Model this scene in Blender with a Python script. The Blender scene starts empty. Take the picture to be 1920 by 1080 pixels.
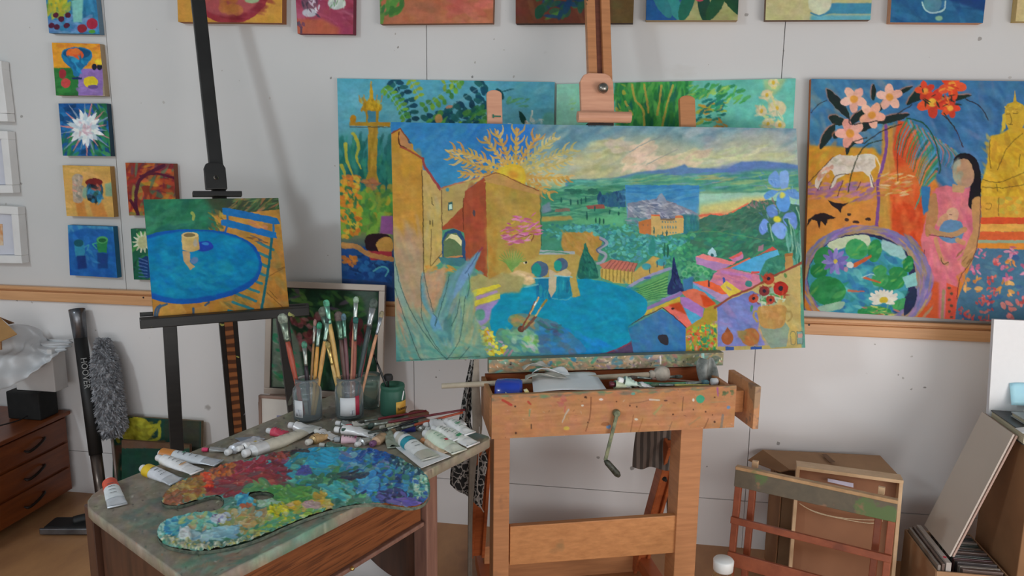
import bpy, bmesh, math, random
import numpy as np
from mathutils import Vector, Matrix

rnd = random.Random(7)
RNG = np.random.default_rng(11)
scene = bpy.context.scene
COL = scene.collection

# ---------------------------------------------------------------- camera
FPX = 1400.0
def _axes(p, y, r):
    cp, sp, cy, sy = math.cos(p), math.sin(p), math.cos(y), math.sin(y)
    fwd = np.array([sy*cp, cy*cp, -sp]); right = np.array([cy, -sy, 0.0]); up = np.cross(right, fwd)
    cr, sr = math.cos(r), math.sin(r)
    return cr*right+sr*up, cr*up-sr*right, fwd
CR, CU, CF = _axes(math.radians(9.97), math.radians(-8.435), math.radians(0.634))
CP = np.array([0.0, 0.0, 1.6])
cam_data = bpy.data.cameras.new('camera'); cam = bpy.data.objects.new('camera', cam_data); COL.objects.link(cam)
cam_data.sensor_width = 36.0; cam_data.lens = 36.0*FPX/1920.0; cam_data.clip_start = 0.05
cam.matrix_world = Matrix(((CR[0], CU[0], -CF[0], CP[0]), (CR[1], CU[1], -CF[1], CP[1]), (CR[2], CU[2], -CF[2], CP[2]), (0, 0, 0, 1)))
scene.camera = cam
def ray(x, y): return CF+(x-960)/FPX*CR-(y-540)/FPX*CU
def onX(x, y, X): d = ray(x, y); return CP+d*(X-CP[0])/d[0]
def onY(x, y, Y): d = ray(x, y); return CP+d*(Y-CP[1])/d[1]
def onZ(x, y, Z): d = ray(x, y); return CP+d*(Z-CP[2])/d[2]
def at(x, y, depth): return CP+ray(x, y)*depth
class Plane:
    def __init__(s, o, n): s.o = np.array(o, float); s.n = np.array(n, float)/np.linalg.norm(n)
    def at(s, x, y, off=0.0):
        d = ray(x, y); o = s.o+s.n*off
        return CP+d*(((o-CP)@s.n)/(d@s.n))
def project(P):
    q = np.asarray(P)-CP; z = q@CF
    return 960+FPX*(q@CR)/z, 540-FPX*(q@CU)/z
def rect3d(c4, depth):
    rs = [ray(*c) for c in c4]
    s = np.linalg.solve(np.array([rs[0], -rs[1], rs[2]]).T, rs[3])
    Q = [rs[0]*s[0], rs[1]*s[1], rs[2]*s[2], rs[3]]
    k = depth/((sum(Q)/4)@CF)
    return [CP+q*k for q in Q]
def unit(v): v = np.asarray(v, float); return v/np.linalg.norm(v)

# ---------------------------------------------------------------- colour
def lin(c):
    c = np.asarray(c, float)
    return np.where(c <= 0.04045, c/12.92, ((c+0.055)/1.055)**2.4)
def hx(h):
    h = h.lstrip('#'); return np.array([int(h[i:i+2], 16)/255 for i in (0, 2, 4)])
GAIN = 1.55
def alb(h, g=None):
    v = np.clip(lin(hx(h))*(GAIN if g is None else g), 0.002, 0.93)
    return (float(v[0]), float(v[1]), float(v[2]), 1.0)

# ---------------------------------------------------------------- materials
def newmat(name):
    m = bpy.data.materials.new(name); m.use_nodes = True
    nt = m.node_tree; b = nt.nodes['Principled BSDF']
    return m, nt, b
def _coords(nt, scale=(1, 1, 1), rot=(0, 0, 0)):
    tc = nt.nodes.new('ShaderNodeTexCoord'); mp = nt.nodes.new('ShaderNodeMapping')
    nt.links.new(tc.outputs['Object'], mp.inputs['Vector'])
    mp.inputs['Rotation'].default_value = rot
    if any(rot):
        m2 = nt.nodes.new('ShaderNodeMapping'); nt.links.new(mp.outputs[0], m2.inputs['Vector']); mp = m2
    mp.inputs['Scale'].default_value = scale
    return mp
def _noise(nt, vec, scale, detail=4, rough=0.55):
    n = nt.nodes.new('ShaderNodeTexNoise'); n.inputs['Scale'].default_value = scale
    n.inputs['Detail'].default_value = detail; n.inputs['Roughness'].default_value = rough
    nt.links.new(vec.outputs[0], n.inputs['Vector']); return n
def _ramp(nt, src, stops, interp='LINEAR'):
    r = nt.nodes.new('ShaderNodeValToRGB'); r.color_ramp.interpolation = interp
    e = r.color_ramp.elements
    while len(e) > 1: e.remove(e[-1])
    e[0].position = stops[0][0]; e[0].color = stops[0][1]
    for p, c in stops[1:]:
        k = e.new(p); k.color = c
    nt.links.new(src, r.inputs['Fac']); return r
def _mix(nt, fac, a, b, mode='MIX'):
    m = nt.nodes.new('ShaderNodeMix'); m.data_type = 'RGBA'; m.blend_type = mode
    if isinstance(fac, (int, float)): m.inputs[0].default_value = fac
    else: nt.links.new(fac, m.inputs[0])
    for v, i in ((a, 6), (b, 7)):
        if isinstance(v, tuple): m.inputs[i].default_value = v
        else: nt.links.new(v, m.inputs[i])
    return m.outputs[2]
def _bump(nt, b, src, strength=0.2, dist=0.002):
    u = nt.nodes.new('ShaderNodeBump'); u.inputs['Strength'].default_value = strength; u.inputs['Distance'].default_value = dist
    nt.links.new(src, u.inputs['Height']); nt.links.new(u.outputs[0], b.inputs['Normal'])
_mc = {}
def M(name, h, rough=0.6, metal=0.0, var=0.12, scale=9.0, bump=0.1, gain=None, stretch=(1, 1, 1), h2=None, coat=0.0, spec=0.5):
    if name in _mc: return _mc[name]
    m, nt, b = newmat(name); a = alb(h, gain)
    mp = _coords(nt, stretch); n = _noise(nt, mp, scale)
    if h2: c2 = alb(h2, gain)
    else: c2 = tuple(x*(1-2*var) for x in a[:3])+(1,)
    c1 = a if h2 else tuple(min(0.95, x*(1+var)) for x in a[:3])+(1,)
    r = _ramp(nt, n.outputs['Fac'], [(0.32, c2), (0.68, c1)])
    nt.links.new(r.outputs[0], b.inputs['Base Color'])
    b.inputs['Roughness'].default_value = rough; b.inputs['Metallic'].default_value = metal
    b.inputs['Coat Weight'].default_value = coat; b.inputs['Specular IOR Level'].default_value = spec
    if bump: _bump(nt, b, n.outputs['Fac'], bump)
    _mc[name] = m; return m
def wood(name, h1, h2, stretch=(1.5, 22, 22), rough=0.5, blot=None, blotamt=0.5, scale=4.0, gain=None, specks=None, rot=(0, 0, 0), streak=None):
    """long grained wood; the grain runs along the axis that has the small stretch"""
    if name in _mc: return _mc[name]
    m, nt, b = newmat(name)
    mp = _coords(nt, stretch, rot); n = _noise(nt, mp, scale, 6, 0.62)
    c = _ramp(nt, n.outputs['Fac'], [(0.3, alb(h1, gain)), (0.7, alb(h2, gain))]).outputs[0]
    mu = _coords(nt)
    if streak:
        mp2 = _coords(nt, tuple(s*3 for s in stretch), rot); ns = _noise(nt, mp2, scale*1.3, 3, 0.5)
        f = _ramp(nt, ns.outputs['Fac'], [(0.53, (0, 0, 0, 1)), (0.6, (1, 1, 1, 1))])
        c = _mix(nt, f.outputs[0], c, alb(streak, gain))
    if blot:
        for k, (hb, sc, lo) in enumerate(blot):
            nb = _noise(nt, mu, sc, 3, 0.5); nb.noise_dimensions = '4D'; nb.inputs['W'].default_value = 3.1*k+1
            f = _ramp(nt, nb.outputs['Fac'], [(lo, (0, 0, 0, 1)), (lo+0.05, (1, 1, 1, 1))])
            mm = nt.nodes.new('ShaderNodeMath'); mm.operation = 'MULTIPLY'; mm.inputs[1].default_value = blotamt
            nt.links.new(f.outputs[0], mm.inputs[0]); c = _mix(nt, mm.outputs[0], c, alb(hb, gain))
    if specks:
        for k, (hs, sc, rad, seed) in enumerate(specks):
            v = nt.nodes.new('ShaderNodeTexVoronoi'); v.voronoi_dimensions = '4D'; v.inputs['Scale'].default_value = sc; v.inputs['W'].default_value = seed
            nz = _noise(nt, mu, sc*2.2, 2, 0.5)
            va = nt.nodes.new('ShaderNodeVectorMath'); va.operation = 'SCALE'; va.inputs['Scale'].default_value = 0.9/sc
            nt.links.new(nz.outputs['Color'], va.inputs[0])
            vb = nt.nodes.new('ShaderNodeVectorMath'); vb.operation = 'ADD'
            nt.links.new(mu.outputs[0], vb.inputs[0]); nt.links.new(va.outputs[0], vb.inputs[1]); nt.links.new(vb.outputs[0], v.inputs['Vector'])
            f = _ramp(nt, v.outputs['Distance'], [(rad, (1, 1, 1, 1)), (rad+0.03, (0, 0, 0, 1))])
            c = _mix(nt, f.outputs[0], c, alb(hs, gain))
    if not isinstance(c, tuple): nt.links.new(c, b.inputs['Base Color'])
    b.inputs['Roughness'].default_value = rough
    _bump(nt, b, n.outputs['Fac'], 0.15, 0.001)
    _mc[name] = m; return m
def vcolmat(name, rough=0.65, weave=0.25, coat=0.0, wscale=700, var=0.10, spec=0.12):
    """painted surface: pigment from the mesh's colour attribute, broken up by brushwork noise"""
    if name in _mc: return _mc[name]
    m, nt, b = newmat(name)
    a = nt.nodes.new('ShaderNodeAttribute'); a.attribute_name = 'pigment'
    mp = _coords(nt, (1, 1, 1)); n = _noise(nt, mp, 60, 5, 0.6)
    r = _ramp(nt, n.outputs['Fac'], [(0.3, (1-var,)*3+(1,)), (0.7, (1+var*0.6,)*3+(1,))])
    c = _mix(nt, 1.0, a.outputs['Color'], r.outputs[0], 'MULTIPLY')
    nt.links.new(c, b.inputs['Base Color'])
    n2 = _noise(nt, mp, wscale, 2, 0.5); _bump(nt, b, n2.outputs['Fac'], weave, 0.001)
    b.inputs['Roughness'].default_value = rough; b.inputs['Coat Weight'].default_value = coat
    b.inputs['Specular IOR Level'].default_value = spec
    _mc[name] = m; return m
def glassmat(name, h, rough=0.03, ior=1.3, gain=1.0, tw=1.0):
    if name in _mc: return _mc[name]
    m, nt, b = newmat(name); b.inputs['Base Color'].default_value = alb(h, gain)
    n = _noise(nt, _coords(nt), 14, 3); r = _ramp(nt, n.outputs['Fac'], [(0.35, (rough,)*3+(1,)), (0.7, (rough*2+0.02,)*3+(1,))])
    nt.links.new(r.outputs[0], b.inputs['Roughness'])
    b.inputs['Transmission Weight'].default_value = tw; b.inputs['IOR'].default_value = ior
    _mc[name] = m; return m

# ---------------------------------------------------------------- mesh building
class MB:
    def __init__(s): s.v = []; s.f = []; s.mi = []
    def add(s, vs, fs, mi=0):
        o = len(s.v); s.v += [tuple(float(q) for q in v) for v in vs]
        for f in fs: s.f.append(tuple(i+o for i in f)); s.mi.append(mi)
        return s
    def box(s, c, size, ax=None, mi=0):
        ax = np.eye(3) if ax is None else np.array([unit(a) for a in ax]); c = np.array(c, float)
        h = np.array(size, float)/2
        vs = [c+ax[0]*h[0]*i+ax[1]*h[1]*j+ax[2]*h[2]*k for i in (-1, 1) for j in (-1, 1) for k in (-1, 1)]
        return s.add(vs, [(0, 1, 3, 2), (4, 6, 7, 5), (0, 4, 5, 1), (2, 3, 7, 6), (0, 2, 6, 4), (1, 5, 7, 3)], mi)
    def bar(s, p0, p1, w, t, side=None, mi=0):
        """beam from p0 to p1, width w along 'side', thickness t across"""
        p0 = np.array(p0, float); p1 = np.array(p1, float); d = unit(p1-p0)
        side = np.array([1., 0, 0]) if side is None else np.array(side, float)
        side = unit(side-d*(side@d)); n = np.cross(d, side)
        return s.box((p0+p1)/2, (np.linalg.norm(p1-p0), w, t), (d, side, n), mi)
    def prism(s, pts, vec, mi=0):
        pts = [np.array(p, float) for p in pts]; vec = np.array(vec, float); n = len(pts)
        vs = pts+[p+vec for p in pts]
        return s.add(vs, [tuple(range(n))[::-1], tuple(range(n, 2*n))]+[(i, (i+1) % n, n+(i+1) % n, n+i) for i in range(n)], mi)
    def tube(s, pts, r, seg=10, caps=True, mi=0, flat=1.0, up=None):
        P = [np.array(p, float) for p in pts]; n = len(P)
        R = [r]*n if isinstance(r, (int, float)) else list(r)
        prev = None; vs = []
        for i in range(n):
            d = unit(P[min(i+1, n-1)]-P[max(i-1, 0)])
            if prev is None:
                a = np.array(up, float) if up is not None else (np.array([0, 0, 1.]) if abs(d[2]) < 0.9 else np.array([1., 0, 0]))
            else: a = prev
            a = unit(a-d*(a@d)); prev = a; b = np.cross(d, a)
            fl = flat[i] if isinstance(flat, (list, tuple)) else flat
            for k in range(seg):
                t = 2*math.pi*k/seg; vs.append(P[i]+a*math.cos(t)*R[i]*fl+b*math.sin(t)*R[i])
        fs = [(i*seg+k, i*seg+(k+1) % seg, (i+1)*seg+(k+1) % seg, (i+1)*seg+k) for i in range(n-1) for k in range(seg)]
        if caps: fs += [tuple(range(seg))[::-1], tuple((n-1)*seg+k for k in range(seg))]
        return s.add(vs, fs, mi)
    def lathe(s, prof, o=(0, 0, 0), ax=(0, 0, 1), seg=28, mi=0):
        o = np.array(o, float); ax = unit(ax); u = unit(np.cross(ax, [0.3, 0.9, 0.1])); w = np.cross(ax, u)
        vs = [o+ax*z+(u*math.cos(2*math.pi*k/seg)+w*math.sin(2*math.pi*k/seg))*max(r, 1e-5) for r, z in prof for k in range(seg)]
        fs = [(i*seg+k, i*seg+(k+1) % seg, (i+1)*seg+(k+1) % seg, (i+1)*seg+k) for i in range(len(prof)-1) for k in range(seg)]
        return s.add(vs, fs, mi)
    def grid(s, fn, nu, nv, mi=0):
        vs = [fn(i/nu, j/nv) for j in range(nv+1) for i in range(nu+1)]
        return s.add(vs, [(j*(nu+1)+i, j*(nu+1)+i+1, (j+1)*(nu+1)+i+1, (j+1)*(nu+1)+i) for j in range(nv) for i in range(nu)], mi)
    def build(s, name, mats, parent=None, smooth=False, bevel=0.0, solid=0.0, subdiv=0, fix=True):
        me = bpy.data.meshes.new(name); o = bpy.data.objects.new(name, me)
        root = np.array(s._root if hasattr(s, '_root') else (0, 0, 0))
        if parent is not None:
            loc = np.array(parent.get('_loc', (0, 0, 0)), float)
        else:
            a = np.array(s.v); loc = np.array([(a[:, 0].min()+a[:, 0].max())/2, (a[:, 1].min()+a[:, 1].max())/2, a[:, 2].min()])
        me.from_pydata([tuple(np.array(v)-loc) for v in s.v], [], s.f)
        mats = mats if isinstance(mats, (list, tuple)) else [mats]
        for m in mats: me.materials.append(m)
        me.polygons.foreach_set('material_index', s.mi)
        if fix:
            bm = bmesh.new(); bm.from_mesh(me); bmesh.ops.recalc_face_normals(bm, faces=bm.faces); bm.to_mesh(me); bm.free()
        if smooth: me.polygons.foreach_set('use_smooth', [True]*len(me.polygons))
        COL.objects.link(o)
        if parent is not None: o.parent = parent; o['_loc'] = [float(q) for q in loc]
        else: o.location = loc; o['_loc'] = [float(q) for q in loc]
        if parent is not None and parent.type == 'MESH': pass
        if solid: md = o.modifiers.new('solid', 'SOLIDIFY'); md.thickness = solid; md.offset = 0
        if bevel:
            md = o.modifiers.new('bevel', 'BEVEL'); md.width = bevel; md.segments = 2; md.limit_method = 'ANGLE'; md.angle_limit = 0.6
        if subdiv: md = o.modifiers.new('sub', 'SUBSURF'); md.levels = subdiv; md.render_levels = subdiv
        return o
def thing(name, label, cat, loc, group=None):
    o = bpy.data.objects.new(name, None); COL.objects.link(o); o.empty_display_size = 0.05
    o.location = [float(q) for q in loc]; o['_loc'] = [float(q) for q in loc]
    return tag(o, label, cat, group)
def tag(o, label, cat, group=None, kind=None):
    o['label'] = label; o['category'] = cat
    if group: o['group'] = group
    if kind: o['kind'] = kind
    return o
def struct(o): o['kind'] = 'structure'; return o
def crom(P, n=6, closed=False):
    P = [np.array(p, float) for p in P]; N = len(P); out = []
    for i in range(N if closed else N-1):
        if closed: a, b, c, d = P[(i-1) % N], P[i], P[(i+1) % N], P[(i+2) % N]
        else: a, b, c, d = P[max(i-1, 0)], P[i], P[i+1], P[min(i+2, N-1)]
        for k in range(n):
            t = k/n; out.append(0.5*((2*b)+(c-a)*t+(2*a-5*b+4*c-d)*t*t+(3*b-a-3*c+d)*t**3))
    if not closed: out.append(P[-1])
    return out

# ---------------------------------------------------------------- raster for pigment patterns
def vnoise(h, w, cell, rng, ax=1.0):
    gh, gw = int(h/cell)+3, int(w/(cell*ax))+3
    g = rng.random((gh, gw)); y = np.arange(h)/cell; x = np.arange(w)/(cell*ax)
    y0 = y.astype(int); x0 = x.astype(int); fy = (y-y0); fx = (x-x0); fy = fy*fy*(3-2*fy); fx = fx*fx*(3-2*fx)
    fy = fy[:, None]; fx = fx[None]
    return (g[y0][:, x0]*(1-fy)*(1-fx)+g[y0][:, x0+1]*(1-fy)*fx+g[y0+1][:, x0]*fy*(1-fx)+g[y0+1][:, x0+1]*fy*fx)*2-1
def blur(a, r):
    r = int(r)
    if r < 1: return a
    for ax in (0, 1):
        for _ in range(2):
            p = np.pad(a, [(r+1, r) if i == ax else (0, 0) for i in range(a.ndim)], mode='edge')
            c = np.cumsum(p, axis=ax)
            a = (np.take(c, range(2*r+1, c.shape[ax]), axis=ax)-np.take(c, range(0, c.shape[ax]-2*r-1), axis=ax))/(2*r+1)
    return a
class Art:
    def __init__(s, x0, y0, x1, y1, bg, k=2.0, seed=1):
        s.x0, s.y0, s.k = x0, y0, k; s.W = int((x1-x0)*k); s.H = int((y1-y0)*k)
        s.a = np.ones((s.H, s.W, 3))*hx(bg); s.h = np.zeros((s.H, s.W)); s.g = np.random.default_rng(seed)
    def px(s, p): return np.array([((q[0]-s.x0)*s.k, (q[1]-s.y0)*s.k) for q in p], float)
    def _mask(s, P, pad=0):
        X0 = max(int(P[:, 0].min())-pad, 0); X1 = min(int(P[:, 0].max())+2+pad, s.W)
        Y0 = max(int(P[:, 1].min())-pad, 0); Y1 = min(int(P[:, 1].max())+2+pad, s.H)
        if X1 <= X0 or Y1 <= Y0: return None
        m = np.zeros((Y1-Y0, X1-X0)); xs = np.arange(X0, X1)+0.5
        for sub in (0.25, 0.75):
            ys = np.arange(Y0, Y1)+sub
            for i in range(len(P)):
                ax, ay = P[i]; bx, by = P[(i+1) % len(P)]
                if ay == by: continue
                sel = np.nonzero((ys >= min(ay, by)) & (ys < max(ay, by)))[0]
                if len(sel) == 0: continue
                xc = ax+(ys[sel]-ay)*(bx-ax)/(by-ay)
                cov = np.clip(xs[None]-xc[:, None]+0.5, 0, 1)
                m[sel] += cov*(0.5 if by > ay else -0.5)
        return np.abs(m).clip(0, 1), X0, X1, Y0, Y1
    def _put(s, m, b, col, hgt=0.0):
        X0, X1, Y0, Y1 = b; m3 = m[..., None]
        s.a[Y0:Y1, X0:X1] = s.a[Y0:Y1, X0:X1]*(1-m3)+col*m3
        if hgt: s.h[Y0:Y1, X0:X1] = s.h[Y0:Y1, X0:X1]*(1-m*0.6)+hgt*m
    def poly(s, pts, col, sm=0, soft=0.0, a=1.0, c2=None, ang=90, hgt=0.0):
        P = np.array(crom(pts, 6, True)) if sm else pts
        P = s.px(P); r = int(soft*s.k); q = s._mask(P, r*2+1 if r else 0)
        if q is None: return s
        m, *b = q
        if r: m = blur(m, r)
        c = hx(col)
        if c2 is not None:
            yy, xx = np.mgrid[b[2]:b[3], b[0]:b[1]]; t = math.radians(ang)
            v = xx*math.cos(t)+yy*math.sin(t); pv = P[:, 0]*math.cos(t)+P[:, 1]*math.sin(t)
            v = ((v-pv.min())/(pv.max()-pv.min()+1e-9)).clip(0, 1)[..., None]
            c = hx(col)*(1-v)+hx(c2)*v
        s._put(m*a, b, c, hgt); return s
    def ell(s, cx, cy, rx, ry, col, rot=0, **kw):
        t = math.radians(rot); n = 20
        return s.poly([(cx+rx*math.cos(u)*math.cos(t)-ry*math.sin(u)*math.sin(t), cy+rx*math.cos(u)*math.sin(t)+ry*math.sin(u)*math.cos(t)) for u in [2*math.pi*i/n for i in range(n)]], col, **kw)
    def st(s, pts, w, col, a=1.0, sm=1, w2=None, soft=0.0):
        P = crom(pts, 5) if (sm and len(pts) > 2) else [np.array(p, float) for p in pts]
        P = s.px(P); n = len(P); w2 = w if w2 is None else w2
        pad = max(w, w2)*s.k/2+2+soft*s.k*2
        X0 = max(int(P[:, 0].min()-pad), 0); X1 = min(int(P[:, 0].max()+pad)+1, s.W); Y0 = max(int(P[:, 1].min()-pad), 0); Y1 = min(int(P[:, 1].max()+pad)+1, s.H)
        if X1 <= X0 or Y1 <= Y0: return s
        yy, xx = np.mgrid[Y0:Y1, X0:X1]; m = np.zeros(xx.shape)
        for i in range(n-1):
            ax, ay = P[i]; dx, dy = P[i+1]-P[i]; L = dx*dx+dy*dy+1e-9
            t = (((xx-ax)*dx+(yy-ay)*dy)/L).clip(0, 1); d = np.hypot(xx-ax-t*dx, yy-ay-t*dy)
            ww = (w+(w2-w)*((i+t)/(n-1)))*s.k/2
            m = np.maximum(m, ((ww-d)/(1+soft*s.k)+0.5).clip(0, 1))
        s._put(m*a, (X0, X1, Y0, Y1), hx(col)); return s
    def dabs(s, reg, n, cols, l, w, ang=0, jit=20, a=0.85, soft=0.0, lj=0.4, hgt=0.0, sm=0):
        R = np.array(crom(reg, 5, True)) if sm else reg
        P = s.px(R); q = s._mask(P)
        if q is None: return s
        m, X0, X1, Y0, Y1 = q; ys, xs = np.nonzero(m > 0.5)
        if len(xs) == 0: return s
        for _ in range(n):
            i = s.g.integers(len(xs)); x = (xs[i]+X0)/s.k+s.x0; y = (ys[i]+Y0)/s.k+s.y0
            A = ang(x, y) if callable(ang) else ang
            s.dab(x, y, l*(1+lj*(s.g.random()*2-1)), w*(1+lj*(s.g.random()*2-1)), A+jit*(s.g.random()*2-1), cols[s.g.integers(len(cols))], a, soft, hgt*(0.5+s.g.random()) if hgt else 0)
        return s
    def dab(s, x, y, l, w, ang, col, a=0.9, soft=0.0, hgt=0.0):
        cx, cy = (x-s.x0)*s.k, (y-s.y0)*s.k; L, Wd = l*s.k/2, w*s.k/2; r = max(L, Wd)+2
        X0, X1, Y0, Y1 = max(int(cx-r), 0), min(int(cx+r)+1, s.W), max(int(cy-r), 0), min(int(cy+r)+1, s.H)
        if X1 <= X0 or Y1 <= Y0: return s
        yy, xx = np.mgrid[Y0:Y1, X0:X1]; t = math.radians(ang); u = (xx-cx)*math.cos(t)+(yy-cy)*math.sin(t); v = -(xx-cx)*math.sin(t)+(yy-cy)*math.cos(t)
        d = np.sqrt((u/L)**2+(v/Wd)**2); e = min(L, Wd)
        m = ((1-d)*e/(1+soft*s.k)+0.5).clip(0, 1)
        c = hx(col)*(1+0.07*(s.g.random()*2-1))
        s._put(m*a, (X0, X1, Y0, Y1), c, 0)
        if hgt:
            hh = hgt*(0.6+0.7*np.clip(d, 0, 1)**3); sl = (slice(Y0, Y1), slice(X0, X1)); s.h[sl] = s.h[sl]*(1-m*0.75)+hh*m
        return s
    def vgrad(s, stops):
        ys = s.y0+np.arange(s.H)/s.k; cs = np.array([hx(c) for _, c in stops]); yv = [y for y, _ in stops]
        s.a[:] = np.stack([np.interp(ys, yv, cs[:, i]) for i in range(3)], 1)[:, None]; return s
    def finish(s, amp=0.06, warp=0.8, cell=5):
        H, W = s.H, s.W; k = s.k
        wx = vnoise(H, W, 6*k, s.g)*warp*k; wy = vnoise(H, W, 6*k, s.g)*warp*k
        yy, xx = np.mgrid[0:H, 0:W]; xi = (xx+wx).round().astype(int).clip(0, W-1); yi = (yy+wy).round().astype(int).clip(0, H-1)
        s.a = s.a[yi, xi]; s.h = s.h[yi, xi]
        n = 0.5*vnoise(H, W, cell*k, s.g, 2.0)+0.3*vnoise(H, W, 2.0*k, s.g, 1.5)+0.5*vnoise(H, W, 22*k, s.g)
        s.a = s.a*(1+amp*n[..., None])
        for c in range(3): s.a[..., c] += 0.014*vnoise(H, W, 12*k, s.g)
        s.a = s.a.clip(0.01, 1); return s
    def look(s, x, y, gain):
        fx = ((x-s.x0)*s.k-0.5).clip(0, s.W-1.001); fy = ((y-s.y0)*s.k-0.5).clip(0, s.H-1.001)
        x0 = fx.astype(int); y0 = fy.astype(int); fx = (fx-x0)[..., None]; fy = (fy-y0)[..., None]
        x1 = np.minimum(x0+1, s.W-1); y1 = np.minimum(y0+1, s.H-1)
        c = (s.a[y0, x0]*(1-fx)+s.a[y0, x1]*fx)*(1-fy)+(s.a[y1, x0]*(1-fx)+s.a[y1, x1]*fx)*fy
        return (lin(c)*gain).clip(0.003, 0.92)
    def hlook(s, x, y):
        xi = ((x-s.x0)*s.k).round().astype(int).clip(0, s.W-1); yi = ((y-s.y0)*s.k).round().astype(int).clip(0, s.H-1)
        return s.h[yi, xi]
def sample(art, P, gain, hom=None):
    x, y = project(P); return art.look(x, y, gain)
def pigment(me, cols):
    ca = me.color_attributes.new('pigment', 'FLOAT_COLOR', 'POINT')
    d = np.ones((len(me.vertices), 4), np.float32); d[:, :3] = cols; ca.data.foreach_set('color', d.ravel())
def fastmesh(name, V, F, loc):
    me = bpy.data.meshes.new(name); V = np.asarray(V, np.float32)-np.asarray(loc, np.float32); F = np.asarray(F, np.int32)
    me.vertices.add(len(V)); me.vertices.foreach_set('co', V.ravel())
    me.loops.add(F.size); me.loops.foreach_set('vertex_index', F.ravel())
    me.polygons.add(len(F)); me.polygons.foreach_set('loop_start', np.arange(0, F.size, 4, dtype=np.int32)); me.polygons.foreach_set('loop_total', np.full(len(F), 4, np.int32))
    me.update(calc_edges=True); me.validate(); return me
def canvas(name, label, c4, thick, art, side='#8a7a60', gain=None, res=1.3, parent=None, group=None, back='#b9a888', bleed=False, mat=None, cat='painting'):
    """stretched canvas: painted front sheet, edges folded round the stretcher and a raw back, one mesh"""
    gain = 1.40 if gain is None else gain
    A, B, C_, D = [np.array(c, float) for c in c4]
    n = unit(np.cross(D-A, B-A)); 
    if n@(CP-A) < 0: n = -n
    wpx = max(abs(project(B)[0]-project(A)[0]), 8); hpx = max(abs(project(D)[1]-project(A)[1]), 8)
    nu, nv = max(int(wpx/res), 4), max(int(hpx/res), 4)
    u = np.linspace(0, 1, nu+1)[None, :, None]; v = np.linspace(0, 1, nv+1)[:, None, None]
    P = (A*(1-u)+B*u)*(1-v)+(D*(1-u)+C_*u)*v
    cols = sample(art, P, gain).reshape(-1, 3); V = [P.reshape(-1, 3)]
    idx = np.arange((nu+1)*(nv+1)).reshape(nv+1, nu+1)
    F = [np.stack([idx[:-1, :-1], idx[1:, :-1], idx[1:, 1:], idx[:-1, 1:]], -1).reshape(-1, 4)]
    base = len(V[0]); sc = (lin(hx(side))*gain).clip(0, .9); C = [cols]
    rim = [(idx[0, :], 0), (idx[:, -1], 0), (idx[-1, ::-1], 0), (idx[::-1, 0], 0)]
    for ring, _ in rim:
        f = P.reshape(-1, 3)[ring]; m = len(ring)
        V.append(f); V.append(f-n*thick)
        cc = cols[ring]*0.85 if bleed else np.tile(sc, (m, 1))
        C += [cc, cc]; a = np.arange(m-1)+base
        F.append(np.stack([a, a+m, a+m+1, a+1], -1)[:, ::-1]); base += 2*m
    V.append(np.array([A, B, C_, D])-n*thick); C.append(np.tile((lin(hx(back))*gain).clip(0, .9), (4, 1)))
    F.append(np.array([[base, base+1, base+2, base+3]])); V = np.concatenate(V)
    loc = (0, 0, 0)
    loc = np.array([V[:, 0].mean(), V[:, 1].mean(), V[:, 2].min()]) if parent is None else np.array(parent['_loc'])
    me = fastmesh(name, V, np.concatenate(F), loc); pigment(me, np.concatenate(C))
    me.materials.append(mat or vcolmat('oil_paint_on_canvas'))
    o = bpy.data.objects.new(name, me); COL.objects.link(o)
    if parent is None:
        o.location = loc; o['_loc'] = [float(q) for q in loc]; tag(o, label, cat, group)
    else: o.parent = parent
    return o
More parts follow.
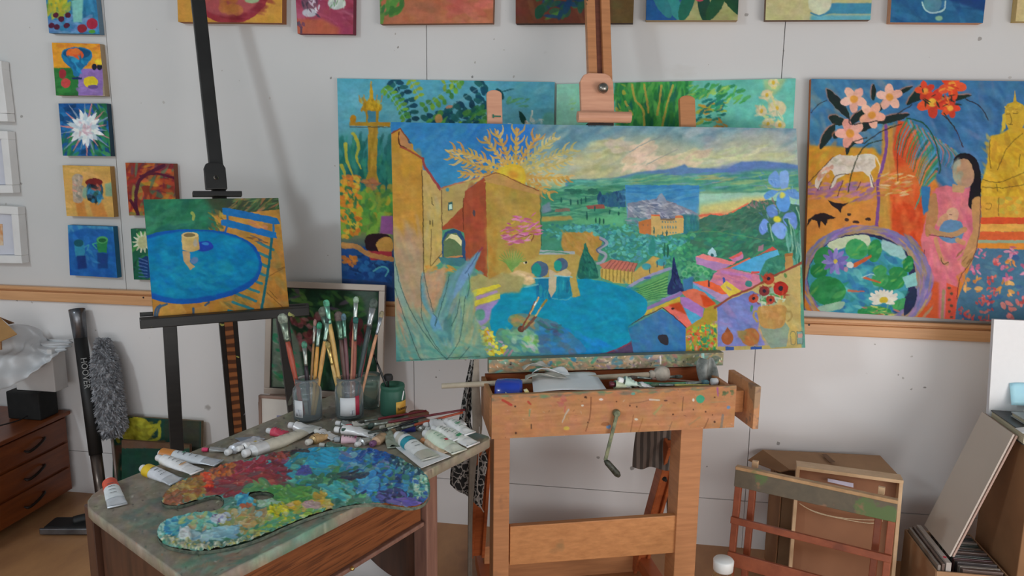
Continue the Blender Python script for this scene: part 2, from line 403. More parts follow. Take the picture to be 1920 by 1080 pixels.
# ================================================================ the big landscape on the studio easel
def art_landscape():
    A = Art(725, 220, 1520, 690, '#6f9a86', 2.0, 3)
    # sky
    A.vgrad([(225, '#5f8a9c'), (300, '#8fa69e'), (340, '#b4b48c'), (350, '#86a884'), (420, '#4a8a6a'), (520, '#4f8f74'), (690, '#5a8f84')])
    A.poly([(725, 220), (930, 220), (960, 300), (930, 370), (725, 380)], '#2f77b0', soft=14, c2='#3a86ac', ang=90)
    A.poly([(860, 222), (1010, 225), (1000, 300), (900, 310)], '#2a70b8', soft=10)
    A.dabs([(730, 225), (940, 225), (900, 340), (800, 330)], 90, ['#2f74a8', '#3b83b4', '#357dac', '#2a6aa6', '#4a8fb0'], 34, 9, -35, 25, 0.35, 3)
    A.poly([(1000, 225), (1500, 235), (1500, 290), (1010, 280)], '#6a919e', soft=12, a=0.8)
    A.dabs([(1010, 228), (1300, 232), (1250, 280), (1040, 300)], 70, ['#4f7d90', '#5f8fa0', '#7b9ca4', '#8ea7a6', '#5c8696'], 46, 11, -20, 25, 0.45, 4)
    A.dabs([(1300, 235), (1495, 242), (1500, 300), (1290, 300)], 90, ['#9aa6a9', '#a9b0ae', '#8f9fa6', '#b4b5ae', '#93a9ac'], 44, 10, -18, 20, 0.5, 4)
    A.poly([(1130, 265), (1200, 252), (1270, 262), (1330, 282), (1380, 262), (1440, 255), (1495, 290), (1495, 315), (1240, 326), (1090, 333), (1060, 300)], '#b5b596', soft=12, a=0.8)
    A.dabs([(1070, 275), (1170, 262), (1180, 320), (1080, 335)], 40, ['#a8a878', '#b8b48a', '#9da27a', '#c4bd8c'], 40, 9, -15, 20, 0.45, 3)
    A.dabs([(1130, 265), (1180, 255), (1200, 280), (1160, 290)], 12, ['#c3b9a4', '#b9ae9c'], 28, 8, 10, 20, 0.6, 2)
    A.dabs([(1170, 285), (1220, 262), (1240, 290), (1230, 318), (1170, 318)], 46, ['#d0b9a2', '#cdb7a4', '#c6b092', '#d8c3aa'], 26, 10, -25, 25, 0.7, 2)
    A.dabs([(1240, 300), (1290, 285), (1330, 282), (1320, 308), (1250, 322)], 50, ['#cbb79e', '#d1bda4', '#c8c09c', '#c2c79a'], 28, 9, -12, 20, 0.7, 2)
    A.dabs([(1330, 290), (1420, 272), (1495, 300), (1400, 310), (1320, 316)], 60, ['#b8bd8c', '#bcc296', '#c6c8a0', '#aab89a', '#b9b9a8'], 36, 7, -12, 15, 0.6, 2)
    A.st([(1180, 285), (1210, 268), (1235, 258)], 1.6, '#7d8d92', 0.7); A.st([(1212, 308), (1245, 292), (1270, 280)], 1.6, '#8d9490', 0.7)
    # distant hills
    A.poly([(1060, 338), (1150, 334), (1200, 322), (1260, 316), (1277, 310), (1283, 307), (1290, 314), (1330, 316), (1360, 317), (1388, 304), (1430, 302), (1470, 306), (1500, 310), (1500, 345), (1060, 350)], '#5c7fa8', soft=1)
    A.poly([(1388, 304), (1430, 302), (1500, 311), (1500, 326), (1400, 322), (1350, 330), (1300, 322)], '#5b78b4', soft=3, a=0.7)
    A.poly([(1065, 340), (1170, 334), (1195, 325), (1260, 330), (1340, 332), (1420, 318), (1500, 318), (1500, 365), (1170, 352), (1065, 352)], '#4d8f7c', soft=3)
    A.dabs([(1180, 328), (1500, 322), (1500, 360), (1180, 347)], 130, ['#5fa07e', '#4b8b82', '#6aa884', '#7fae7c', '#8fae7a', '#3f7f80', '#6b8fae'], 36, 4, -4, 8, 0.6, 1)
    A.dabs([(1065, 338), (1180, 334), (1180, 352), (1065, 356)], 50, ['#5a9f90', '#4a8f80', '#3f8878', '#7db094'], 28, 3.5, -2, 6, 0.65, 1)
    A.dabs([(1315, 328), (1380, 330), (1360, 342), (1310, 342)], 12, ['#a5a06c', '#9aa873', '#b09a70'], 26, 3, -3, 6, 0.6, 1)
    # middle plain, left
    A.poly([(1012, 355), (1172, 350), (1172, 440), (1240, 450), (1300, 440), (1300, 500), (1012, 480)], '#3f8468', soft=2)
    A.dabs([(1065, 348), (1172, 345), (1172, 412), (1012, 412)], 170, ['#3a7a5e', '#4c9070', '#2f6a5a', '#5fa07a', '#356f63', '#67a683'], 24, 4, -2, 10, 0.7, 0.6)
    A.dabs([(1068, 356), (1118, 354), (1118, 362), (1070, 364)], 16, ['#2a5f50', '#2f6a58'], 16, 5, 0, 10, 0.8)
    A.poly([(1120, 372), (1125, 364), (1140, 366), (1155, 358), (1172, 356), (1173, 388), (1140, 388), (1122, 382)], '#2d5a7a')
    A.dabs([(1122, 362), (1172, 357), (1172, 386), (1124, 384)], 40, ['#2b5578', '#366a80', '#24466a', '#2f6478'], 5, 10, 0, 12, 0.8)
    A.poly([(1098, 386), (1132, 383), (1134, 391), (1102, 392)], '#8a4f48'); A.poly([(1042, 392), (1068, 390), (1070, 396), (1040, 398)], '#7a6a5a')
    A.poly([(1016, 386), (1030, 378), (1034, 396), (1016, 400)], '#6a7f8a', soft=1)
    A.poly([(1015, 406), (1070, 405), (1075, 412), (1016, 416)], '#9a8a4c', soft=1)
    A.poly([(1075, 412), (1170, 400), (1172, 425), (1070, 420)], '#5aa276', soft=2)
    A.dabs([(1020, 420), (1175, 420), (1230, 440), (1240, 475), (1130, 475), (1015, 440)], 260, ['#3f8a88', '#4aa09a', '#357a78', '#58aca6', '#2f6f74', '#4f9a7a'], 7, 4, 0, 40, 0.8)
    for x, y, h in [(1070, 385, 12), (1083, 384, 10), (1090, 383, 12), (1098, 380, 12), (1100, 412, 16), (1117, 418, 10), (1124, 420, 12), (1131, 420, 10), (1143, 402, 9), (1160, 404, 8), (1052, 380, 10), (1115, 396, 10)]:
        A.dab(x, y-h/2, 3.2, h, 0, '#1f5048', 0.9)
    # inset view: peak and hotel
    A.poly([(1172, 347), (1311, 347), (1312, 420), (1290, 440), (1176, 420)], '#3a80b4', c2='#6aa0b4', ang=90)
    A.dabs([(1176, 349), (1308, 349), (1308, 376), (1176, 376)], 60, ['#2f72ae', '#3f88b8', '#5697b6'], 30, 4, -4, 10, 0.5, 1)
    A.poly([(1176, 381), (1215, 375), (1230, 372), (1238, 362), (1243, 374), (1262, 380), (1300, 396), (1311, 402), (1311, 420), (1176, 420)], '#7b8494')
    A.dabs([(1176, 384), (1235, 372), (1262, 382), (1308, 402), (1300, 412), (1178, 415)], 170, ['#8d95a4', '#6b7488', '#a5a9b4', '#5d6880', '#7e8798', '#b2b4bc'], 12, 3, 15, 35, 0.7)
    A.poly([(1231, 378), (1237, 365), (1241, 361), (1246, 370), (1250, 378)], '#8792a4')
    A.poly([(1276, 402), (1311, 404), (1312, 440), (1280, 440)], '#2f7078', soft=2)
    A.dabs([(1285, 404), (1311, 408), (1311, 436), (1286, 436)], 30, ['#2f6a78', '#3f8088', '#357c74'], 4, 14, 0, 15, 0.6)
    A.dabs([(1180, 408), (1215, 410), (1200, 432), (1178, 425)], 30, ['#4a8a84', '#5a7f90', '#3f7a70'], 10, 4, 10, 30, 0.7)
    A.poly([(1197, 416), (1221, 410), (1221, 442), (1199, 437)], '#b5713f'); A.poly([(1221, 402), (1237, 403), (1239, 413), (1266, 411), (1268, 404), (1278, 404), (1282, 412), (1281, 436), (1240, 444), (1221, 443)], '#c4a566')
    A.poly([(1221, 402), (1237, 403), (1237, 406), (1221, 405)], '#c9603f'); A.poly([(1239, 410), (1266, 409), (1266, 413), (1239, 413)], '#7a6a55'); A.poly([(1266, 405), (1280, 405), (1281, 409), (1266, 409)], '#c0704a')
    for r, y in ((0, 416), (1, 426), (2, 436)):
        for i in range(6): A.dab(1242+i*5, y, 2.2, 5.5 if r == 1 else 3.5, 0, '#4a8088', 0.9)
    for x in (1206, 1214): A.dab(x, 422, 2, 4, 0, '#8a6a50')
    A.dab(1226, 432, 2.6, 14, 0, '#2a5f58'); A.dab(1250, 438, 3, 12, 0, '#1f4f58'); A.dab(1242, 438, 2, 10, 0, '#2a5a58')
    # inset sunset
    A.poly([(1311, 363), (1500, 360), (1500, 430), (1312, 410)], '#8fbfa4', soft=0.6)
    A.poly([(1311, 366), (1500, 362), (1500, 372), (1311, 376)], '#9cc4b0', soft=2, a=0.8)
    A.poly([(1312, 386), (1400, 370), (1440, 368), (1440, 385), (1312, 412)], '#c4c07c', soft=4); A.poly([(1312, 400), (1370, 396), (1420, 376), (1440, 374), (1440, 400), (1312, 416)], '#d99a6a', soft=3)
    A.st([(1312, 404), (1345, 402), (1360, 404), (1385, 392), (1402, 382)], 4.5, '#d7654f', 0.9, soft=1.0)
    A.poly([(1311, 411), (1334, 402), (1352, 405), (1372, 400), (1398, 386), (1412, 376), (1425, 378), (1440, 374), (1500, 385), (1500, 500), (1300, 500), (1285, 440), (1311, 430)], '#3f6f5c')
    A.dabs([(1315, 412), (1352, 407), (1398, 390), (1440, 382), (1500, 400), (1500, 440), (1315, 440)], 220, ['#3c6656', '#4a7a5e', '#2f5c50', '#587a66', '#4f6f5c', '#3f7f5f'], 14, 4, -25, 35, 0.6)
    A.dabs([(1400, 382), (1415, 376), (1450, 374), (1455, 386), (1400, 394)], 26, ['#8c6f6a', '#7b6668', '#a07e74', '#6f7a78'], 8, 3.5, 60, 40, 0.75)
    A.dabs([(1285, 432), (1500, 430), (1500, 500), (1270, 500)], 300, ['#2f7a5c', '#3a8a66', '#2a6a58', '#459670', '#35765c', '#3f8f62', '#2d6f66'], 16, 6, -15, 40, 0.6, 1)
    A.dabs([(1240, 445), (1300, 440), (1310, 500), (1240, 500)], 120, ['#4aa06a', '#2f8060', '#3f9068', '#58a878', '#2b7668'], 9, 6, 50, 50, 0.7)
    A.st([(1290, 436), (1340, 434), (1400, 444), (1450, 452)], 1.6, '#5a8a5c', 0.7)
    A.st([(1012, 352), (1014, 400), (1015, 460)], 1.5, '#3a4a34', 0.8)
    # irises
    for pts, c in [([(1442, 330), (1455, 320), (1462, 332), (1463, 350), (1452, 352), (1441, 342)], '#6f9ad2'), ([(1462, 326), (1475, 319), (1480, 332), (1476, 352), (1465, 354)], '#7ea4d8'),
                   ([(1432, 366), (1446, 356), (1460, 356), (1450, 368), (1436, 374)], '#5f92cc'), ([(1474, 358), (1490, 354), (1500, 366), (1496, 374), (1480, 368)], '#6494cc'),
                   ([(1458, 368), (1466, 358), (1476, 362), (1482, 380), (1476, 396), (1464, 396), (1456, 384)], '#5d94d4'),
                   ([(1438, 388), (1452, 384), (1458, 402), (1446, 408), (1439, 402)], '#5f84c4'), ([(1472, 402), (1488, 398), (1495, 412), (1492, 430), (1478, 426), (1468, 414)], '#6a8cd0'),
                   ([(1426, 418), (1434, 410), (1442, 420), (1436, 436), (1428, 440), (1423, 430)], '#6f93d6'), ([(1446, 428), (1456, 416), (1470, 420), (1476, 434), (1468, 448), (1456, 444)], '#7aa0dc')]:
        A.poly(pts, c, sm=1, soft=0.6)
    A.dabs([(1424, 322), (1500, 322), (1500, 440), (1424, 440)], 40, ['#8fb4e0', '#5078c0'], 9, 2.2, 60, 60, 0.45)
    A.ell(1467, 366, 5, 6, '#c7c85a', soft=1); A.ell(1457, 411, 7, 6, '#cfc640', soft=1); A.st([(1440, 352), (1460, 356), (1480, 352)], 3, '#a8b870', 0.8)
    for p in ([(1472, 412), (1484, 430), (1490, 470), (1494, 520)], [(1476, 412), (1482, 450), (1480, 500)], [(1440, 420), (1446, 450)], [(1490, 388), (1498, 420), (1498, 500)]):
        A.st(p, 5, '#2f6a58', 0.9, w2=4); A.st([(x+3, y) for x, y in p], 2.4, '#8fb89a', 0.8)
    A.dabs([(1470, 445), (1502, 440), (1504, 495), (1478, 500)], 26, ['#6aa89a', '#4f8f80', '#86b8a4'], 4, 26, -5, 12, 0.7)
    # olive grove, road, field
    A.poly([(1055, 436), (1110, 434), (1130, 448), (1120, 490), (1062, 480), (1052, 460)], '#a9843f', soft=1)
    A.dabs([(1056, 436), (1112, 435), (1124, 470), (1060, 478)], 60, ['#b08c48', '#a07c3a', '#b5884e', '#9c8a48'], 16, 4, 60, 30, 0.5)
    A.dabs([(1055, 424), (1130, 424), (1180, 440), (1300, 445), (1240, 480), (1180, 500), (1140, 480), (1135, 450), (1110, 435), (1056, 432)], 320, ['#3f8f90', '#52a8a2', '#2f7478', '#62b4ac', '#3a8278', '#4a8f9c'], 8, 5, 0, 50, 0.8)
    A.st([(1126, 446), (1138, 456), (1122, 468), (1136, 478), (1128, 492), (1120, 494)], 5.5, '#8d93a0', 1.0); A.st([(1124, 448), (1134, 457), (1118, 468), (1130, 480)], 2, '#4a5a78', 0.9)
    A.poly([(1124, 496), (1148, 486), (1196, 494), (1186, 512), (1130, 505)], '#b06a5a')
    for i in range(8): A.st([(1132+i*8, 505+i*0.6), (1146+i*7, 488+i*.8)], 1.8, '#7a4640', 0.8, sm=0)
    A.poly([(1126, 503), (1188, 510), (1188, 534), (1150, 530), (1126, 520)], '#b79c50')
    for i in range(9): A.st([(1129+i*7, 505), (1128+i*7, 524+i)], 2.2, '#7b6a34', 0.8, sm=0)
    A.poly([(1186, 512), (1225, 480), (1250, 490), (1245, 505), (1190, 530)], '#b09250', soft=0.6)
    for x, y, r in [(1212, 500, 9), (1240, 492, 10), (1222, 475, 7), (1250, 482, 7)]: A.ell(x, y, r, r*0.7, '#3f9098', soft=0.6)
    for x, y in ((1218, 512), (1232, 500), (1245, 502)): A.st([(x, y), (x, y-10)], 1.4, '#3a4a58', sm=0)
    A.st([(1176, 540), (1200, 525), (1230, 512), (1256, 504)], 5.5, '#8f8fb0', 0.95); A.ell(1214, 521, 7, 2.4, '#4f63a0')
    A.poly([(1186, 540), (1254, 508), (1250, 556), (1222, 565), (1200, 552)], '#5c9c5c')
    for i in range(8): A.st([(1190+i*3, 542+i*3), (1220+i*2, 532+i*3.6), (1252, 518+i*5.5)], 1.7, '#2f7048', 0.8); A.st([(1192+i*3, 545+i*3), (1252, 521+i*5.5)], 1.1, '#8fbf74', 0.6, sm=0)
    A.poly([(1224, 440), (1230, 462), (1227, 478), (1218, 478), (1216, 462)], '#2f8078', soft=0.6)
    for x, y in ((1246, 478), (1252, 480)): A.dab(x, y-10, 4.5, 26, 0, '#23604f')
    # cypress trees
    A.poly([(1098, 455), (1103, 470), (1112, 485), (1118, 500), (1122, 520), (1112, 523), (1085, 521), (1082, 500), (1078, 492), (1088, 484), (1093, 470)], '#1f5f54', sm=1)
    A.dabs([(1098, 460), (1120, 515), (1084, 515)], 30, ['#2a7060', '#174a4a', '#2f7a60'], 9, 4, 70, 20, 0.7)
    A.poly([(1263, 482), (1268, 500), (1274, 520), (1282, 540), (1280, 548), (1254, 552), (1252, 540), (1258, 520)], '#23305c', sm=1)
    A.dabs([(1263, 488), (1280, 540), (1256, 545)], 18, ['#2f4070', '#1a2448', '#2a5068'], 9, 3.5, 75, 20, 0.7)
    # village right
    A.dabs([(1275, 500), (1320, 495), (1340, 520), (1290, 535), (1278, 530)], 60, ['#3f9a6c', '#2f7f5a', '#58ac7c', '#2a6a60'], 9, 6, 0, 60, 0.8)
    for x, y in ((1292, 505), (1303, 502), (1314, 504), (1283, 512), (1324, 512)): A.ell(x, y, 6, 5, '#6aae7c', soft=0.5); A.ell(x, y+1.5, 4, 3.4, '#3f8f62', soft=0.5)
    A.poly([(1280, 524), (1300, 518), (1298, 545), (1282, 548)], '#3a6f9c', soft=1)
    A.poly([(1304, 482), (1320, 480), (1375, 494), (1356, 504), (1342, 508), (1318, 498), (1306, 496)], '#a97fae'); A.poly([(1304, 481), (1318, 476), (1380, 492), (1372, 497), (1322, 487)], '#de7f80')
    A.poly([(1327, 476), (1330, 468), (1335, 464), (1341, 470), (1344, 481), (1338, 481), (1335, 475), (1331, 480)], '#9cc4cc'); A.ell(1335, 478, 3, 3, '#2a5a5c')
    A.poly([(1368, 484), (1392, 472), (1394, 484), (1376, 492)], '#b878a0'); A.poly([(1366, 484), (1390, 472), (1393, 476), (1374, 486)], '#d0605c')
    A.poly([(1370, 503), (1408, 484), (1458, 468), (1461, 478), (1440, 486), (1425, 515), (1400, 508)], '#3f98c8', c2='#5aa8cc', ang=0)
    A.poly([(1408, 484), (1430, 474), (1448, 462), (1458, 468), (1440, 472), (1412, 482)], '#c4504a'); A.poly([(1423, 462), (1432, 458), (1431, 470), (1421, 472)], '#9a7a88')
    A.st([(1345, 508), (1372, 500), (1405, 484)], 3, '#d8684a', 0.95, sm=0)
    A.poly([(1340, 512), (1350, 505), (1370, 503), (1424, 516), (1426, 530), (1395, 546), (1330, 530), (1336, 520)], '#c07890'); A.poly([(1350, 506), (1410, 516), (1408, 523), (1352, 512)], '#b878b0', soft=1)
    A.dabs([(1342, 512), (1420, 520), (1395, 542), (1338, 528)], 30, ['#cc7a80', '#b06a94', '#d0848c'], 18, 4, 20, 20, 0.5)
    A.poly([(1408, 509), (1424, 508), (1424, 513), (1409, 514)], '#c4504a'); A.ell(1404, 532, 7, 6, '#3a7a78')
    A.poly([(1430, 500), (1440, 486), (1458, 482), (1470, 488), (1468, 505), (1452, 520), (1430, 528), (1424, 518)], '#3a8068', sm=1, soft=0.6)
    A.dabs([(1432, 492), (1466, 488), (1462, 510), (1430, 522)], 26, ['#2f7060', '#4a9078', '#3f8878'], 8, 5, 40, 50, 0.7)
    A.poly([(1472, 478), (1486, 476), (1487, 502), (1472, 506)], '#b28a50'); A.poly([(1471, 476), (1487, 474), (1487, 480), (1471, 482)], '#9a6a3c')
    A.poly([(1299, 529), (1327, 525), (1372, 545), (1374, 560), (1350, 566), (1300, 540)], '#9a86b4', c2='#a988ac'); A.poly([(1299, 532), (1345, 560), (1330, 560), (1299, 542)], '#4f9cc0')
    A.poly([(1299, 529), (1327, 525), (1352, 537), (1374, 550), (1355, 552), (1318, 536)], '#d9623c'); A.st([(1329, 536), (1329, 526)], 3, '#3a2f38', sm=0); A.st([(1357, 534), (1357, 522)], 4, '#39509a', sm=0)
    A.poly([(1350, 537), (1362, 527), (1390, 545), (1386, 552), (1370, 558), (1360, 548)], '#ccb545'); A.dab(1366, 540, 12, 4, 35, '#a88a8c')
    A.poly([(1276, 548), (1300, 541), (1320, 548), (1342, 570), (1340, 578), (1322, 578), (1290, 560)], '#cc6a50'); A.poly([(1312, 552), (1325, 556), (1342, 568), (1336, 577), (1320, 574)], '#c4441f', soft=1)
    A.poly([(1275, 556), (1290, 558), (1320, 578), (1318, 595), (1306, 598), (1280, 580)], '#a070b0'); A.poly([(1277, 574), (1300, 586), (1318, 596), (1304, 608), (1290, 606)], '#4a98bc')
    A.poly([(1240, 560), (1276, 546), (1276, 556), (1244, 566)], '#7880ac'); A.poly([(1205, 590), (1214, 582), (1276, 556), (1276, 566), (1240, 580), (1212, 592)], '#bca23c')
    A.st([(1214, 578), (1276, 550)], 6, '#8a6aa0', 0.9, sm=0)
    A.poly([(1242, 577), (1256, 572), (1276, 570), (1298, 609), (1286, 616), (1260, 592)], '#d8685c'); A.poly([(1252, 572), (1275, 566), (1288, 590), (1270, 582)], '#b84420', soft=1); A.ell(1262, 579, 3, 2, '#4a2020')
    # grey-blue house, garden
    A.poly([(1178, 615), (1240, 580), (1262, 592), (1288, 616), (1290, 660), (1186, 662)], '#3a7098', c2='#2f6ca8', ang=0)
    A.dabs([(1190, 615), (1240, 585), (1280, 615), (1285, 655), (1190, 655)], 50, ['#3f7898', '#2f6aa4', '#467f9c', '#4a72a0'], 24, 9, 60, 40, 0.35, 2)
    A.st([(1176, 612), (1206, 594), (1242, 577), (1262, 592), (1290, 617)], 1.6, '#4a2a30', 0.9, sm=0); A.poly([(1234, 630), (1250, 628), (1252, 646), (1238, 642)], '#2f2a34', sm=1)
    A.poly([(1178, 640), (1184, 642), (1188, 662), (1130, 664)], '#4f3f5c'); A.st([(1120, 664), (1160, 652), (1182, 640)], 6, '#7a3a50', 0.9)
    A.poly([(1286, 616), (1318, 594), (1322, 578), (1344, 570), (1346, 660), (1286, 662)], '#a08a34')
    A.dabs([(1290, 618), (1344, 602), (1346, 658), (1290, 660)], 150, ['#3f9a50', '#c44a2a', '#b8b83c', '#2f8058', '#d08a78', '#4aa070', '#cc5a38', '#88a83c'], 8, 4, 60, 60, 0.85)
    # plaza wall, blue shade, vase
    A.poly([(1344, 572), (1500, 496), (1503, 655), (1344, 660)], '#b8a468', c2='#b49a58', ang=70)
    A.dabs([(1420, 545), (1500, 510), (1503, 650), (1440, 650)], 60, ['#b9ab6c', '#ac9c60', '#c0ae70', '#a9a070'], 26, 8, 70, 30, 0.4, 2)
    A.poly([(1345, 575), (1372, 560), (1410, 545), (1440, 560), (1425, 600), (1420, 618), (1438, 655), (1346, 655)], '#6878b4', c2='#8a7ab4', ang=60)
    A.dabs([(1348, 578), (1420, 552), (1425, 600), (1432, 645), (1350, 650)], 80, ['#6a80c0', '#8078b4', '#5f74b0', '#9a84b8', '#7a8cc4'], 26, 9, 50, 40, 0.4, 2)
    A.st([(1340, 577), (1372, 556), (1410, 540), (1440, 522), (1470, 508), (1504, 492)], 4, '#8a4636', 0.95)
    A.poly([(1346, 650), (1503, 646), (1503, 658), (1346, 660)], '#a8985c'); A.poly([(1360, 650), (1376, 650), (1376, 657), (1360, 657)], '#2f4f8c'); A.poly([(1407, 650), (1428, 649), (1428, 656), (1407, 656)], '#2f4f8c')
    A.ell(1364, 634, 11, 13, '#96522f'); A.poly([(1358, 622), (1364, 612), (1370, 622)], '#8a4a30'); A.dab(1361, 630, 8, 12, 0, '#a8603a', .6, 1)
    A.ell(1407, 632, 17, 17, '#a5683a', soft=0.6); A.poly([(1396, 640), (1384, 632), (1382, 620), (1400, 620)], '#8a7a4c', soft=1); A.dabs([(1396, 622), (1420, 622), (1418, 644), (1398, 642)], 16, ['#a06038', '#9c7a44', '#ac6a3a'], 12, 6, 60, 40, .5, 1)
    A.poly([(1424, 574), (1470, 573), (1474, 586), (1472, 604), (1480, 616), (1474, 650), (1446, 653), (1430, 630), (1424, 610), (1426, 600)], '#86947a', c2='#7f9384', sm=0)
    A.poly([(1424, 575), (1470, 573), (1473, 592), (1468, 612), (1446, 617), (1428, 612), (1422, 598)], '#b0884c', sm=1); A.dabs([(1428, 578), (1468, 576), (1466, 608), (1430, 608)], 26, ['#b88a50', '#a87c46', '#b5925c'], 14, 8, 80, 30, .5, 1)
    for cx, s in ((1419, -1), (1478, 1)):
        A.st([(cx-2*s, 584), (cx+5*s, 584), (cx+6*s, 594), (cx-1*s, 603)], 3.4, '#a08a50', 1.0)
    A.poly([(1422, 545), (1448, 538), (1462, 560), (1452, 572), (1428, 572)], '#8aa48a', soft=1)
    A.dabs([(1420, 545), (1460, 540), (1478, 566), (1420, 572)], 36, ['#4a8a50', '#b0bfa4', '#5f9a64', '#c8cdb8', '#3f7a4c'], 12, 3, 60, 60, .8)
    for x, y, r, c in [(1441, 523, 11, '#a8432c'), (1433, 546, 10, '#7a3434'), (1464, 541, 14, '#a82c24'), (1413, 560, 9, '#b04a34'), (1445, 562, 8, '#9a3a2c')]:
        A.ell(x, y, r, r*0.95, c, soft=0.4); A.dabs([(x-r, y-r), (x+r, y-r), (x+r, y+r), (x-r, y+r)], 9, [c, '#c8503a', '#8a2a20'], r*0.9, 3, 40, 90, .5); A.ell(x, y, r*.33, r*.33, '#2a2430')
    A.dab(1472, 516, 6, 10, -20, '#5a8a4a'); A.dab(1409, 578, 5, 12, 10, '#3f8050')
    A.ell(1487, 630, 5, 6, '#b8a258'); A.st([(1482, 628), (1484, 622), (1490, 622), (1492, 630), (1491, 644), (1483, 644), (1482, 630)], 1, '#4a5a50', 0.8); A.poly([(1494, 622), (1505, 621), (1505, 645), (1495, 645)], '#7a9a90'); A.poly([(1495, 626), (1504, 625), (1504, 633), (1496, 634)], '#b58a7a'); A.st([(1494, 622), (1505, 621), (1505, 645), (1495, 645), (1494, 622)], 1, '#3f5a5c', .9, sm=0)
    # the lagoon / round blue table
    A.poly([(918, 590), (924, 568), (945, 550), (985, 538), (1020, 535), (1085, 523), (1130, 528), (1175, 540), (1205, 556), (1214, 572), (1206, 592), (1178, 612), (1182, 638), (1160, 652), (1120, 664), (1060, 668), (1000, 650), (940, 640), (922, 620)], '#0f86a4', sm=1)
    A.dabs([(925, 570), (985, 540), (1090, 526), (1180, 542), (1212, 572), (1180, 612), (1180, 640), (1110, 660), (1000, 640)], 190, ['#0b7f9e', '#128cae', '#0f86a8', '#1a92a8', '#0a78a0', '#1684b0'], 34, 9, 15, 40, 0.4, 2)
    A.dabs([(1040, 610), (1150, 650), (1100, 662), (1060, 655)], 30, ['#1a78c0', '#1f82c8'], 26, 8, 30, 20, .45, 2)
    A.st([(1020, 555), (1060, 562), (1080, 548)], 2, '#5fa8ac', .6)
    # bridge, mill, quay
    A.poly([(940, 500), (960, 480), (985, 470), (1078, 474), (1088, 482), (1085, 500), (1080, 520), (1088, 555), (1074, 558), (1066, 520), (985, 525), (950, 545), (910, 545), (912, 505)], '#aa9550', soft=0.8)
    A.poly([(978, 466), (1040, 470), (1078, 471), (1078, 477), (978, 478)], '#9aa4a4'); A.st([(1010, 474), (1040, 472), (1066, 476)], 2.4, '#4f8a70', .9)
    for i in range(5): A.ell(983+i*4.6, 473, 1.7, 2.6, '#3a4248')
    A.ell(985, 492, 4, 3, '#c9c0a0'); A.ell(986, 492, 2, 2.5, '#2a2420')
    A.ell(1012, 505, 16.5, 15.5, '#4a6078'); A.ell(1006, 506, 9, 13, '#1f8a80'); A.ell(1052, 496, 13, 12, '#4a5f78'); A.ell(1046, 498, 8, 10, '#1f8f82')
    A.poly([(1003, 523), (1030, 522), (1032, 556), (1006, 560)], '#146f94'); A.poly([(1042, 518), (1068, 520), (1072, 556), (1046, 562)], '#147a98')
    A.dabs([(1003, 524), (1070, 524), (1070, 556), (1003, 558)], 26, ['#0f6a90', '#1f88a0', '#2a98a0', '#1a5f88'], 5, 18, 0, 8, .6)
    A.poly([(1030, 505), (1044, 512), (1042, 545), (1034, 558), (1028, 545)], '#b3a68a'); A.poly([(1040, 515), (1062, 503), (1072, 512), (1068, 520), (1046, 518)], '#c0ac84')
    A.poly([(955, 512), (975, 506), (1000, 514), (1004, 530), (990, 536), (965, 526)], '#c5ac7c', soft=1); A.dabs([(955, 512), (1000, 515), (1000, 534), (970, 532)], 18, ['#d0b88c', '#b8a070', '#c8b090'], 12, 4, 20, 20, .7)
    A.st([(1000, 522), (1030, 520)], 2, '#7fb8c0'); A.st([(1040, 517), (1072, 519)], 2, '#7fb8c0')
    A.st([(984, 538), (1008, 533)], 3, '#6fb0b4', .7)
    # palette and brushes in the picture
    A.poly([(952, 598), (962, 590), (985, 588), (1015, 596), (1040, 603), (1066, 622), (1088, 640), (1098, 660), (1060, 668), (1000, 668), (960, 660), (936, 642), (930, 626), (938, 616), (956, 618), (962, 608), (954, 604)], '#5a8470', sm=1, c2='#2f74a8', ang=20)
    A.dabs([(938, 620), (1000, 620), (1010, 660), (960, 656)], 46, ['#6fa88c', '#8ab890', '#5f9c6a', '#4f9488', '#7aa87a', '#9ab8a0'], 18, 8, 20, 50, .6, 1.5)
    A.dabs([(1005, 600), (1060, 620), (1088, 642), (1080, 662), (1020, 660)], 60, ['#3f5f88', '#2a70a8', '#4a6878', '#2f7ab4', '#3a6f80', '#5f6a80'], 20, 9, 30, 40, .6, 1.5)
    A.dabs([(955, 592), (1000, 592), (1000, 612), (962, 610)], 26, ['#a08050', '#8f8a50', '#7a8a58', '#b08458'], 14, 6, 10, 40, .65, 1)
    A.dabs([(985, 626), (1010, 634), (1000, 655), (978, 650)], 18, ['#7fae58', '#5f9c50', '#a8b8a4', '#b8a4b8'], 14, 6, 30, 40, .6, 1)
    A.dabs([(1010, 606), (1050, 608), (1052, 622), (1018, 622)], 14, ['#2f5a68', '#4a4a60', '#5f3f4a', '#2a6a60'], 14, 5, 20, 30, .6, 1)
    A.ell(977, 617, 6, 6, '#5a3a30'); A.st([(978, 616), (992, 590), (1003, 566)], 3.4, '#7a4434', 1, sm=0); A.st([(994, 588), (1010, 557)], 3, '#c8a060', 1, sm=0); A.st([(1002, 572), (1005, 566)], 3, '#d8dcd8', 1, sm=0)
    A.st([(984, 616), (1004, 594)], 5, '#6a4438', .9, sm=0); A.st([(1004, 592), (1016, 574)], 2.6, '#bca468', 1, sm=0); A.st([(1016, 574), (1024, 562)], 4, '#8a7a3c', 1, sm=0)
    # chair and flowers, left
    A.poly([(880, 520), (915, 505), (985, 520), (975, 548), (940, 550), (922, 568), (918, 600), (895, 620), (882, 560)], '#9a9460', soft=2)
    A.poly([(884, 545), (935, 532), (940, 537), (890, 556)], '#c4b83a'); A.poly([(888, 564), (938, 550), (938, 560), (890, 574)], '#bcb440'); A.poly([(892, 556), (932, 544), (934, 548), (894, 562)], '#9a82a4')
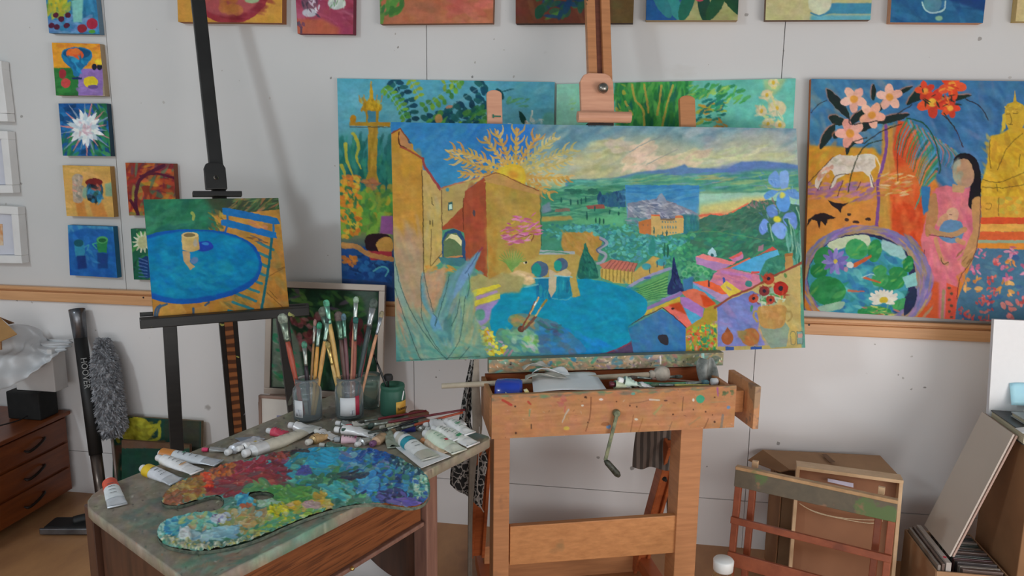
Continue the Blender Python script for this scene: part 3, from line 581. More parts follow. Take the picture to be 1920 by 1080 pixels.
    A.poly([(892, 575), (938, 560), (922, 580), (916, 600), (902, 612), (892, 600)], '#8f80b0', soft=1); A.ell(900, 590, 10, 11, '#4f8a74', soft=1)
    A.dabs([(896, 618), (912, 612), (925, 630), (950, 648), (948, 662), (920, 668), (905, 645)], 110, ['#cbb42c', '#c8921f', '#d4c444', '#b8841c', '#a89ab0', '#8fa040', '#d0c850'], 8, 5, 30, 70, .9)
    A.st([(945, 665), (952, 656)], 4, '#8a7a8a', 1, sm=0); A.st([(953, 667), (960, 657)], 4, '#9a8088', 1, sm=0)
    A.poly([(735, 225), (734, 250)], '#2f77b0')
    # houses
    A.poly([(733, 250), (750, 241), (774, 272), (775, 280), (792, 297), (794, 460), (790, 560), (736, 640)], '#b08434', c2='#ac8448')
    A.dabs([(736, 255), (790, 300), (792, 450), (738, 450)], 70, ['#b5862f', '#a87c30', '#ba8f40', '#ad8238'], 30, 12, 80, 30, .4, 3)
    A.poly([(736, 440), (792, 440), (800, 520), (805, 600), (745, 660), (738, 600)], '#a38c6c', soft=10)
    A.dabs([(738, 430), (792, 430), (800, 560), (745, 600)], 60, ['#a98c70', '#9c8a6c', '#b08a6a', '#968c70', '#ae9068'], 44, 10, 75, 14, .45, 3)
    A.poly([(750, 243), (769, 268), (773, 280), (762, 279), (749, 274)], '#a97a50'); A.poly([(762, 256), (772, 270), (766, 268)], '#2f4a68')
    A.st([(733, 250), (750, 241), (766, 262)], 2.4, '#7a4434', 1, sm=0); A.st([(748, 248), (747, 262), (750, 272), (762, 278)], 2, '#4a2a20'); A.st([(750, 275), (770, 284), (792, 297)], 3.4, '#944a38', 1, sm=0)
    A.poly([(792, 318), (803, 322), (824, 352), (828, 360), (829, 490), (795, 512)], '#b39a5c'); A.dabs([(794, 325), (824, 356), (826, 480), (796, 500)], 40, ['#b8a064', '#a8945a', '#b49a50', '#aea070'], 24, 6, 85, 14, .45, 2)
    A.st([(793, 297), (796, 312), (806, 326), (812, 336), (820, 346), (825, 354)], 5, '#8e4040', .95); A.st([(791, 318), (793, 400), (794, 512)], 1.6, '#4a3a20', .9)
    A.poly([(826, 353), (870, 341), (908, 331), (872, 358), (870, 386), (829, 426)], '#a8955c', c2='#ac9258'); A.st([(826, 353), (845, 347), (872, 340), (910, 329)], 3, '#a86a50', .9)
    A.st([(828, 356), (828, 400), (829, 428)], 1.6, '#5f4430', .9)
    A.poly([(872, 358), (910, 331), (913, 400), (914, 520), (896, 508), (872, 488), (870, 436), (850, 428), (829, 432), (829, 426), (868, 388)], '#94482f')
    A.dabs([(874, 362), (908, 340), (911, 505), (876, 470)], 60, ['#984a30', '#8c442e', '#a05034', '#8a4a34'], 26, 9, 85, 15, .4, 2); A.st([(869, 372), (868, 400), (869, 430)], 1.3, '#4a2418', .8); A.st([(910, 331), (911, 360)], 1.3, '#5a3020', .8)
    A.poly([(910, 331), (932, 325), (972, 343), (1012, 358), (1014, 462), (1010, 480), (960, 500), (916, 524)], '#a5883c', c2='#a48c48')
    A.poly([(912, 400), (932, 400), (934, 516), (915, 522)], '#a8742f', soft=4, a=.8); A.dabs([(915, 350), (1010, 362), (1010, 470), (918, 510)], 110, ['#a88c44', '#9c8440', '#a98a4a', '#a09048', '#ae8c40'], 30, 12, 80, 30, .35, 3)
    A.st([(908, 331), (934, 325), (972, 342), (1010, 357)], 2.4, '#8e5434', .95); A.st([(914, 340), (950, 346), (1008, 360)], 3.4, '#a87048', .7, soft=.6)
    A.ell(839, 356, 3.4, 3.4, '#4a8a9c'); A.poly([(840, 380), (848, 378), (849, 394), (840, 395)], '#2f5a5c'); A.poly([(842, 384), (847, 383), (848, 392), (842, 393)], '#b4cfc0'); A.ell(889, 400, 2.4, 6.5, '#4a4048')
    A.st([(809, 370), (810, 380), (813, 385)], 1.5, '#5a4a30'); A.st([(806, 414), (806, 420)], 2, '#4a4028'); A.st([(811, 412), (811, 424)], 1.4, '#4a4028'); A.st([(808, 430), (808, 470), (806, 500)], 1.3, '#5a4a2c', .8); A.st([(806, 500), (829, 474)], 1.4, '#4a3a24', .8)
    A.poly([(829, 490), (829, 450), (834, 436), (850, 429), (864, 434), (872, 452), (873, 490)], '#2c4c6c', sm=0); A.poly([(832, 482), (832, 452), (840, 438), (856, 436), (866, 452), (866, 482)], '#58704c'); A.poly([(834, 452), (846, 438), (858, 441), (866, 452), (865, 462), (852, 450), (842, 447)], '#cfc898')
    A.st([(829, 484), (866, 480)], 3, '#b8804c', 1, sm=0); A.poly([(822, 482), (870, 484), (874, 495), (862, 500), (830, 496)], '#3f7478'); A.dabs([(800, 500), (850, 498), (854, 508), (802, 512)], 16, ['#b4843a', '#c0843a', '#a9883c'], 14, 5, 10, 20, .7)
    A.dabs([(880, 500), (906, 510), (900, 522), (880, 515)], 10, ['#4f7a78', '#5f8480'], 12, 6, 20, 20, .6, 1)
    # bougainvillea, palm
    A.dabs([(945, 430), (968, 405), (1000, 402), (1014, 412), (1010, 440), (980, 456), (948, 460)], 90, ['#b95f92', '#c46a9c', '#a8567c', '#c884a4', '#b8983c', '#b0704c'], 14, 3.2, -10, 35, .85)
    A.st([(968, 440), (985, 442), (1000, 440), (996, 452)], 1.3, '#6a3a30')
    for a in range(-80, 90, 14):
        A.st([(960, 508), (960+math.sin(math.radians(a))*14, 492-math.cos(math.radians(a))*8), (960+math.sin(math.radians(a))*26, 490-math.cos(math.radians(a))*24)], 3.6, '#6a9048', .85, w2=1)
        A.st([(961, 506), (961+math.sin(math.radians(a+6))*20, 488-math.cos(math.radians(a+6))*18)], 1.8, '#8aa85c', .7, w2=1)
    # sun thistle
    def frond(x0, y0, ang, L, cs, w=9):
        t = math.radians(ang); dx, dy = math.cos(t), math.sin(t); bend = A.g.random()*0.3-0.15
        for i in range(1, int(L/8.5)+1):
            u = min(1, i*8.5/L); x = x0+dx*L*u-dy*L*bend*u*u; y = y0+dy*L*u+dx*L*bend*u*u; ll = w*(1.5+.9*math.sin(u*5+i*2.3))*(.75+.5*u)*(1 if u < .85 else .7)
            for sgn in (-1, 1):
                a2 = ang+sgn*(58-16*u); tt = math.radians(a2)
                A.st([(x, y), (x+math.cos(tt)*ll*.6, y+math.sin(tt)*ll*.6), (x+math.cos(tt-.25*sgn)*ll, y+math.sin(tt-.25*sgn)*ll)], 6.2, cs[A.g.integers(len(cs))], .9, w2=1.2)
        A.st([(x0, y0), (x0+dx*L*.5-dy*L*bend*.25, y0+dy*L*.5+dx*L*bend*.25), (x0+dx*L-dy*L*bend, y0+dy*L+dx*L*bend)], 5, cs[0], .9, w2=2)
    c1 = ['#bd9a50', '#c49e54', '#b08c48', '#c8ac6c', '#b98848']; c2 = ['#b3a868', '#c0b070', '#a8a470', '#c8ba80']
    for a, L, cs in [(-169, 118, c1), (-184, 92, c1), (-151, 112, c1), (-128, 84, c1), (-106, 86, c1), (-82, 84, c1), (-63, 84, c1), (-45, 96, c2), (-26, 112, c2), (-8, 108, c2), (11, 96, c1), (30, 70, c1)]:
        frond(962+math.cos(math.radians(a))*16, 326+math.sin(math.radians(a))*14, a, L-10, cs, 9)
    A.poly([(932, 326), (944, 312), (962, 307), (980, 314), (986, 330), (982, 346), (972, 342)], '#c9a934', sm=1, soft=1); A.ell(960, 328, 22, 15, '#c8b03c', soft=2, rot=20); A.ell(962, 328, 11, 8, '#c08c34', soft=3, rot=20); A.st([(934, 325), (960, 335), (976, 342)], 1, '#8a6a30', .6)
    A.poly([(908, 332), (934, 326), (974, 343), (1012, 359), (1012, 366), (910, 340)], '#b08850', soft=0.5); A.st([(908, 331), (934, 325), (972, 342), (1010, 357)], 1.6, '#7e4a34', .95)
    # agave
    def leaf(pts, col, line=None): A.poly(pts, col, sm=1, soft=1.2); 
    A.poly([(741, 560), (790, 600), (850, 590), (895, 600), (915, 665), (744, 678)], '#6a9482', soft=8)
    leaf([(737, 470), (744, 500), (760, 560), (785, 610), (812, 650), (838, 676), (800, 676), (770, 640), (748, 590), (738, 530)], '#7f9a8c')
    leaf([(742, 560), (760, 600), (778, 650), (790, 676), (750, 678), (744, 640)], '#a0886e'); leaf([(745, 555), (758, 590), (776, 640), (782, 660), (765, 640), (748, 600)], '#ab8c70')
    leaf([(792, 510), (806, 545), (815, 600), (806, 590), (790, 560)], '#5f8e96')
    A.poly([(795, 514), (835, 505), (838, 530), (824, 560), (812, 588), (800, 560)], '#b08c6a', soft=4); A.dabs([(798, 515), (834, 508), (824, 555), (812, 580)], 30, ['#b48a64', '#a88c70', '#9c9478', '#b99068'], 26, 7, 110, 18, .45, 2)
    leaf([(902, 468), (890, 500), (878, 530), (872, 570), (876, 610), (868, 640), (850, 660), (818, 660), (812, 620), (820, 580), (836, 530), (850, 512), (880, 488)], '#5f8c8e')
    A.dabs([(890, 485), (876, 540), (870, 600), (850, 650), (820, 650), (822, 590), (842, 528)], 110, ['#5a8490', '#6a9690', '#4f7c84', '#7a9c8a', '#668c9c', '#5f948a'], 40, 6, 112, 10, .5, 1.5)
    leaf([(900, 470), (884, 508), (862, 545), (850, 560), (858, 525), (878, 495)], '#6a90b0'); A.st([(900, 468), (886, 492), (872, 512)], 2, '#3f5a78', .7); A.st([(904, 464), (898, 472)], 3, '#8a3a4a', .9)
    leaf([(812, 590), (822, 600), (832, 625), (838, 650), (815, 640), (806, 610)], '#5f8cac'); leaf([(834, 598), (846, 590), (848, 620), (842, 645), (832, 630)], '#4a7a78')
    A.ell(824, 632, 17, 14, '#5f9a96', soft=3); A.ell(826, 636, 13, 9, '#4a7f84', soft=3)
    leaf([(862, 560), (874, 560), (884, 600), (886, 640), (880, 668), (850, 672), (862, 640), (868, 600)], '#7f9c80'); leaf([(736, 600), (748, 640), (770, 678), (742, 678)], '#4f8a86')
    A.dabs([(742, 590), (800, 600), (830, 650), (900, 640), (905, 668), (745, 675)], 130, ['#6f9c88', '#5a9088', '#8aa084', '#7aa08c', '#4f8a88', '#98a080'], 44, 6, 65, 18, .4, 2)
    A.dabs([(850, 570), (890, 560), (900, 660), (850, 664)], 60, ['#8a9c70', '#7a9c7c', '#689484', '#a09c74'], 40, 6, 100, 14, .4, 2)
    A.dabs([(740, 650), (910, 650), (910, 672), (742, 678)], 50, ['#5f9488', '#4a8a80', '#78a48a', '#6a8f78'], 34, 6, 10, 30, .45, 2)
    for p in ([(737, 475), (752, 540), (780, 600), (815, 650), (838, 675)], [(740, 540), (760, 600), (778, 650), (790, 676)], [(789, 518), (790, 560), (792, 600), (812, 640), (828, 662)], [(795, 510), (800, 540), (812, 585)], [(842, 514), (836, 545), (822, 590), (816, 612)], [(878, 512), (880, 535), (876, 555)],
              [(872, 555), (868, 600), (860, 640), (842, 668), (836, 676)], [(812, 588), (818, 595), (815, 610)], [(862, 560), (856, 590), (846, 610)], [(880, 650), (866, 668), (860, 674)]):
        A.st(p, 1.3, '#2f4a48', .75)
    A.st([(742, 676), (900, 668)], 1.5, '#2a4a44', .6)
    return A.finish(0.07, 0.7, 5)
# ================================================================ the other pictures
def art_blue_table():
    A = Art(262, 362, 550, 605, '#2c6a52', 2.0, 5)
    A.dabs([(265, 365), (420, 365), (400, 440), (270, 450)], 120, ['#2f7a58', '#256448', '#3a8060', '#1f5a4a', '#347058'], 26, 10, -30, 50, .5, 2)
    A.poly([(380, 366), (530, 366), (530, 400), (410, 410)], '#3a4434', soft=6)
    A.dabs([(440, 368), (528, 368), (528, 396), (430, 392)], 90, ['#4a5a34', '#7a7044', '#2f4a34', '#9a6a48', '#5a7a4c', '#38583c'], 20, 3, -35, 25, .8)
    A.poly([(400, 405), (528, 392), (545, 590), (285, 600), (285, 560), (470, 520), (470, 470), (420, 450)], '#b0803c', c2='#a87430', ang=90)
    A.dabs([(405, 405), (530, 400), (542, 580), (470, 585), (490, 470)], 110, ['#b4843c', '#a87a34', '#b98a48', '#9a7440', '#8a7a48', '#b87838'], 24, 9, 40, 50, .5, 2)
    A.dabs([(385, 402), (420, 398), (420, 440), (390, 440)], 30, ['#8a8438', '#6a5a34', '#a88a40', '#4f5a38'], 14, 4, 60, 40, .7)
    A.st([(360, 399), (363, 404), (362, 410)], 6, '#8f9a50', .9); A.dabs([(300, 420), (350, 420), (355, 440), (300, 445)], 20, ['#1f5a50', '#245f58'], 20, 9, 0, 40, .5, 2)
    for pts in ([(520, 505), (533, 500)],): A.st(pts, 1, '#6a4a24', .8)
    A.st([(500, 548), (530, 576)], 1.2, '#6a4420', .8); A.st([(500, 520), (536, 500)], 1.2, '#6a4a24', .8); A.st([(505, 545), (520, 560)], 1, '#5a4020', .8)
    A.poly([(300, 572), (340, 570), (350, 585), (340, 596), (298, 596)], '#b5853f'); A.poly([(360, 580), (390, 570), (392, 592), (365, 594)], '#a87c3c')
    for p in ([(300, 572), (292, 580), (290, 598)], [(312, 570), (298, 578), (294, 598)], [(362, 578), (362, 594)], [(385, 572), (392, 566)]): A.st(p, 4, '#2f5070', .9)
    A.dabs([(405, 562), (430, 550), (470, 540), (480, 580), (420, 588)], 30, ['#a8823c', '#6a6a44', '#8a7a44', '#b08840'], 16, 5, 30, 40, .6, 1)
    # folding chair
    for i in range(9):
        x = 447+i*5.4; y = 590-i*16
        A.st([(x-18+i*1.5, y-8), (x+22, y+6)], 5, '#2a7480', .95, sm=0)
    A.st([(488, 590), (497, 540), (506, 480), (510, 442)], 5, '#1f6068', 1); A.st([(425, 425), (421, 438)], 4, '#2a5f9c', 1, sm=0)
    A.poly([(416, 390), (424, 389), (520, 409), (525, 420), (516, 421), (418, 402)], '#1f66a4'); A.poly([(414, 413), (424, 411), (518, 436), (519, 447), (508, 446), (415, 422)], '#1f6aa8'); A.st([(426, 395), (427, 415)], 4, '#2468a0', sm=0); A.st([(513, 420), (512, 436)], 4, '#2468a0', sm=0)
    A.dabs([(465, 440), (495, 448), (500, 458), (470, 452)], 10, ['#6a4a34', '#5a5a60'], 12, 2.5, 15, 20, .8)
    A.dabs([(468, 415), (508, 425), (506, 430), (470, 424)], 10, ['#b87a58', '#c08448'], 12, 4, 14, 10, .7)
    # table
    A.poly([(262, 455), (280, 440), (320, 432), (370, 430), (425, 436), (470, 455), (488, 480), (490, 505), (478, 530), (450, 548), (405, 562), (350, 570), (310, 567), (283, 558), (262, 540)], '#13509c', sm=1)
    A.poly([(262, 460), (282, 446), (330, 436), (380, 434), (430, 441), (468, 460), (484, 485), (484, 505), (470, 525), (430, 545), (380, 557), (330, 560), (290, 550), (262, 530)], '#0c74a4', sm=1, soft=1.2)
    A.dabs([(275, 452), (330, 440), (430, 446), (480, 490), (430, 540), (330, 555), (280, 540)], 160, ['#0b7099', '#1280a8', '#0a6a9c', '#157898', '#1a86a4', '#0e6ca8'], 30, 10, 15, 50, .45, 2)
    A.dabs([(330, 500), (430, 490), (420, 540), (330, 548)], 36, ['#1684a0', '#2090a8'], 28, 9, 10, 40, .4, 2)
    A.poly([(372, 455), (392, 452), (400, 462), (392, 470), (372, 470)], '#1f3f9c', sm=1); A.ell(385, 457, 7, 3, '#2f74b0')
    A.poly([(342, 470), (356, 472), (356, 492), (366, 500), (356, 506), (344, 488)], '#b09468'); A.dab(364, 488, 12, 16, 60, '#7a7ca0', .7, 1)
    A.poly([(340, 441), (372, 440), (374, 468), (358, 473), (342, 468)], '#c5ac70', c2='#b09458', ang=0); A.ell(356, 441, 16, 6, '#c8b07a'); A.ell(355, 441, 11, 4, '#7a6a48'); A.dab(366, 455, 8, 14, 0, '#8a949c', .6, 1)
    return A.finish(0.07, 0.6, 5)
def art_temple():
    A = Art(625, 135, 1050, 560, '#4c95a8', 1.6, 7)
    A.vgrad([(147, '#4f98ae'), (235, '#5fa0ac'), (300, '#2f7a74'), (400, '#4f8a3c'), (430, '#7a8a44'), (470, '#3a4a68'), (560, '#1f3a6a')])
    A.dabs([(635, 150), (1040, 158), (1040, 240), (640, 240)], 120, ['#4a90a8', '#5aa0b0', '#4f98ac', '#6aa8b4'], 34, 10, -10, 40, .45, 2)
    A.dabs([(636, 260), (735, 260), (735, 360), (640, 360)], 120, ['#1f6a64', '#2f8074', '#25706a', '#3a8a6a', '#1a5a54'], 9, 26, 0, 20, .6, 1)
    A.dabs([(638, 350), (735, 350), (735, 440), (640, 440)], 120, ['#5f9a3c', '#7aa840', '#4a8238', '#b09030', '#8a9c3c', '#466f3c'], 12, 16, 20, 40, .7, 1)
    # pagoda
    A.poly([(690, 238), (708, 238), (706, 325), (712, 345), (682, 345), (690, 325)], '#a8852f'); A.dabs([(692, 240), (706, 240), (706, 325), (692, 325)], 22, ['#b08c34', '#987828'], 5, 22, 0, 5, .6)
    A.poly([(695, 152), (697, 152), (700, 185), (714, 200), (714, 208), (676, 208), (678, 200), (692, 185)], '#b08a20'); A.dabs([(676, 185), (714, 185), (714, 207), (678, 207)], 26, ['#c09a28', '#98741c'], 5, 10, 0, 25, .7)
    for x in (673, 682, 707, 716): A.st([(x, 178), (x+(2 if x < 695 else -2), 192)], 2, '#a8803c', .9, sm=0)
    A.poly([(686, 208), (690, 208), (690, 232), (686, 232)], '#a07c24'); A.poly([(705, 208), (710, 208), (710, 232), (705, 232)], '#a07c24'); A.poly([(690, 208), (705, 208), (705, 232), (690, 232)], '#3f7a8c')
    A.poly([(656, 229), (732, 229), (732, 237), (656, 236)], '#a8832a'); A.ell(662, 224, 6, 9, '#a87a1c'); A.st([(656, 238), (732, 238)], 1.6, '#4a3a20', .8)
    A.dabs([(682, 335), (712, 335), (715, 355), (680, 355)], 20, ['#a86a4c', '#b8804c', '#9a5a44'], 14, 5, 0, 30, .7)
    for p in ([(648, 270), (650, 300), (662, 330)], [(666, 255), (672, 275), (668, 295), (676, 315)], [(640, 310), (650, 335)], [(662, 250), (670, 262)]): A.st(p, 7, '#b0a83c', .9, w2=3)
    A.dabs([(640, 330), (672, 330), (678, 440), (640, 445)], 90, ['#c87a2c', '#d09030', '#b8a830', '#cc7430', '#c8a83c'], 12, 8, 30, 50, .85)
    A.dabs([(640, 350), (672, 350), (665, 430), (642, 430)], 30, ['#3f8050', '#2a6a48'], 9, 4, 60, 30, .8)
    # reclining sleeper
    A.poly([(640, 468), (735, 455), (735, 530), (641, 522)], '#1f4a84'); A.dabs([(642, 480), (735, 478), (735, 528), (642, 520)], 70, ['#1a3f78', '#2a6aa0', '#16305c', '#2f5f90'], 14, 8, 20, 50, .7)
    A.poly([(715, 405), (737, 405), (737, 440), (712, 438)], '#8a5488', soft=1)
    A.poly([(686, 445), (700, 438), (730, 442), (735, 470), (700, 475), (686, 465)], '#2a1a20', sm=1); A.poly([(706, 455), (722, 444), (735, 450), (735, 470), (712, 472)], '#c09048', sm=1); A.poly([(690, 470), (735, 472), (735, 486), (695, 488)], '#a0343c')
    A.st([(644, 462), (668, 462), (690, 476), (735, 486)], 9, '#b8844c', .95); A.st([(642, 458), (662, 460)], 8, '#bc8a50', .9); A.dabs([(642, 480), (672, 482), (668, 500), (645, 500)], 16, ['#b86a2c', '#c07a34'], 10, 7, 30, 50, .85); A.st([(700, 508), (715, 500), (728, 506), (722, 518)], 3, '#5ab0b4', .9)
    # banana leaves
    def palm(p0, p1, col, n, w, l2=None, gap='#5aa0b4'):
        P = crom([p0, ((p0[0]+p1[0])/2+(p1[1]-p0[1])*.12, (p0[1]+p1[1])/2-(p1[0]-p0[0])*.12), p1], 8)
        a0 = math.degrees(math.atan2(p1[1]-p0[1], p1[0]-p0[0]))
        for i in range(n):
            q = P[int(i*(len(P)-1)/(n-1))]
            nx, ny = -math.sin(math.radians(a0)), math.cos(math.radians(a0)); sp = math.hypot(p1[0]-p0[0], p1[1]-p0[1])/n
            for sg in (-1, 1): A.dab(q[0]+nx*w*.32*sg, q[1]+ny*w*.32*sg, w*.72, sp*.86, a0+90-sg*24, col[(i+(sg > 0)) % len(col)], .95)
        A.st([p0, p1], 1.6, '#7ab0b4', .6)
    dk = ['#1a4f58', '#17465a', '#1f5a5c', '#164050']; md = ['#4a8a38', '#5f9440', '#6a9a34', '#3f7a40']
    palm((738, 152), (772, 225), dk, 8, 22); palm((722, 166), (760, 222), md, 9, 17); palm((905, 160), (800, 228), dk, 10, 25); palm((862, 150), (795, 200), md, 8, 17); palm((905, 190), (850, 235), dk, 7, 26); palm((930, 205), (868, 238), md, 6, 18)
    palm((770, 152), (785, 180), ['#8aa038', '#7a9a34'], 4, 16); palm((845, 155), (832, 158), ['#7f9c38'], 2, 20)
    A.dabs([(790, 222), (850, 200), (905, 205), (905, 242), (790, 242)], 40, ['#2f7a48', '#1f5a58', '#4f8f40', '#1a4a58'], 20, 9, -40, 30, .85)
    A.dab(842, 200, 14, 6, -10, '#b07c60'); A.dab(822, 222, 14, 18, 0, '#b08450', .9); A.dab(937, 176, 24, 12, 60, '#143f44'); A.st([(940, 172), (962, 166)], 2.5, '#2a6068'); A.dabs([(945, 185), (990, 180), (988, 200), (950, 200)], 16, ['#4f9470', '#5f9c64'], 12, 4, -25, 20, .8)
    A.poly([(974, 208), (986, 222), (988, 235), (980, 234), (975, 222)], '#153f38', sm=1); A.st([(998, 208), (992, 232)], 3, '#c8ccc0', .9); A.dabs([(955, 228), (1018, 222), (1018, 240), (955, 240)], 22, ['#c8cdc4', '#b89890', '#8ab0b0', '#d8d8cc'], 8, 4, 20, 60, .8)
    A.dab(1030, 225, 26, 30, 0, '#5f9c78', .5, 4)
    return A.finish(0.07, 0.7, 5)
def art_palms():
    A = Art(1035, 135, 1505, 400, '#5fae9c', 1.6, 9)
    A.vgrad([(145, '#5fa898'), (240, '#6ab8a4'), (400, '#5fae9c')]); A.poly([(1035, 150), (1090, 150), (1085, 400), (1035, 400)], '#86c0a8', soft=8)
    A.dabs([(1340, 150), (1500, 150), (1490, 240), (1340, 240)], 60, ['#5aa89c', '#68b4a8', '#54a094'], 34, 12, -10, 40, .4, 3)
    A.poly([(1155, 155), (1300, 150), (1275, 200), (1270, 242), (1155, 242)], '#3f8f48', soft=2)
    A.dabs([(1155, 155), (1300, 150), (1275, 242), (1155, 242)], 150, ['#2f7a3c', '#4a9a48', '#25683f', '#5aa450', '#3a8a40', '#1f6050'], 8, 34, 8, 25, .75, .6)
    for p in ([(1185, 158), (1190, 185), (1205, 205), (1208, 242)], [(1207, 158), (1212, 185), (1216, 210)], [(1240, 160), (1236, 190), (1232, 215)], [(1262, 160), (1252, 190), (1240, 242)], [(1172, 190), (1185, 215)]): A.st(p, 4, '#b09c48', .9)
    A.dabs([(1290, 160), (1340, 152), (1400, 170), (1400, 195), (1340, 180), (1290, 190)], 60, ['#3f9048', '#2a7a50', '#5fa450', '#4a9a58', '#8ab058'], 16, 5, -35, 30, .85)
    A.dabs([(1310, 185), (1360, 190), (1360, 215), (1310, 242)], 50, ['#1f6a64', '#9aa038', '#2f8a60', '#b88a34', '#1a5a60'], 14, 5, -20, 35, .85)
    A.dabs([(1340, 222), (1375, 232), (1370, 242), (1340, 240)], 12, ['#b07838', '#c08a40'], 10, 4, 30, 30, .85)
    A.poly([(1430, 150), (1475, 146), (1465, 165), (1440, 190)], '#8fae80', soft=3)
    for x, y, r in ((1438, 178, 11), (1428, 208, 11), (1457, 203, 17), (1440, 232, 12), (1462, 234, 10), (1450, 155, 10)):
        A.ell(x, y, r, r*.9, '#c4b894', soft=.8); A.dabs([(x-r, y-r), (x+r, y-r), (x+r, y+r), (x-r, y+r)], 12, ['#d0c8a0', '#b8ae8c', '#c8c078', '#9ab494'], r*.9, 4, 30, 90, .7); A.ell(x, y, 3, 4, '#c0a03c', soft=.5)
    A.dabs([(1155, 160), (1180, 158), (1180, 242), (1155, 242)], 20, ['#b8a038', '#2f7a44', '#8aa83c'], 10, 5, 40, 40, .7)
    A.dabs([(1070, 185), (1084, 185), (1084, 205), (1070, 205)], 6, ['#8ac07a'], 8, 2.5, -30, 20, .8)
    return A.finish(0.06, 0.7, 5)
def art_buddha():
    A = Art(1495, 135, 1990, 620, '#c4782f', 1.6, 13)
    A.poly([(1495, 140), (1990, 140), (1990, 470), (1790, 420), (1740, 300), (1520, 280)], '#3a6c94', soft=3)
    A.dabs([(1505, 150), (1660, 150), (1660, 275), (1505, 275)], 120, ['#3f7a9c', '#4a86a8', '#5f7f88', '#6f7f80', '#3a6f98'], 40, 10, 50, 30, .45, 3)
    A.dabs([(1640, 150), (1920, 150), (1990, 300), (1780, 420), (1740, 250)], 190, ['#2f5c8c', '#3a6c9c', '#28507c', '#4a78a0', '#5a7090', '#34649a'], 40, 10, 60, 30, .45, 3)
    A.poly([(1509, 272), (1640, 278), (1655, 300), (1640, 430), (1505, 480), (1500, 360)], '#b98a2c', c2='#c07f38', soft=2)
    A.dabs([(1505, 275), (1650, 280), (1640, 400), (1500, 380)], 110, ['#b8902c', '#c0842c', '#a88c34', '#c48a3c', '#c07830'], 26, 8, -50, 40, .5, 2)
    A.dabs([(1503, 340), (1640, 345), (1640, 380), (1503, 375)], 60, ['#8f6494', '#a5708c', '#7a5c94', '#b87a6c'], 22, 6, -15, 25, .75, 1)
    A.poly([(1502, 375), (1560, 372), (1600, 385), (1645, 372), (1640, 420), (1560, 430), (1504, 450)], '#c2803a', soft=2)
    # white horse
    A.poly([(1562, 295), (1575, 290), (1600, 292), (1625, 288), (1640, 290), (1642, 312), (1632, 322), (1637, 335), (1638, 352), (1633, 350), (1630, 332), (1618, 322), (1600, 322), (1588, 326), (1570, 335), (1562, 352), (1556, 354), (1565, 330), (1558, 318), (1548, 326), (1538, 342), (1536, 356), (1528, 350), (1528, 338), (1540, 318)], '#c9bfb0', sm=0)
    A.dabs([(1560, 296), (1640, 292), (1636, 318), (1570, 322)], 26, ['#d4ccc0', '#bcae9c', '#a8a08c'], 16, 6, 10, 40, .6, 1); A.dabs([(1535, 320), (1562, 312), (1556, 328), (1535, 345)], 10, ['#c08a74', '#c89880'], 12, 5, -50, 30, .7)
    A.st([(1512, 346), (1535, 322), (1562, 294)], 1.4, '#3a2a24', .9); A.st([(1640, 292), (1650, 310), (1648, 322)], 3, '#d0c4a4', .9)
    for p in ([(1533, 356), (1540, 340)], [(1556, 354), (1566, 330), (1592, 326)], [(1606, 356), (1614, 340)], [(1638, 350), (1632, 328)], [(1570, 368), (1580, 340)]): A.st(p, 1.4, '#3a2224', .8)
    # purple trunk, ochre trunk, red robe
    A.poly([(1655, 240), (1675, 235), (1680, 350), (1690, 420), (1665, 440), (1645, 420), (1652, 340)], '#b8863c', soft=2)
    A.dabs([(1655, 245), (1680, 245), (1685, 420), (1650, 415)], 60, ['#b88a3c', '#a8843c', '#c08c48', '#b47a38'], 34, 7, 88, 8, .5, 2)
    A.st([(1660, 235), (1662, 270), (1655, 310), (1646, 340), (1647, 375), (1643, 425)], 6, '#6f4488', .95, soft=.6)
    A.poly([(1684, 225), (1700, 228), (1720, 250), (1725, 275), (1715, 300), (1712, 330), (1680, 322), (1673, 280), (1678, 250)], '#c04a26', soft=1.5)
    A.poly([(1670, 320), (1740, 290), (1745, 400), (1735, 460), (1680, 450), (1668, 400)], '#c4622e', soft=4)
    A.poly([(1674, 375), (1730, 370), (1732, 450), (1700, 470), (1672, 430)], '#be4420', soft=3); A.dabs([(1672, 360), (1740, 340), (1740, 470), (1680, 470)], 90, ['#c0481f', '#cc5a30', '#c86838', '#b8401c'], 26, 10, 80, 30, .5, 3)
    A.dabs([(1648, 325), (1712, 325), (1712, 365), (1648, 368)], 60, ['#c4a86c', '#b8883c', '#c87a4c', '#ccb084', '#b87048'], 16, 3, -8, 20, .8)
    A.st([(1688, 245), (1682, 290), (1683, 340)], 1.3, '#3a2020', .8)
    # fan palm fronds
    for i in range(26):
        t = i/25; x = 1700+50*math.sin(t*2.2)+t*10; y = 224+t*110
        c = ['#2f7a50', '#3a8a8c', '#4a94b0', '#1f6048', '#c87048', '#3f8f58'][i % 6]
        A.st([(x, y), (x-14-t*8, y+26), (x-22-t*14, y+58)], 4, c, .75, w2=1.2)
        A.st([(1700+i*3.6, 222+i*2.4), (1712+i*4.0, 255+i*2.0), (1722+i*3.0, 285+i*1.6)], 3.2, ['#3a88a8', '#c8705c', '#3f8058', '#5a98b8', '#c86a48', '#2f7050'][(i+2) % 6], .6, w2=1)
    A.st([(1700, 222), (1730, 230), (1752, 262), (1762, 310), (1760, 325)], 2.6, '#1f4a38', .9); A.st([(1765, 212), (1790, 240), (1805, 275)], 1.8, '#3a2a34', .9); A.st([(1810, 185), (1838, 200), (1853, 225)], 1.8, '#2a2430', .9); A.st([(1655, 262), (1620, 275), (1598, 320), (1590, 360)], 2.2, '#2a3424', .85); A.st([(1520, 212), (1535, 195), (1550, 188)], 1.4, '#2a2a34', .9)
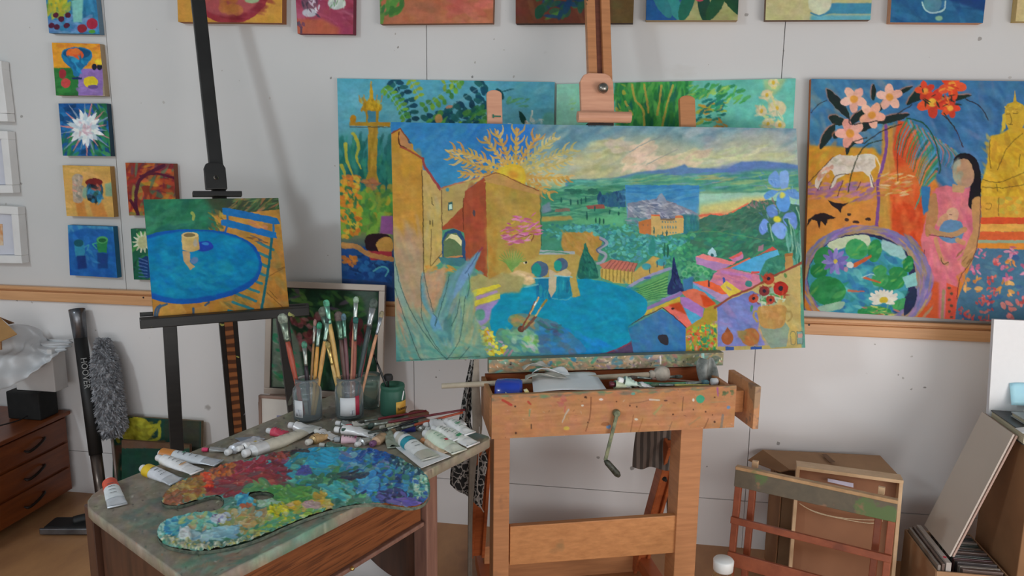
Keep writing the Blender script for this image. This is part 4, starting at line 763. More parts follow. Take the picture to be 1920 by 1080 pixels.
    # plumeria
    lf = [([(1550, 168), (1560, 172), (1580, 190), (1592, 215), (1590, 222), (1570, 205), (1554, 186)]), ([(1634, 164), (1638, 158), (1642, 168), (1641, 185), (1636, 188), (1633, 178)]), ([(1678, 176), (1695, 166), (1712, 162), (1700, 172), (1684, 178)]), ([(1645, 230), (1662, 218), (1700, 213), (1704, 217), (1690, 224), (1660, 232)]),
          ([(1554, 221), (1566, 216), (1590, 228), (1588, 234), (1566, 234)]), ([(1590, 236), (1600, 216), (1618, 206), (1625, 210), (1608, 228)]), ([(1537, 280), (1542, 255), (1555, 238), (1567, 235), (1558, 260)]), ([(1700, 196), (1712, 175), (1730, 160), (1742, 178), (1720, 190)]), ([(1645, 206), (1655, 192), (1668, 192), (1660, 200), (1650, 208)]), ([(1774, 185), (1800, 178), (1822, 178), (1810, 184), (1780, 192)]), ([(1562, 252), (1572, 244), (1582, 246), (1572, 258), (1564, 260)]), ([(1605, 236), (1625, 228), (1640, 234), (1622, 246), (1606, 244)]), ([(1585, 268), (1600, 262), (1620, 268), (1600, 272), (1588, 290)])]
    for p in lf: A.poly([(x-1.5, y-1.5) for x, y in p], '#c8724c', sm=1, soft=1.5, a=.8); A.poly(p, '#1c2a28', sm=1)
    def flower(x, y, r, c, cc, a0=0, mid='#c88a3c'):
        for k in range(5):
            t = math.radians(a0+72*k); A.ell(x+math.cos(t)*r*.55, y+math.sin(t)*r*.55, r*.52, r*.34, c[k % len(c)], rot=math.degrees(t), soft=.5)
        A.ell(x, y, r*.3, r*.3, mid, soft=1)
    pk = ['#d8a694', '#d09c8c', '#e0b4a4']; rd = ['#c8402a', '#b83a28', '#d0502c']
    A.dab(1598, 185, 44, 40, 0, '#5a7f98', .3, 4)
    flower(1601, 186, 24, pk, 0, 20); flower(1668, 182, 24, pk, 0, 50); flower(1635, 216, 24, ['#d89c84', '#dca890'], 0, 10); flower(1594, 250, 27, ['#d8a090', '#cf9080'], 0, 35)
    flower(1748, 192, 28, rd, 0, 15, '#d8a83c'); flower(1735, 170, 18, rd, 0, 40, '#d08a3c'); flower(1785, 160, 26, ['#cc5030', '#c84428'], 0, 10, '#d89038'); flower(1782, 203, 18, rd, 0, 0, '#d89c3c')
    A.dabs([(1725, 160), (1800, 155), (1798, 205), (1740, 215)], 30, ['#d8702c', '#d88c34', '#b83424', '#1f2c24'], 12, 3.5, 30, 70, .8)
    for p in ([(1592, 222), (1594, 232), (1610, 232), (1645, 226)], [(1620, 268), (1655, 245), (1690, 232)], [(1590, 282), (1600, 266), (1625, 258)], [(1770, 212), (1790, 240)], [(1680, 215), (1710, 196)]): A.st(p, 2, '#2a2a26', .9)
    # statue
    A.poly([(1858, 255), (1880, 250), (1893, 240), (1920, 240), (1990, 262), (1990, 375), (1840, 370), (1838, 345), (1848, 320)], '#c09a2c', soft=.8)
    A.poly([(1884, 205), (1888, 196), (1900, 190), (1903, 168), (1906, 190), (1918, 196), (1924, 206), (1922, 230), (1912, 250), (1894, 250), (1886, 230)], '#b8962f', sm=0)
    A.poly([(1880, 215), (1886, 212), (1886, 240), (1878, 247)], '#c0a43c'); A.dabs([(1885, 196), (1918, 196), (1920, 212), (1886, 212)], 26, ['#c8a83c', '#a88428', '#b49434'], 6, 3, 0, 40, .8)
    A.dabs([(1852, 258), (1930, 245), (1940, 365), (1842, 360)], 90, ['#c8a42c', '#b88c24', '#cbaa3c', '#c09428', '#a87c28'], 28, 8, 60, 40, .55, 1.5)
    for p in ([(1893, 213), (1896, 226), (1894, 232)], [(1890, 232), (1898, 234)], [(1886, 214), (1893, 212)], [(1900, 212), (1910, 212)], [(1856, 262), (1855, 300), (1858, 315)], [(1870, 318), (1890, 275), (1918, 250)], [(1842, 336), (1870, 342), (1900, 332), (1925, 320)], [(1842, 350), (1880, 352), (1925, 345)], [(1868, 345), (1870, 358)], [(1912, 290), (1910, 312)]): A.st(p, 1.4, '#5a4a1c', .85)
    A.poly([(1838, 368), (1990, 370), (1990, 410), (1840, 408)], '#c49434'); A.dabs([(1875, 372), (1990, 372), (1990, 402), (1875, 402)], 36, ['#c8ac34', '#b88c2c', '#c8a03c', '#a8a040'], 12, 10, 0, 50, .7); A.st([(1872, 370), (1872, 405)], 1.4, '#6a4a1c', .8, sm=0); A.st([(1848, 382), (1858, 382), (1856, 392), (1848, 391)], 1.2, '#6a4a1c', .8)
    A.poly([(1838, 407), (1990, 408), (1990, 420), (1836, 420)], '#c44c28'); A.poly([(1836, 420), (1990, 420), (1990, 436), (1836, 434)], '#cf9a48'); A.poly([(1836, 434), (1990, 436), (1990, 452), (1835, 450)], '#c85a30'); A.poly([(1834, 450), (1990, 450), (1990, 456), (1834, 456)], '#8a9c80'); A.poly([(1834, 456), (1990, 456), (1990, 470), (1832, 466)], '#cf8430')
    # flower carpet
    A.poly([(1830, 465), (1990, 470), (1990, 620), (1790, 605), (1796, 560), (1815, 510)], '#456c86')
    A.dabs([(1830, 470), (1990, 472), (1990, 608), (1794, 600), (1812, 520)], 60, ['#3a5c88', '#4f7c90', '#2f4f88', '#5a8088'], 14, 8, 30, 60, .5, 1)
    for x, y, r, c in [(1838, 475, 9, 0), (1893, 475, 12, 0), (1868, 490, 9, 1), (1895, 495, 9, 2), (1828, 505, 11, 0), (1890, 512, 13, 0), (1822, 535, 13, 2), (1860, 525, 9, 1), (1885, 540, 13, 2), (1860, 548, 9, 1), (1893, 580, 16, 3), (1850, 575, 11, 1), (1808, 585, 9, 1), (1838, 560, 8, 1), (1845, 595, 9, 1), (1815, 600, 10, 1), (1920, 560, 12, 1), (1925, 510, 12, 0)]:
        cs = [['#c8708c', '#d088a0', '#b85878'], ['#c85c50', '#b84848', '#d0706c'], ['#d09048', '#c87c38', '#d8a058'], ['#d88078', '#cc7474']][c]
        A.dabs([(x-r, y-r), (x+r, y-r), (x+r, y+r), (x-r, y+r)], 9, cs, r*.9, r*.45, 30, 90, .85)
    # woman and child
    A.poly([(1756, 352), (1775, 348), (1800, 355), (1828, 350), (1838, 370), (1836, 430), (1815, 500), (1790, 520), (1795, 550), (1770, 600), (1732, 600), (1745, 530), (1726, 450), (1738, 400)], '#c46a74', soft=1)
    A.dabs([(1758, 355), (1830, 355), (1815, 490), (1785, 540), (1750, 520), (1735, 450)], 110, ['#cc6c80', '#c06074', '#c87880', '#b86470', '#cf8078'], 30, 9, 80, 25, .5, 2)
    A.poly([(1730, 520), (1760, 530), (1760, 603), (1718, 603)], '#c0522c', soft=2); A.poly([(1775, 530), (1798, 540), (1790, 604), (1772, 604)], '#c8503c'); A.st([(1769, 545), (1766, 600)], 6, '#8a8a60', .8)
    for i in range(6): A.ell(1780+i % 2*4, 540+i*11, 3, 2.6, '#5a4a3c')
    A.poly([(1788, 300), (1800, 288), (1822, 290), (1836, 310), (1840, 350), (1834, 386), (1816, 388), (1820, 340), (1815, 305)], '#18161c', sm=1); A.poly([(1787, 318), (1790, 298), (1806, 290), (1818, 296), (1800, 304)], '#1c1820', sm=1)
    A.poly([(1790, 305), (1804, 298), (1818, 302), (1826, 325), (1822, 345), (1810, 352), (1794, 345), (1786, 325)], '#a88464', sm=1, c2='#a8866c'); A.dabs([(1788, 308), (1800, 302), (1800, 342), (1790, 338)], 12, ['#8a9c90', '#9c9480'], 8, 16, 0, 20, .5, 2); A.poly([(1785, 345), (1810, 350), (1806, 362), (1786, 360)], '#b48c68')
    A.poly([(1744, 370), (1756, 365), (1758, 410), (1745, 440), (1735, 440), (1738, 400)], '#a5764c', sm=1); A.poly([(1822, 380), (1838, 372), (1838, 430), (1830, 470), (1818, 500), (1802, 495), (1812, 460), (1824, 430)], '#b08454', sm=1)
    A.dabs([(1800, 465), (1825, 460), (1820, 500), (1798, 496)], 14, ['#a87c50', '#b88c5c', '#7a5438'], 18, 3, -50, 15, .8)
    A.ell(1786, 402, 12, 13, '#c0987a', soft=.6); A.poly([(1760, 410), (1775, 400), (1776, 420), (1758, 424)], '#b88a6a', sm=1); A.poly([(1772, 414), (1800, 416), (1808, 436), (1795, 455), (1768, 452), (1760, 436)], '#5a80a0', sm=1)
    A.st([(1742, 425), (1755, 436), (1785, 440), (1808, 430)], 10, '#ac8058', .95); A.st([(1754, 448), (1760, 470), (1768, 490), (1775, 494)], 8, '#b88460', .95); A.st([(1795, 450), (1806, 455)], 9, '#bc8a60', .9); A.st([(1764, 482), (1768, 494), (1778, 492)], 1.4, '#2a1a18', .9)
    for p in ([(1838, 372), (1836, 430), (1826, 480), (1800, 520), (1794, 560)], [(1733, 468), (1732, 478)], [(1742, 440), (1790, 446)], [(1780, 402), (1784, 403)]): A.st(p, 1.4, '#4a2430', .8)
    A.poly([(1728, 350), (1745, 350), (1740, 395), (1732, 404), (1728, 385)], '#2f6c9c', soft=1)
    # crows
    A.poly([(1511, 428), (1516, 412), (1528, 402), (1545, 399), (1568, 408), (1552, 412), (1548, 424), (1540, 414), (1536, 430), (1532, 414), (1522, 412)], '#241a1e'); A.poly([(1552, 375), (1565, 380), (1582, 382), (1592, 380), (1580, 388), (1576, 400), (1570, 392), (1560, 386)], '#241a1e')
    for x, y, w in ((1588, 412, 9), (1605, 416, 12), (1628, 411, 12), (1592, 402, 8)): A.ell(x, y, w/2, 3, '#3a2a24')
    # the lily pond
    A.ell(1626, 520, 124, 98, '#7b6f9a', rot=8); A.dabs([(1505, 470), (1560, 430), (1640, 422), (1720, 450), (1750, 520), (1740, 590), (1690, 600), (1510, 590)], 130, ['#7a6aa4', '#8a7a8c', '#a8885c', '#5f6fa0', '#9a7a9c', '#6a7a98'], 34, 6, lambda x, y: math.degrees(math.atan2(y-520, x-1626))+90, 10, .7, 1)
    A.dabs([(1505, 480), (1560, 432), (1640, 424), (1715, 450), (1750, 520), (1738, 590), (1715, 600), (1722, 540), (1700, 475), (1630, 440), (1560, 455), (1520, 510), (1530, 590), (1508, 590)], 110, ['#a0845c', '#8a7a70', '#6a6aa0', '#b08c5c', '#7a64a4'], 30, 4, lambda x, y: math.degrees(math.atan2((y-520)*1.3, x-1626))+90, 6, .8, .3); A.ell(1616, 522, 103, 85, '#26284a'); A.ell(1610, 523, 96, 82, '#3a8a9c')
    A.dabs([(1518, 500), (1560, 455), (1640, 445), (1700, 480), (1705, 560), (1660, 596), (1560, 596), (1522, 560)], 120, ['#3f94a4', '#5aacac', '#2f70a0', '#2a5f98', '#6fb4b0', '#2f8078'], 24, 9, 20, 50, .6, 1)
    A.poly([(1552, 458), (1580, 445), (1626, 441), (1628, 460), (1590, 462), (1565, 470)], '#b8c4a4', sm=1); A.poly([(1655, 448), (1690, 462), (1705, 490), (1670, 478), (1650, 465)], '#8fb8b4', soft=1)
    gr = ['#2a8048', '#238048', '#3f9458', '#1f7440']
    for x, y, rx, ry, r in [(1606, 467, 22, 19, 20), (1640, 470, 13, 22, 10), (1548, 485, 22, 22, 0), (1535, 508, 16, 14, 0), (1552, 545, 34, 27, 10), (1650, 508, 13, 11, 0), (1684, 512, 17, 12, 10), (1672, 530, 24, 14, 0), (1650, 524, 16, 14, 0), (1640, 585, 32, 11, 0), (1690, 570, 18, 10, -20), (1703, 495, 10, 16, 10)]:
        A.ell(x, y, rx, ry, gr[int(x) % 4], rot=r, soft=.6); A.dabs([(x-rx, y-ry*.6), (x+rx, y-ry*.6), (x+rx*.6, y+ry), (x-rx*.6, y+ry)], 8, gr+['#5aa458', '#78a850'], rx*.8, ry*.3, r-40, 30, .55, 1)
    A.poly([(1692, 520), (1718, 510), (1720, 535), (1700, 540)], '#7fb8b4'); A.poly([(1535, 575), (1580, 565), (1578, 578), (1545, 584)], '#8fb49c', sm=1); A.poly([(1700, 555), (1718, 540), (1716, 570), (1695, 592)], '#222a48', sm=1)
    A.st([(1602, 497), (1622, 486), (1632, 480)], 8, '#c0582c', .95, w2=4); A.st([(1620, 520), (1650, 530)], 5, '#b85c38', .95, w2=2); A.st([(1590, 545), (1620, 546)], 4, '#b86048', .9, w2=2); A.st([(1616, 520), (1632, 514), (1640, 516)], 1.6, '#a8ccc8', .9)
    for k in range(11):
        t = math.radians(k*33+10); A.ell(1566+math.cos(t)*13, 490+math.sin(t)*12, 13, 4.5, ['#7a70b0', '#6a5fa4', '#8a80bc'][k % 3], rot=math.degrees(t))
    A.ell(1566, 490, 4, 4, '#c0a848'); A.ell(1594, 497, 7, 6, '#c4c8c4'); A.ell(1586, 505, 4, 5, '#a88898')
    for t, L in ((-168, 28), (-150, 28), (-128, 24), (-108, 22), (-90, 22), (-70, 22), (-50, 26), (-28, 28), (-12, 26), (10, 20), (170, 22)):
        tt = math.radians(t); A.ell(1657+math.cos(tt)*L*.55, 565+math.sin(tt)*L*.55, L*.5, 4.2, '#d0ccbc', rot=t); 
    A.ell(1657, 562, 8, 6, '#c4a834', soft=.5); A.dabs([(1620, 575), (1690, 575), (1680, 596), (1630, 596)], 20, ['#8ab04c', '#c8c46c', '#4f9a50', '#c87868'], 14, 3, 5, 30, .8)
    A.poly([(1500, 560), (1515, 590), (1540, 605), (1500, 605)], '#4a5f98', soft=1); A.dabs([(1540, 588), (1700, 592), (1700, 604), (1510, 602)], 20, ['#c86a44', '#7a4a8a', '#3a6f98', '#c84a4a'], 18, 4, 0, 8, .7)
    return A.finish(0.07, 0.7, 5)

def simple(kind, x0, y0, x1, y1, seed=1):
    A = Art(x0-6, y0-6, x1+6, y1+6, '#888888', 2.2, seed); w, h = x1-x0, y1-y0
    X = lambda u: x0+u*w; Y = lambda v: y0+v*h
    def pl(P, c, **k): A.poly([(X(u), Y(v)) for u, v in P], c, **k)
    def el(u, v, r, s, c, **k): A.ell(X(u), Y(v), r*w, s*h, c, **k)
    def ln(P, t, c, **k): A.st([(X(u), Y(v)) for u, v in P], t*w/100, c, **k)
    def db(P, n, cs, l, t, a=0, j=40, al=.7, so=.5): A.dabs([(X(u), Y(v)) for u, v in P], n, cs, l*w/100, t*w/100, a, j, al, so)
    full = [(-.1, -.1), (1.1, -.1), (1.1, 1.1), (-.1, 1.1)]
    if kind == 'fruit_vase':
        pl(full, '#c98a2c'); db([(0, 0), (1, 0), (1, .5), (0, .5)], 40, ['#c98c28', '#c4782c', '#cc9a34', '#c07030'], 22, 8)
        pl([(-.1, .47), (.53, .47), (.5, 1.1), (-.1, 1.1)], '#2a6a34'); pl([(.5, .48), (1.1, .48), (1.1, 1.1), (.5, 1.1)], '#8268a4'); db([(0, .5), (.48, .5), (.48, 1), (0, 1)], 16, ['#2f7038', '#256030'], 20, 9); db([(.55, .5), (1, .5), (1, 1), (.55, 1)], 16, ['#8a70ac', '#7a609c'], 20, 9)
        pl([(.18, .22), (.25, .12), (.5, .08), (.7, .13), (.76, .25), (.68, .38), (.55, .52), (.52, .62), (.42, .62), (.38, .5), (.24, .36)], '#1f6a94', sm=1); el(.47, .2, .26, .1, '#144a70'); el(.37, .2, .1, .09, '#c8602c'); el(.5, .23, .1, .09, '#c4502c'); el(.45, .16, .09, .06, '#c86a30'); db([(.3, .3), (.65, .3), (.5, .55)], 12, ['#2a88ac', '#185a84'], 16, 6, 60); ln([(.4, .66), (.55, .66)], 4, '#1a2c58')
        el(.2, .58, .07, .09, '#8a2c34'); el(.26, .75, .09, .09, '#b04040'); el(.73, .73, .14, .11, '#c8b42c'); el(.77, .82, .1, .04, '#5f4a80'); el(.8, .45, .05, .06, '#1c2030'); el(.9, .45, .05, .06, '#1c2030'); db([(.78, .3), (.98, .3), (.98, .4), (.78, .4)], 6, ['#c8b030'], 14, 8)
        pl([(.96, -.1), (1.1, -.1), (1.1, 1.1), (.96, 1.1)], '#8a7c68'); pl([(-.1, .985), (1.1, .985), (1.1, 1.1), (-.1, 1.1)], '#a08c74')
    elif kind == 'lily':
        pl(full, '#1a4f8a'); db(full, 60, ['#1f5a94', '#184478', '#2a6a9c', '#123a60'], 26, 12); db([(.55, 0), (1, 0), (1, 1), (.6, 1)], 50, ['#1f5a3c', '#2f7a48', '#173f38', '#4a8a44'], 26, 6, 60); db([(0, .6), (.4, .6), (.4, 1), (0, 1)], 20, ['#2f7a44', '#1f5a48'], 24, 5, -50)
        for k in range(22):
            t = math.radians(k*16.4+5); L = .40+.08*((k*7) % 3); ln([(.52, .48), (.52+math.cos(t)*L*.6, .48+math.sin(t)*L*.6), (.52+math.cos(t)*L, .48+math.sin(t)*L)], 6, '#a87478' if k % 2 else '#6a8098', w2=.8*w/100)
        for k in range(19):
            t = math.radians(k*19+A.g.random()*8); L = .27+.05*((k*5) % 3); c_, s_ = math.cos(t), math.sin(t)
            pl([(.52, .48), (.52+c_*L*.5-s_*.05, .48+s_*L*.5+c_*.05), (.52+c_*L*.8-s_*.03, .48+s_*L*.8+c_*.03), (.52+c_*L, .48+s_*L), (.52+c_*L*.8+s_*.035, .48+s_*L*.8-c_*.035), (.52+c_*L*.5+s_*.05, .48+s_*L*.5-c_*.05)], ['#c0c8cc', '#d0d4d2', '#a8b8c0', '#c8ccd0'][k % 4])
        db([(.4, .35), (.62, .35), (.62, .6), (.4, .6)], 26, ['#b89aa8', '#d8dce0', '#c4a8b0', '#a8b8c4'], 12, 4, 0, 90)
    elif kind == 'toby':
        pl(full, '#b8914c'); el(.5, .6, .6, .5, '#be9450', soft=2); db(full, 30, ['#bc9450', '#b48c48', '#c29a5a'], 30, 8); pl([(.25, .7), (.42, .7), (.48, 1), (.3, 1)], '#b5783c', soft=1); pl([(.52, .72), (.78, .72), (.88, 1), (.6, 1)], '#b87c40', soft=1)
        pl([(.2, .2), (.38, .2), (.37, .42), (.42, .55), (.36, .72), (.22, .7), (.2, .5)], '#a0907c', sm=1); db([(.2, .2), (.38, .2), (.38, .7), (.2, .7)], 30, ['#8a8478', '#b8aa98', '#c48a7a', '#70756c'], 9, 4, 60, 50); el(.62, .5, .17, .23, '#2f4a60'); el(.61, .33, .17, .08, '#6a2420'); db([(.47, .38), (.76, .38), (.74, .7), (.52, .7)], 40, ['#2a6a94', '#1c2c38', '#3a8ab0', '#2a5a50', '#b85c44', '#141c24'], 12, 6, 60, 60); pl([(.82, .36), (.98, .32), (.98, .6), (.84, .6)], '#7a9478', soft=1); pl([(.4, .44), (.48, .42), (.46, .66), (.38, .6)], '#7a9884', soft=1)
    elif kind == 'mugs':
        pl(full, '#1f5a9c'); pl([(-.1, -.1), (1.1, -.1), (1.1, .2), (.8, .08), (.3, .06), (-.1, .2)], '#3f84ac', soft=1); db(full, 60, ['#1c5294', '#2462a8', '#1a4c94', '#2a6aac'], 26, 9, 50, 40, .5, 1.5)
        pl([(.12, .32), (.33, .32), (.35, .5), (.32, .6), (.16, .6)], '#2f7f9c'); el(.22, .34, .1, .07, '#1a4f60'); ln([(.33, .42), (.42, .38), (.38, .48)], 2.5, '#3a88a0'); pl([(.57, .27), (.8, .28), (.78, .52), (.6, .52)], '#2a7a48'); el(.69, .28, .115, .07, '#48945c'); el(.69, .29, .08, .04, '#1f5a38'); ln([(.58, .34), (.5, .36), (.57, .44)], 2.5, '#3a9a80')
        pl([(.18, .58), (.36, .58), (.38, .82), (.2, .84)], '#1a3570', soft=1); pl([(.58, .52), (.8, .54), (.8, .82), (.6, .82)], '#1a3a74', soft=1); db([(.38, .45), (.58, .45), (.58, .78), (.38, .78)], 10, ['#3a80b0', '#3474ac'], 14, 5, 60, 50, .5)
    elif kind == 'abstract':
        pl(full, '#7a3428'); db(full, 130, ['#a8562c', '#8a2a28', '#5a3a44', '#b07a2c', '#4f6a50', '#c05a34', '#6a2434', '#7a7a3c', '#a04428'], 26, 8, -35, 60, .75, .8); ln([(.25, 1), (.2, .7), (.3, .3), (.75, .05)], 7, '#4a1c30'); ln([(.3, .25), (.6, .2), (1, .3)], 5, '#541c2c'); ln([(.1, .7), (.25, .95)], 6, '#4a1a2c')
    elif kind == 'daisy':
        pl(full, '#1f5a44'); db(full, 60, ['#1a4a3c', '#2f7a4c', '#4f9a48', '#173c34'], 22, 8, -50, 40, .7)
        for k in range(14): t = math.radians(k*25.7); ln([(.24, .25), (.24+math.cos(t)*.2, .25+math.sin(t)*.2)], 10, '#b8bea0' if k % 2 else '#c8ccb4', w2=2*w/100)
        el(.24, .26, .1, .12, '#a8ac80', soft=1); pl([(.15, .6), (.3, .52), (.5, .6), (.5, .9), (.3, .96), (.18, .75)], '#1c3a6c'); 
        for k in range(6): ln([(.16, .56+k*.07), (.32, .62+k*.06)], 2, '#4a6a9c')
    elif kind == 'sunflower':
        pl(full, '#2f6f94'); db([(0, 0), (.5, 0), (.5, .6), (0, .6)], 50, ['#8a9430', '#6a8a34', '#a8a030', '#4a7a44'], 20, 8, -40, 60, .75); db([(.5, 0), (1, 0), (1, 1), (.5, 1)], 40, ['#2a6c94', '#3a80a4', '#24587c'], 24, 8, 80, 20, .5); db([(0, .6), (.9, .6), (.9, 1), (0, 1)], 40, ['#5a7ca8', '#4a6c9c', '#6a8ab0'], 20, 7, 0, 40, .6)
        el(.22, .12, .1, .12, '#6a2c2c'); db([(.05, .3), (.35, .3), (.35, .5), (.05, .5)], 12, ['#b0a030', '#a89828'], 14, 5, 90, 30); pl([(.48, .25), (.7, .22), (.68, .75), (.52, .75)], '#6fa8a0', soft=1); ln([(.42, .1), (.5, .28), (.7, .1)], 3, '#3a5a3c')
        for u, v in ((.2, .6), (.3, .68), (.42, .6), (.12, .82), (.22, .85), (.4, .82)): el(u, v, .055, .06, '#4a1c30')
        el(.68, .88, .09, .09, '#7a2430'); el(.86, .78, .1, .12, '#92283c'); el(.86, .95, .06, .04, '#4a8a34')
    return A.finish(0.07, 0.5, 4)
def top_strip(kind, x0, x1, y1, seed):
    A = Art(x0-8, -230, x1+8, y1+8, '#888888', 1.6, seed); w = x1-x0; X = lambda u: x0+u*w; full = [(x0-8, -230), (x1+8, -230), (x1+8, y1+8), (x0-8, y1+8)]
    if kind == 'red_bowl':
        A.poly(full, '#b5853a'); A.dabs(full, 60, ['#b88a3c', '#a87c34', '#ba8840'], 40, 14, 30, 50, .5, 2); A.ell(X(.52), -30, w*.38, 75, '#8a3038'); A.dabs([(X(.2), -60), (X(.85), -60), (X(.8), 36), (X(.3), 36)], 60, ['#98404a', '#7a2430', '#a04c50', '#8a3840'], 40, 10, 10, 30, .6, 1.5); A.ell(X(.5), -14, w*.3, 44, '#9a4c4c', soft=2); A.dabs([(X(.45), -20), (X(.6), -20), (X(.6), 20), (X(.45), 20)], 14, ['#b0703c', '#a86838'], 16, 20, 80, 20, .7, 2); A.ell(X(.72), 0, 14, 6, '#8aa078', soft=1)
    elif kind == 'pink_glass':
        A.poly(full, '#8c3c50'); A.dabs(full, 90, ['#98485c', '#7a2c40', '#a85c70', '#8a3450'], 40, 9, 25, 30, .6, 1.5); A.ell(X(.28), -2, 16, 30, '#6a4858', soft=1); A.ell(X(.28), 24, 14, 8, '#a8a8b0', soft=1); A.dabs([(X(.1), -10), (X(.45), -10), (X(.42), 30), (X(.15), 30)], 22, ['#c0c0c8', '#5a3848', '#a898a8', '#3a3040'], 12, 3, 70, 40, .8); A.ell(X(.72), 6, 17, 12, '#a8b4ac', soft=1); A.dabs([(X(.6), -4), (X(.85), -4), (X(.85), 16), (X(.6), 16)], 10, ['#5a8058', '#c0c8c0', '#4a3c48'], 12, 3, -60, 40, .8)
        A.poly([(X(0), 36), (X(.5), 36), (X(.9), 62), (X(0), 70)], '#a05440', soft=3); A.dabs([(X(.05), 40), (X(.25), 40), (X(.25), 60), (X(.05), 60)], 8, ['#3a5a50', '#5a3850'], 8, 5, 0, 60, .8)
    elif kind == 'leaf_terracotta':
        A.poly(full, '#9c5f44'); A.dabs(full, 90, ['#a4664a', '#94583c', '#a86a50', '#8a5c40'], 44, 14, 10, 40, .5, 2); A.dabs([(X(.55), -60), (X(.95), -60), (X(.95), 24), (X(.6), 24)], 40, ['#ac5c50', '#b06456', '#a45448'], 40, 14, 10, 40, .5, 2)
        A.dabs([(X(0), -60), (X(.24), -60), (X(.2), 20), (X(.05), 40), (X(0), 45)], 60, ['#4a7a38', '#3a6a34', '#5f8a44', '#2f5a34'], 26, 8, -60, 35, .85, .6)
    elif kind == 'dark_leaves':
        A.poly(full, '#5a3024'); A.dabs(full, 80, ['#643828', '#502c24', '#6a4430', '#4a3a28'], 40, 12, 60, 40, .5, 2); A.poly([(X(.75), -230), (X(1.05), -230), (X(1.05), 60), (X(.78), 60)], '#5a4a2c', soft=4); A.dabs([(X(.18), -60), (X(.75), -60), (X(.6), 28), (X(.35), 38), (X(.18), 20)], 70, ['#1f4a38', '#2a5c3c', '#18385c', '#1a3a34', '#4a7c34'], 26, 10, -40, 50, .8, .8); A.ell(X(.2), 22, 9, 14, '#1c4030', rot=20)
    elif kind == 'tulip_leaves':
        A.poly(full, '#8a8a58'); A.poly([(X(-.1), -230), (X(.35), -230), (X(.4), 0), (X(.3), 60), (X(-.1), 60)], '#1f4a7c', soft=4); A.dabs([(X(.4), -20), (X(1), -20), (X(1), 40), (X(.4), 40)], 30, ['#8f9060', '#84885a', '#989468'], 40, 12, 0, 40, .5, 2)
        for u, v, r, c in ((.28, 5, 70, '#2f7a78'), (.42, 8, 110, '#1f5a48'), (.16, 4, 60, '#2a6a70'), (.6, 12, 80, '#1c3c30'), (.72, 8, 120, '#20482f'), (.9, 5, 50, '#1c402c')): A.ell(X(u), v, 34, 12, c, rot=r, soft=.5)
        A.ell(X(.55), -2, 8, 5, '#a03c4c')
    elif kind == 'cream_jug':
        A.poly(full, '#a8a476'); A.dabs(full, 60, ['#aca87c', '#a09c70', '#b0ac84'], 40, 12, 0, 40, .5, 2); A.poly([(X(.55), 6), (X(1.05), 6), (X(1.05), 26), (X(.5), 26)], '#3a7a94', soft=1); A.poly([(X(.4), 28), (X(1.05), 28), (X(1.05), 50), (X(.4), 50)], '#5a98a4', soft=2); A.ell(X(.48), 4, 22, 24, '#b4b89c', soft=1); A.st([(X(.4), 24), (X(.48), 29), (X(.58), 22)], 3, '#3a7490', .9)
    elif kind == 'blue_glass':
        A.poly(full, '#24567c'); A.dabs(full, 90, ['#2a6088', '#1f4c78', '#306c90', '#1c4470'], 40, 12, 40, 40, .55, 2); A.poly([(X(.6), -40), (X(1.05), 20), (X(1.05), 32), (X(.55), 0)], '#1c3c6c', soft=2); A.ell(X(.4), 6, 17, 18, '#4a7888', soft=1); A.st([(X(.3), 4), (X(.33), 18), (X(.4), 24), (X(.5), 18), (X(.52), 2)], 3, '#9ab8b8', .9); A.ell(X(.46), 34, 7, 5, '#7aa088', soft=1)
    else:
        A.poly(full, '#b0a274'); A.dabs(full, 30, ['#b4a67a', '#a89a6c'], 30, 10, 0, 40, .5, 2)
    return A.finish(0.06, 0.5, 5)
def art_teapot():
    A = Art(200, 760, 390, 940, '#1f3c34', 2, 21)
    A.dabs([(205, 770), (380, 770), (380, 935), (205, 935)], 70, ['#1c3830', '#24443a', '#2a4a3c', '#183028'], 26, 9, 0, 50, .5, 1.5)
    A.poly([(318, 782), (375, 784), (375, 850), (322, 840)], '#3a3c32', soft=2)
    A.ell(256, 808, 30, 26, '#8a8424'); A.ell(254, 790, 17, 8, '#989028'); A.ell(254, 782, 5, 4, '#a09830'); A.dabs([(228, 790), (280, 790), (282, 830), (230, 830)], 26, ['#9a9430', '#787220', '#a8a038', '#6a6420'], 20, 6, 20, 40, .6, 1)
    A.st([(280, 812), (294, 800), (300, 790)], 9, '#8f8a28', .95, w2=5); A.st([(276, 800), (296, 798), (298, 820), (280, 828)], 6, '#98942c', .95); A.st([(228, 795), (214, 805), (222, 828)], 6, '#88822a', .95)
    A.poly([(215, 835), (310, 825), (315, 850), (240, 880), (215, 900)], '#5a4434', soft=1); A.poly([(225, 850), (300, 860), (375, 850), (380, 940), (215, 940)], '#1c3a30', soft=2)
    A.poly([(225, 880), (245, 835), (270, 832), (235, 890)], '#7a6454', soft=1); A.dab(312, 806, 10, 40, 0, '#33382e', .7, 1)
    return A.finish(.07, .5, 4)
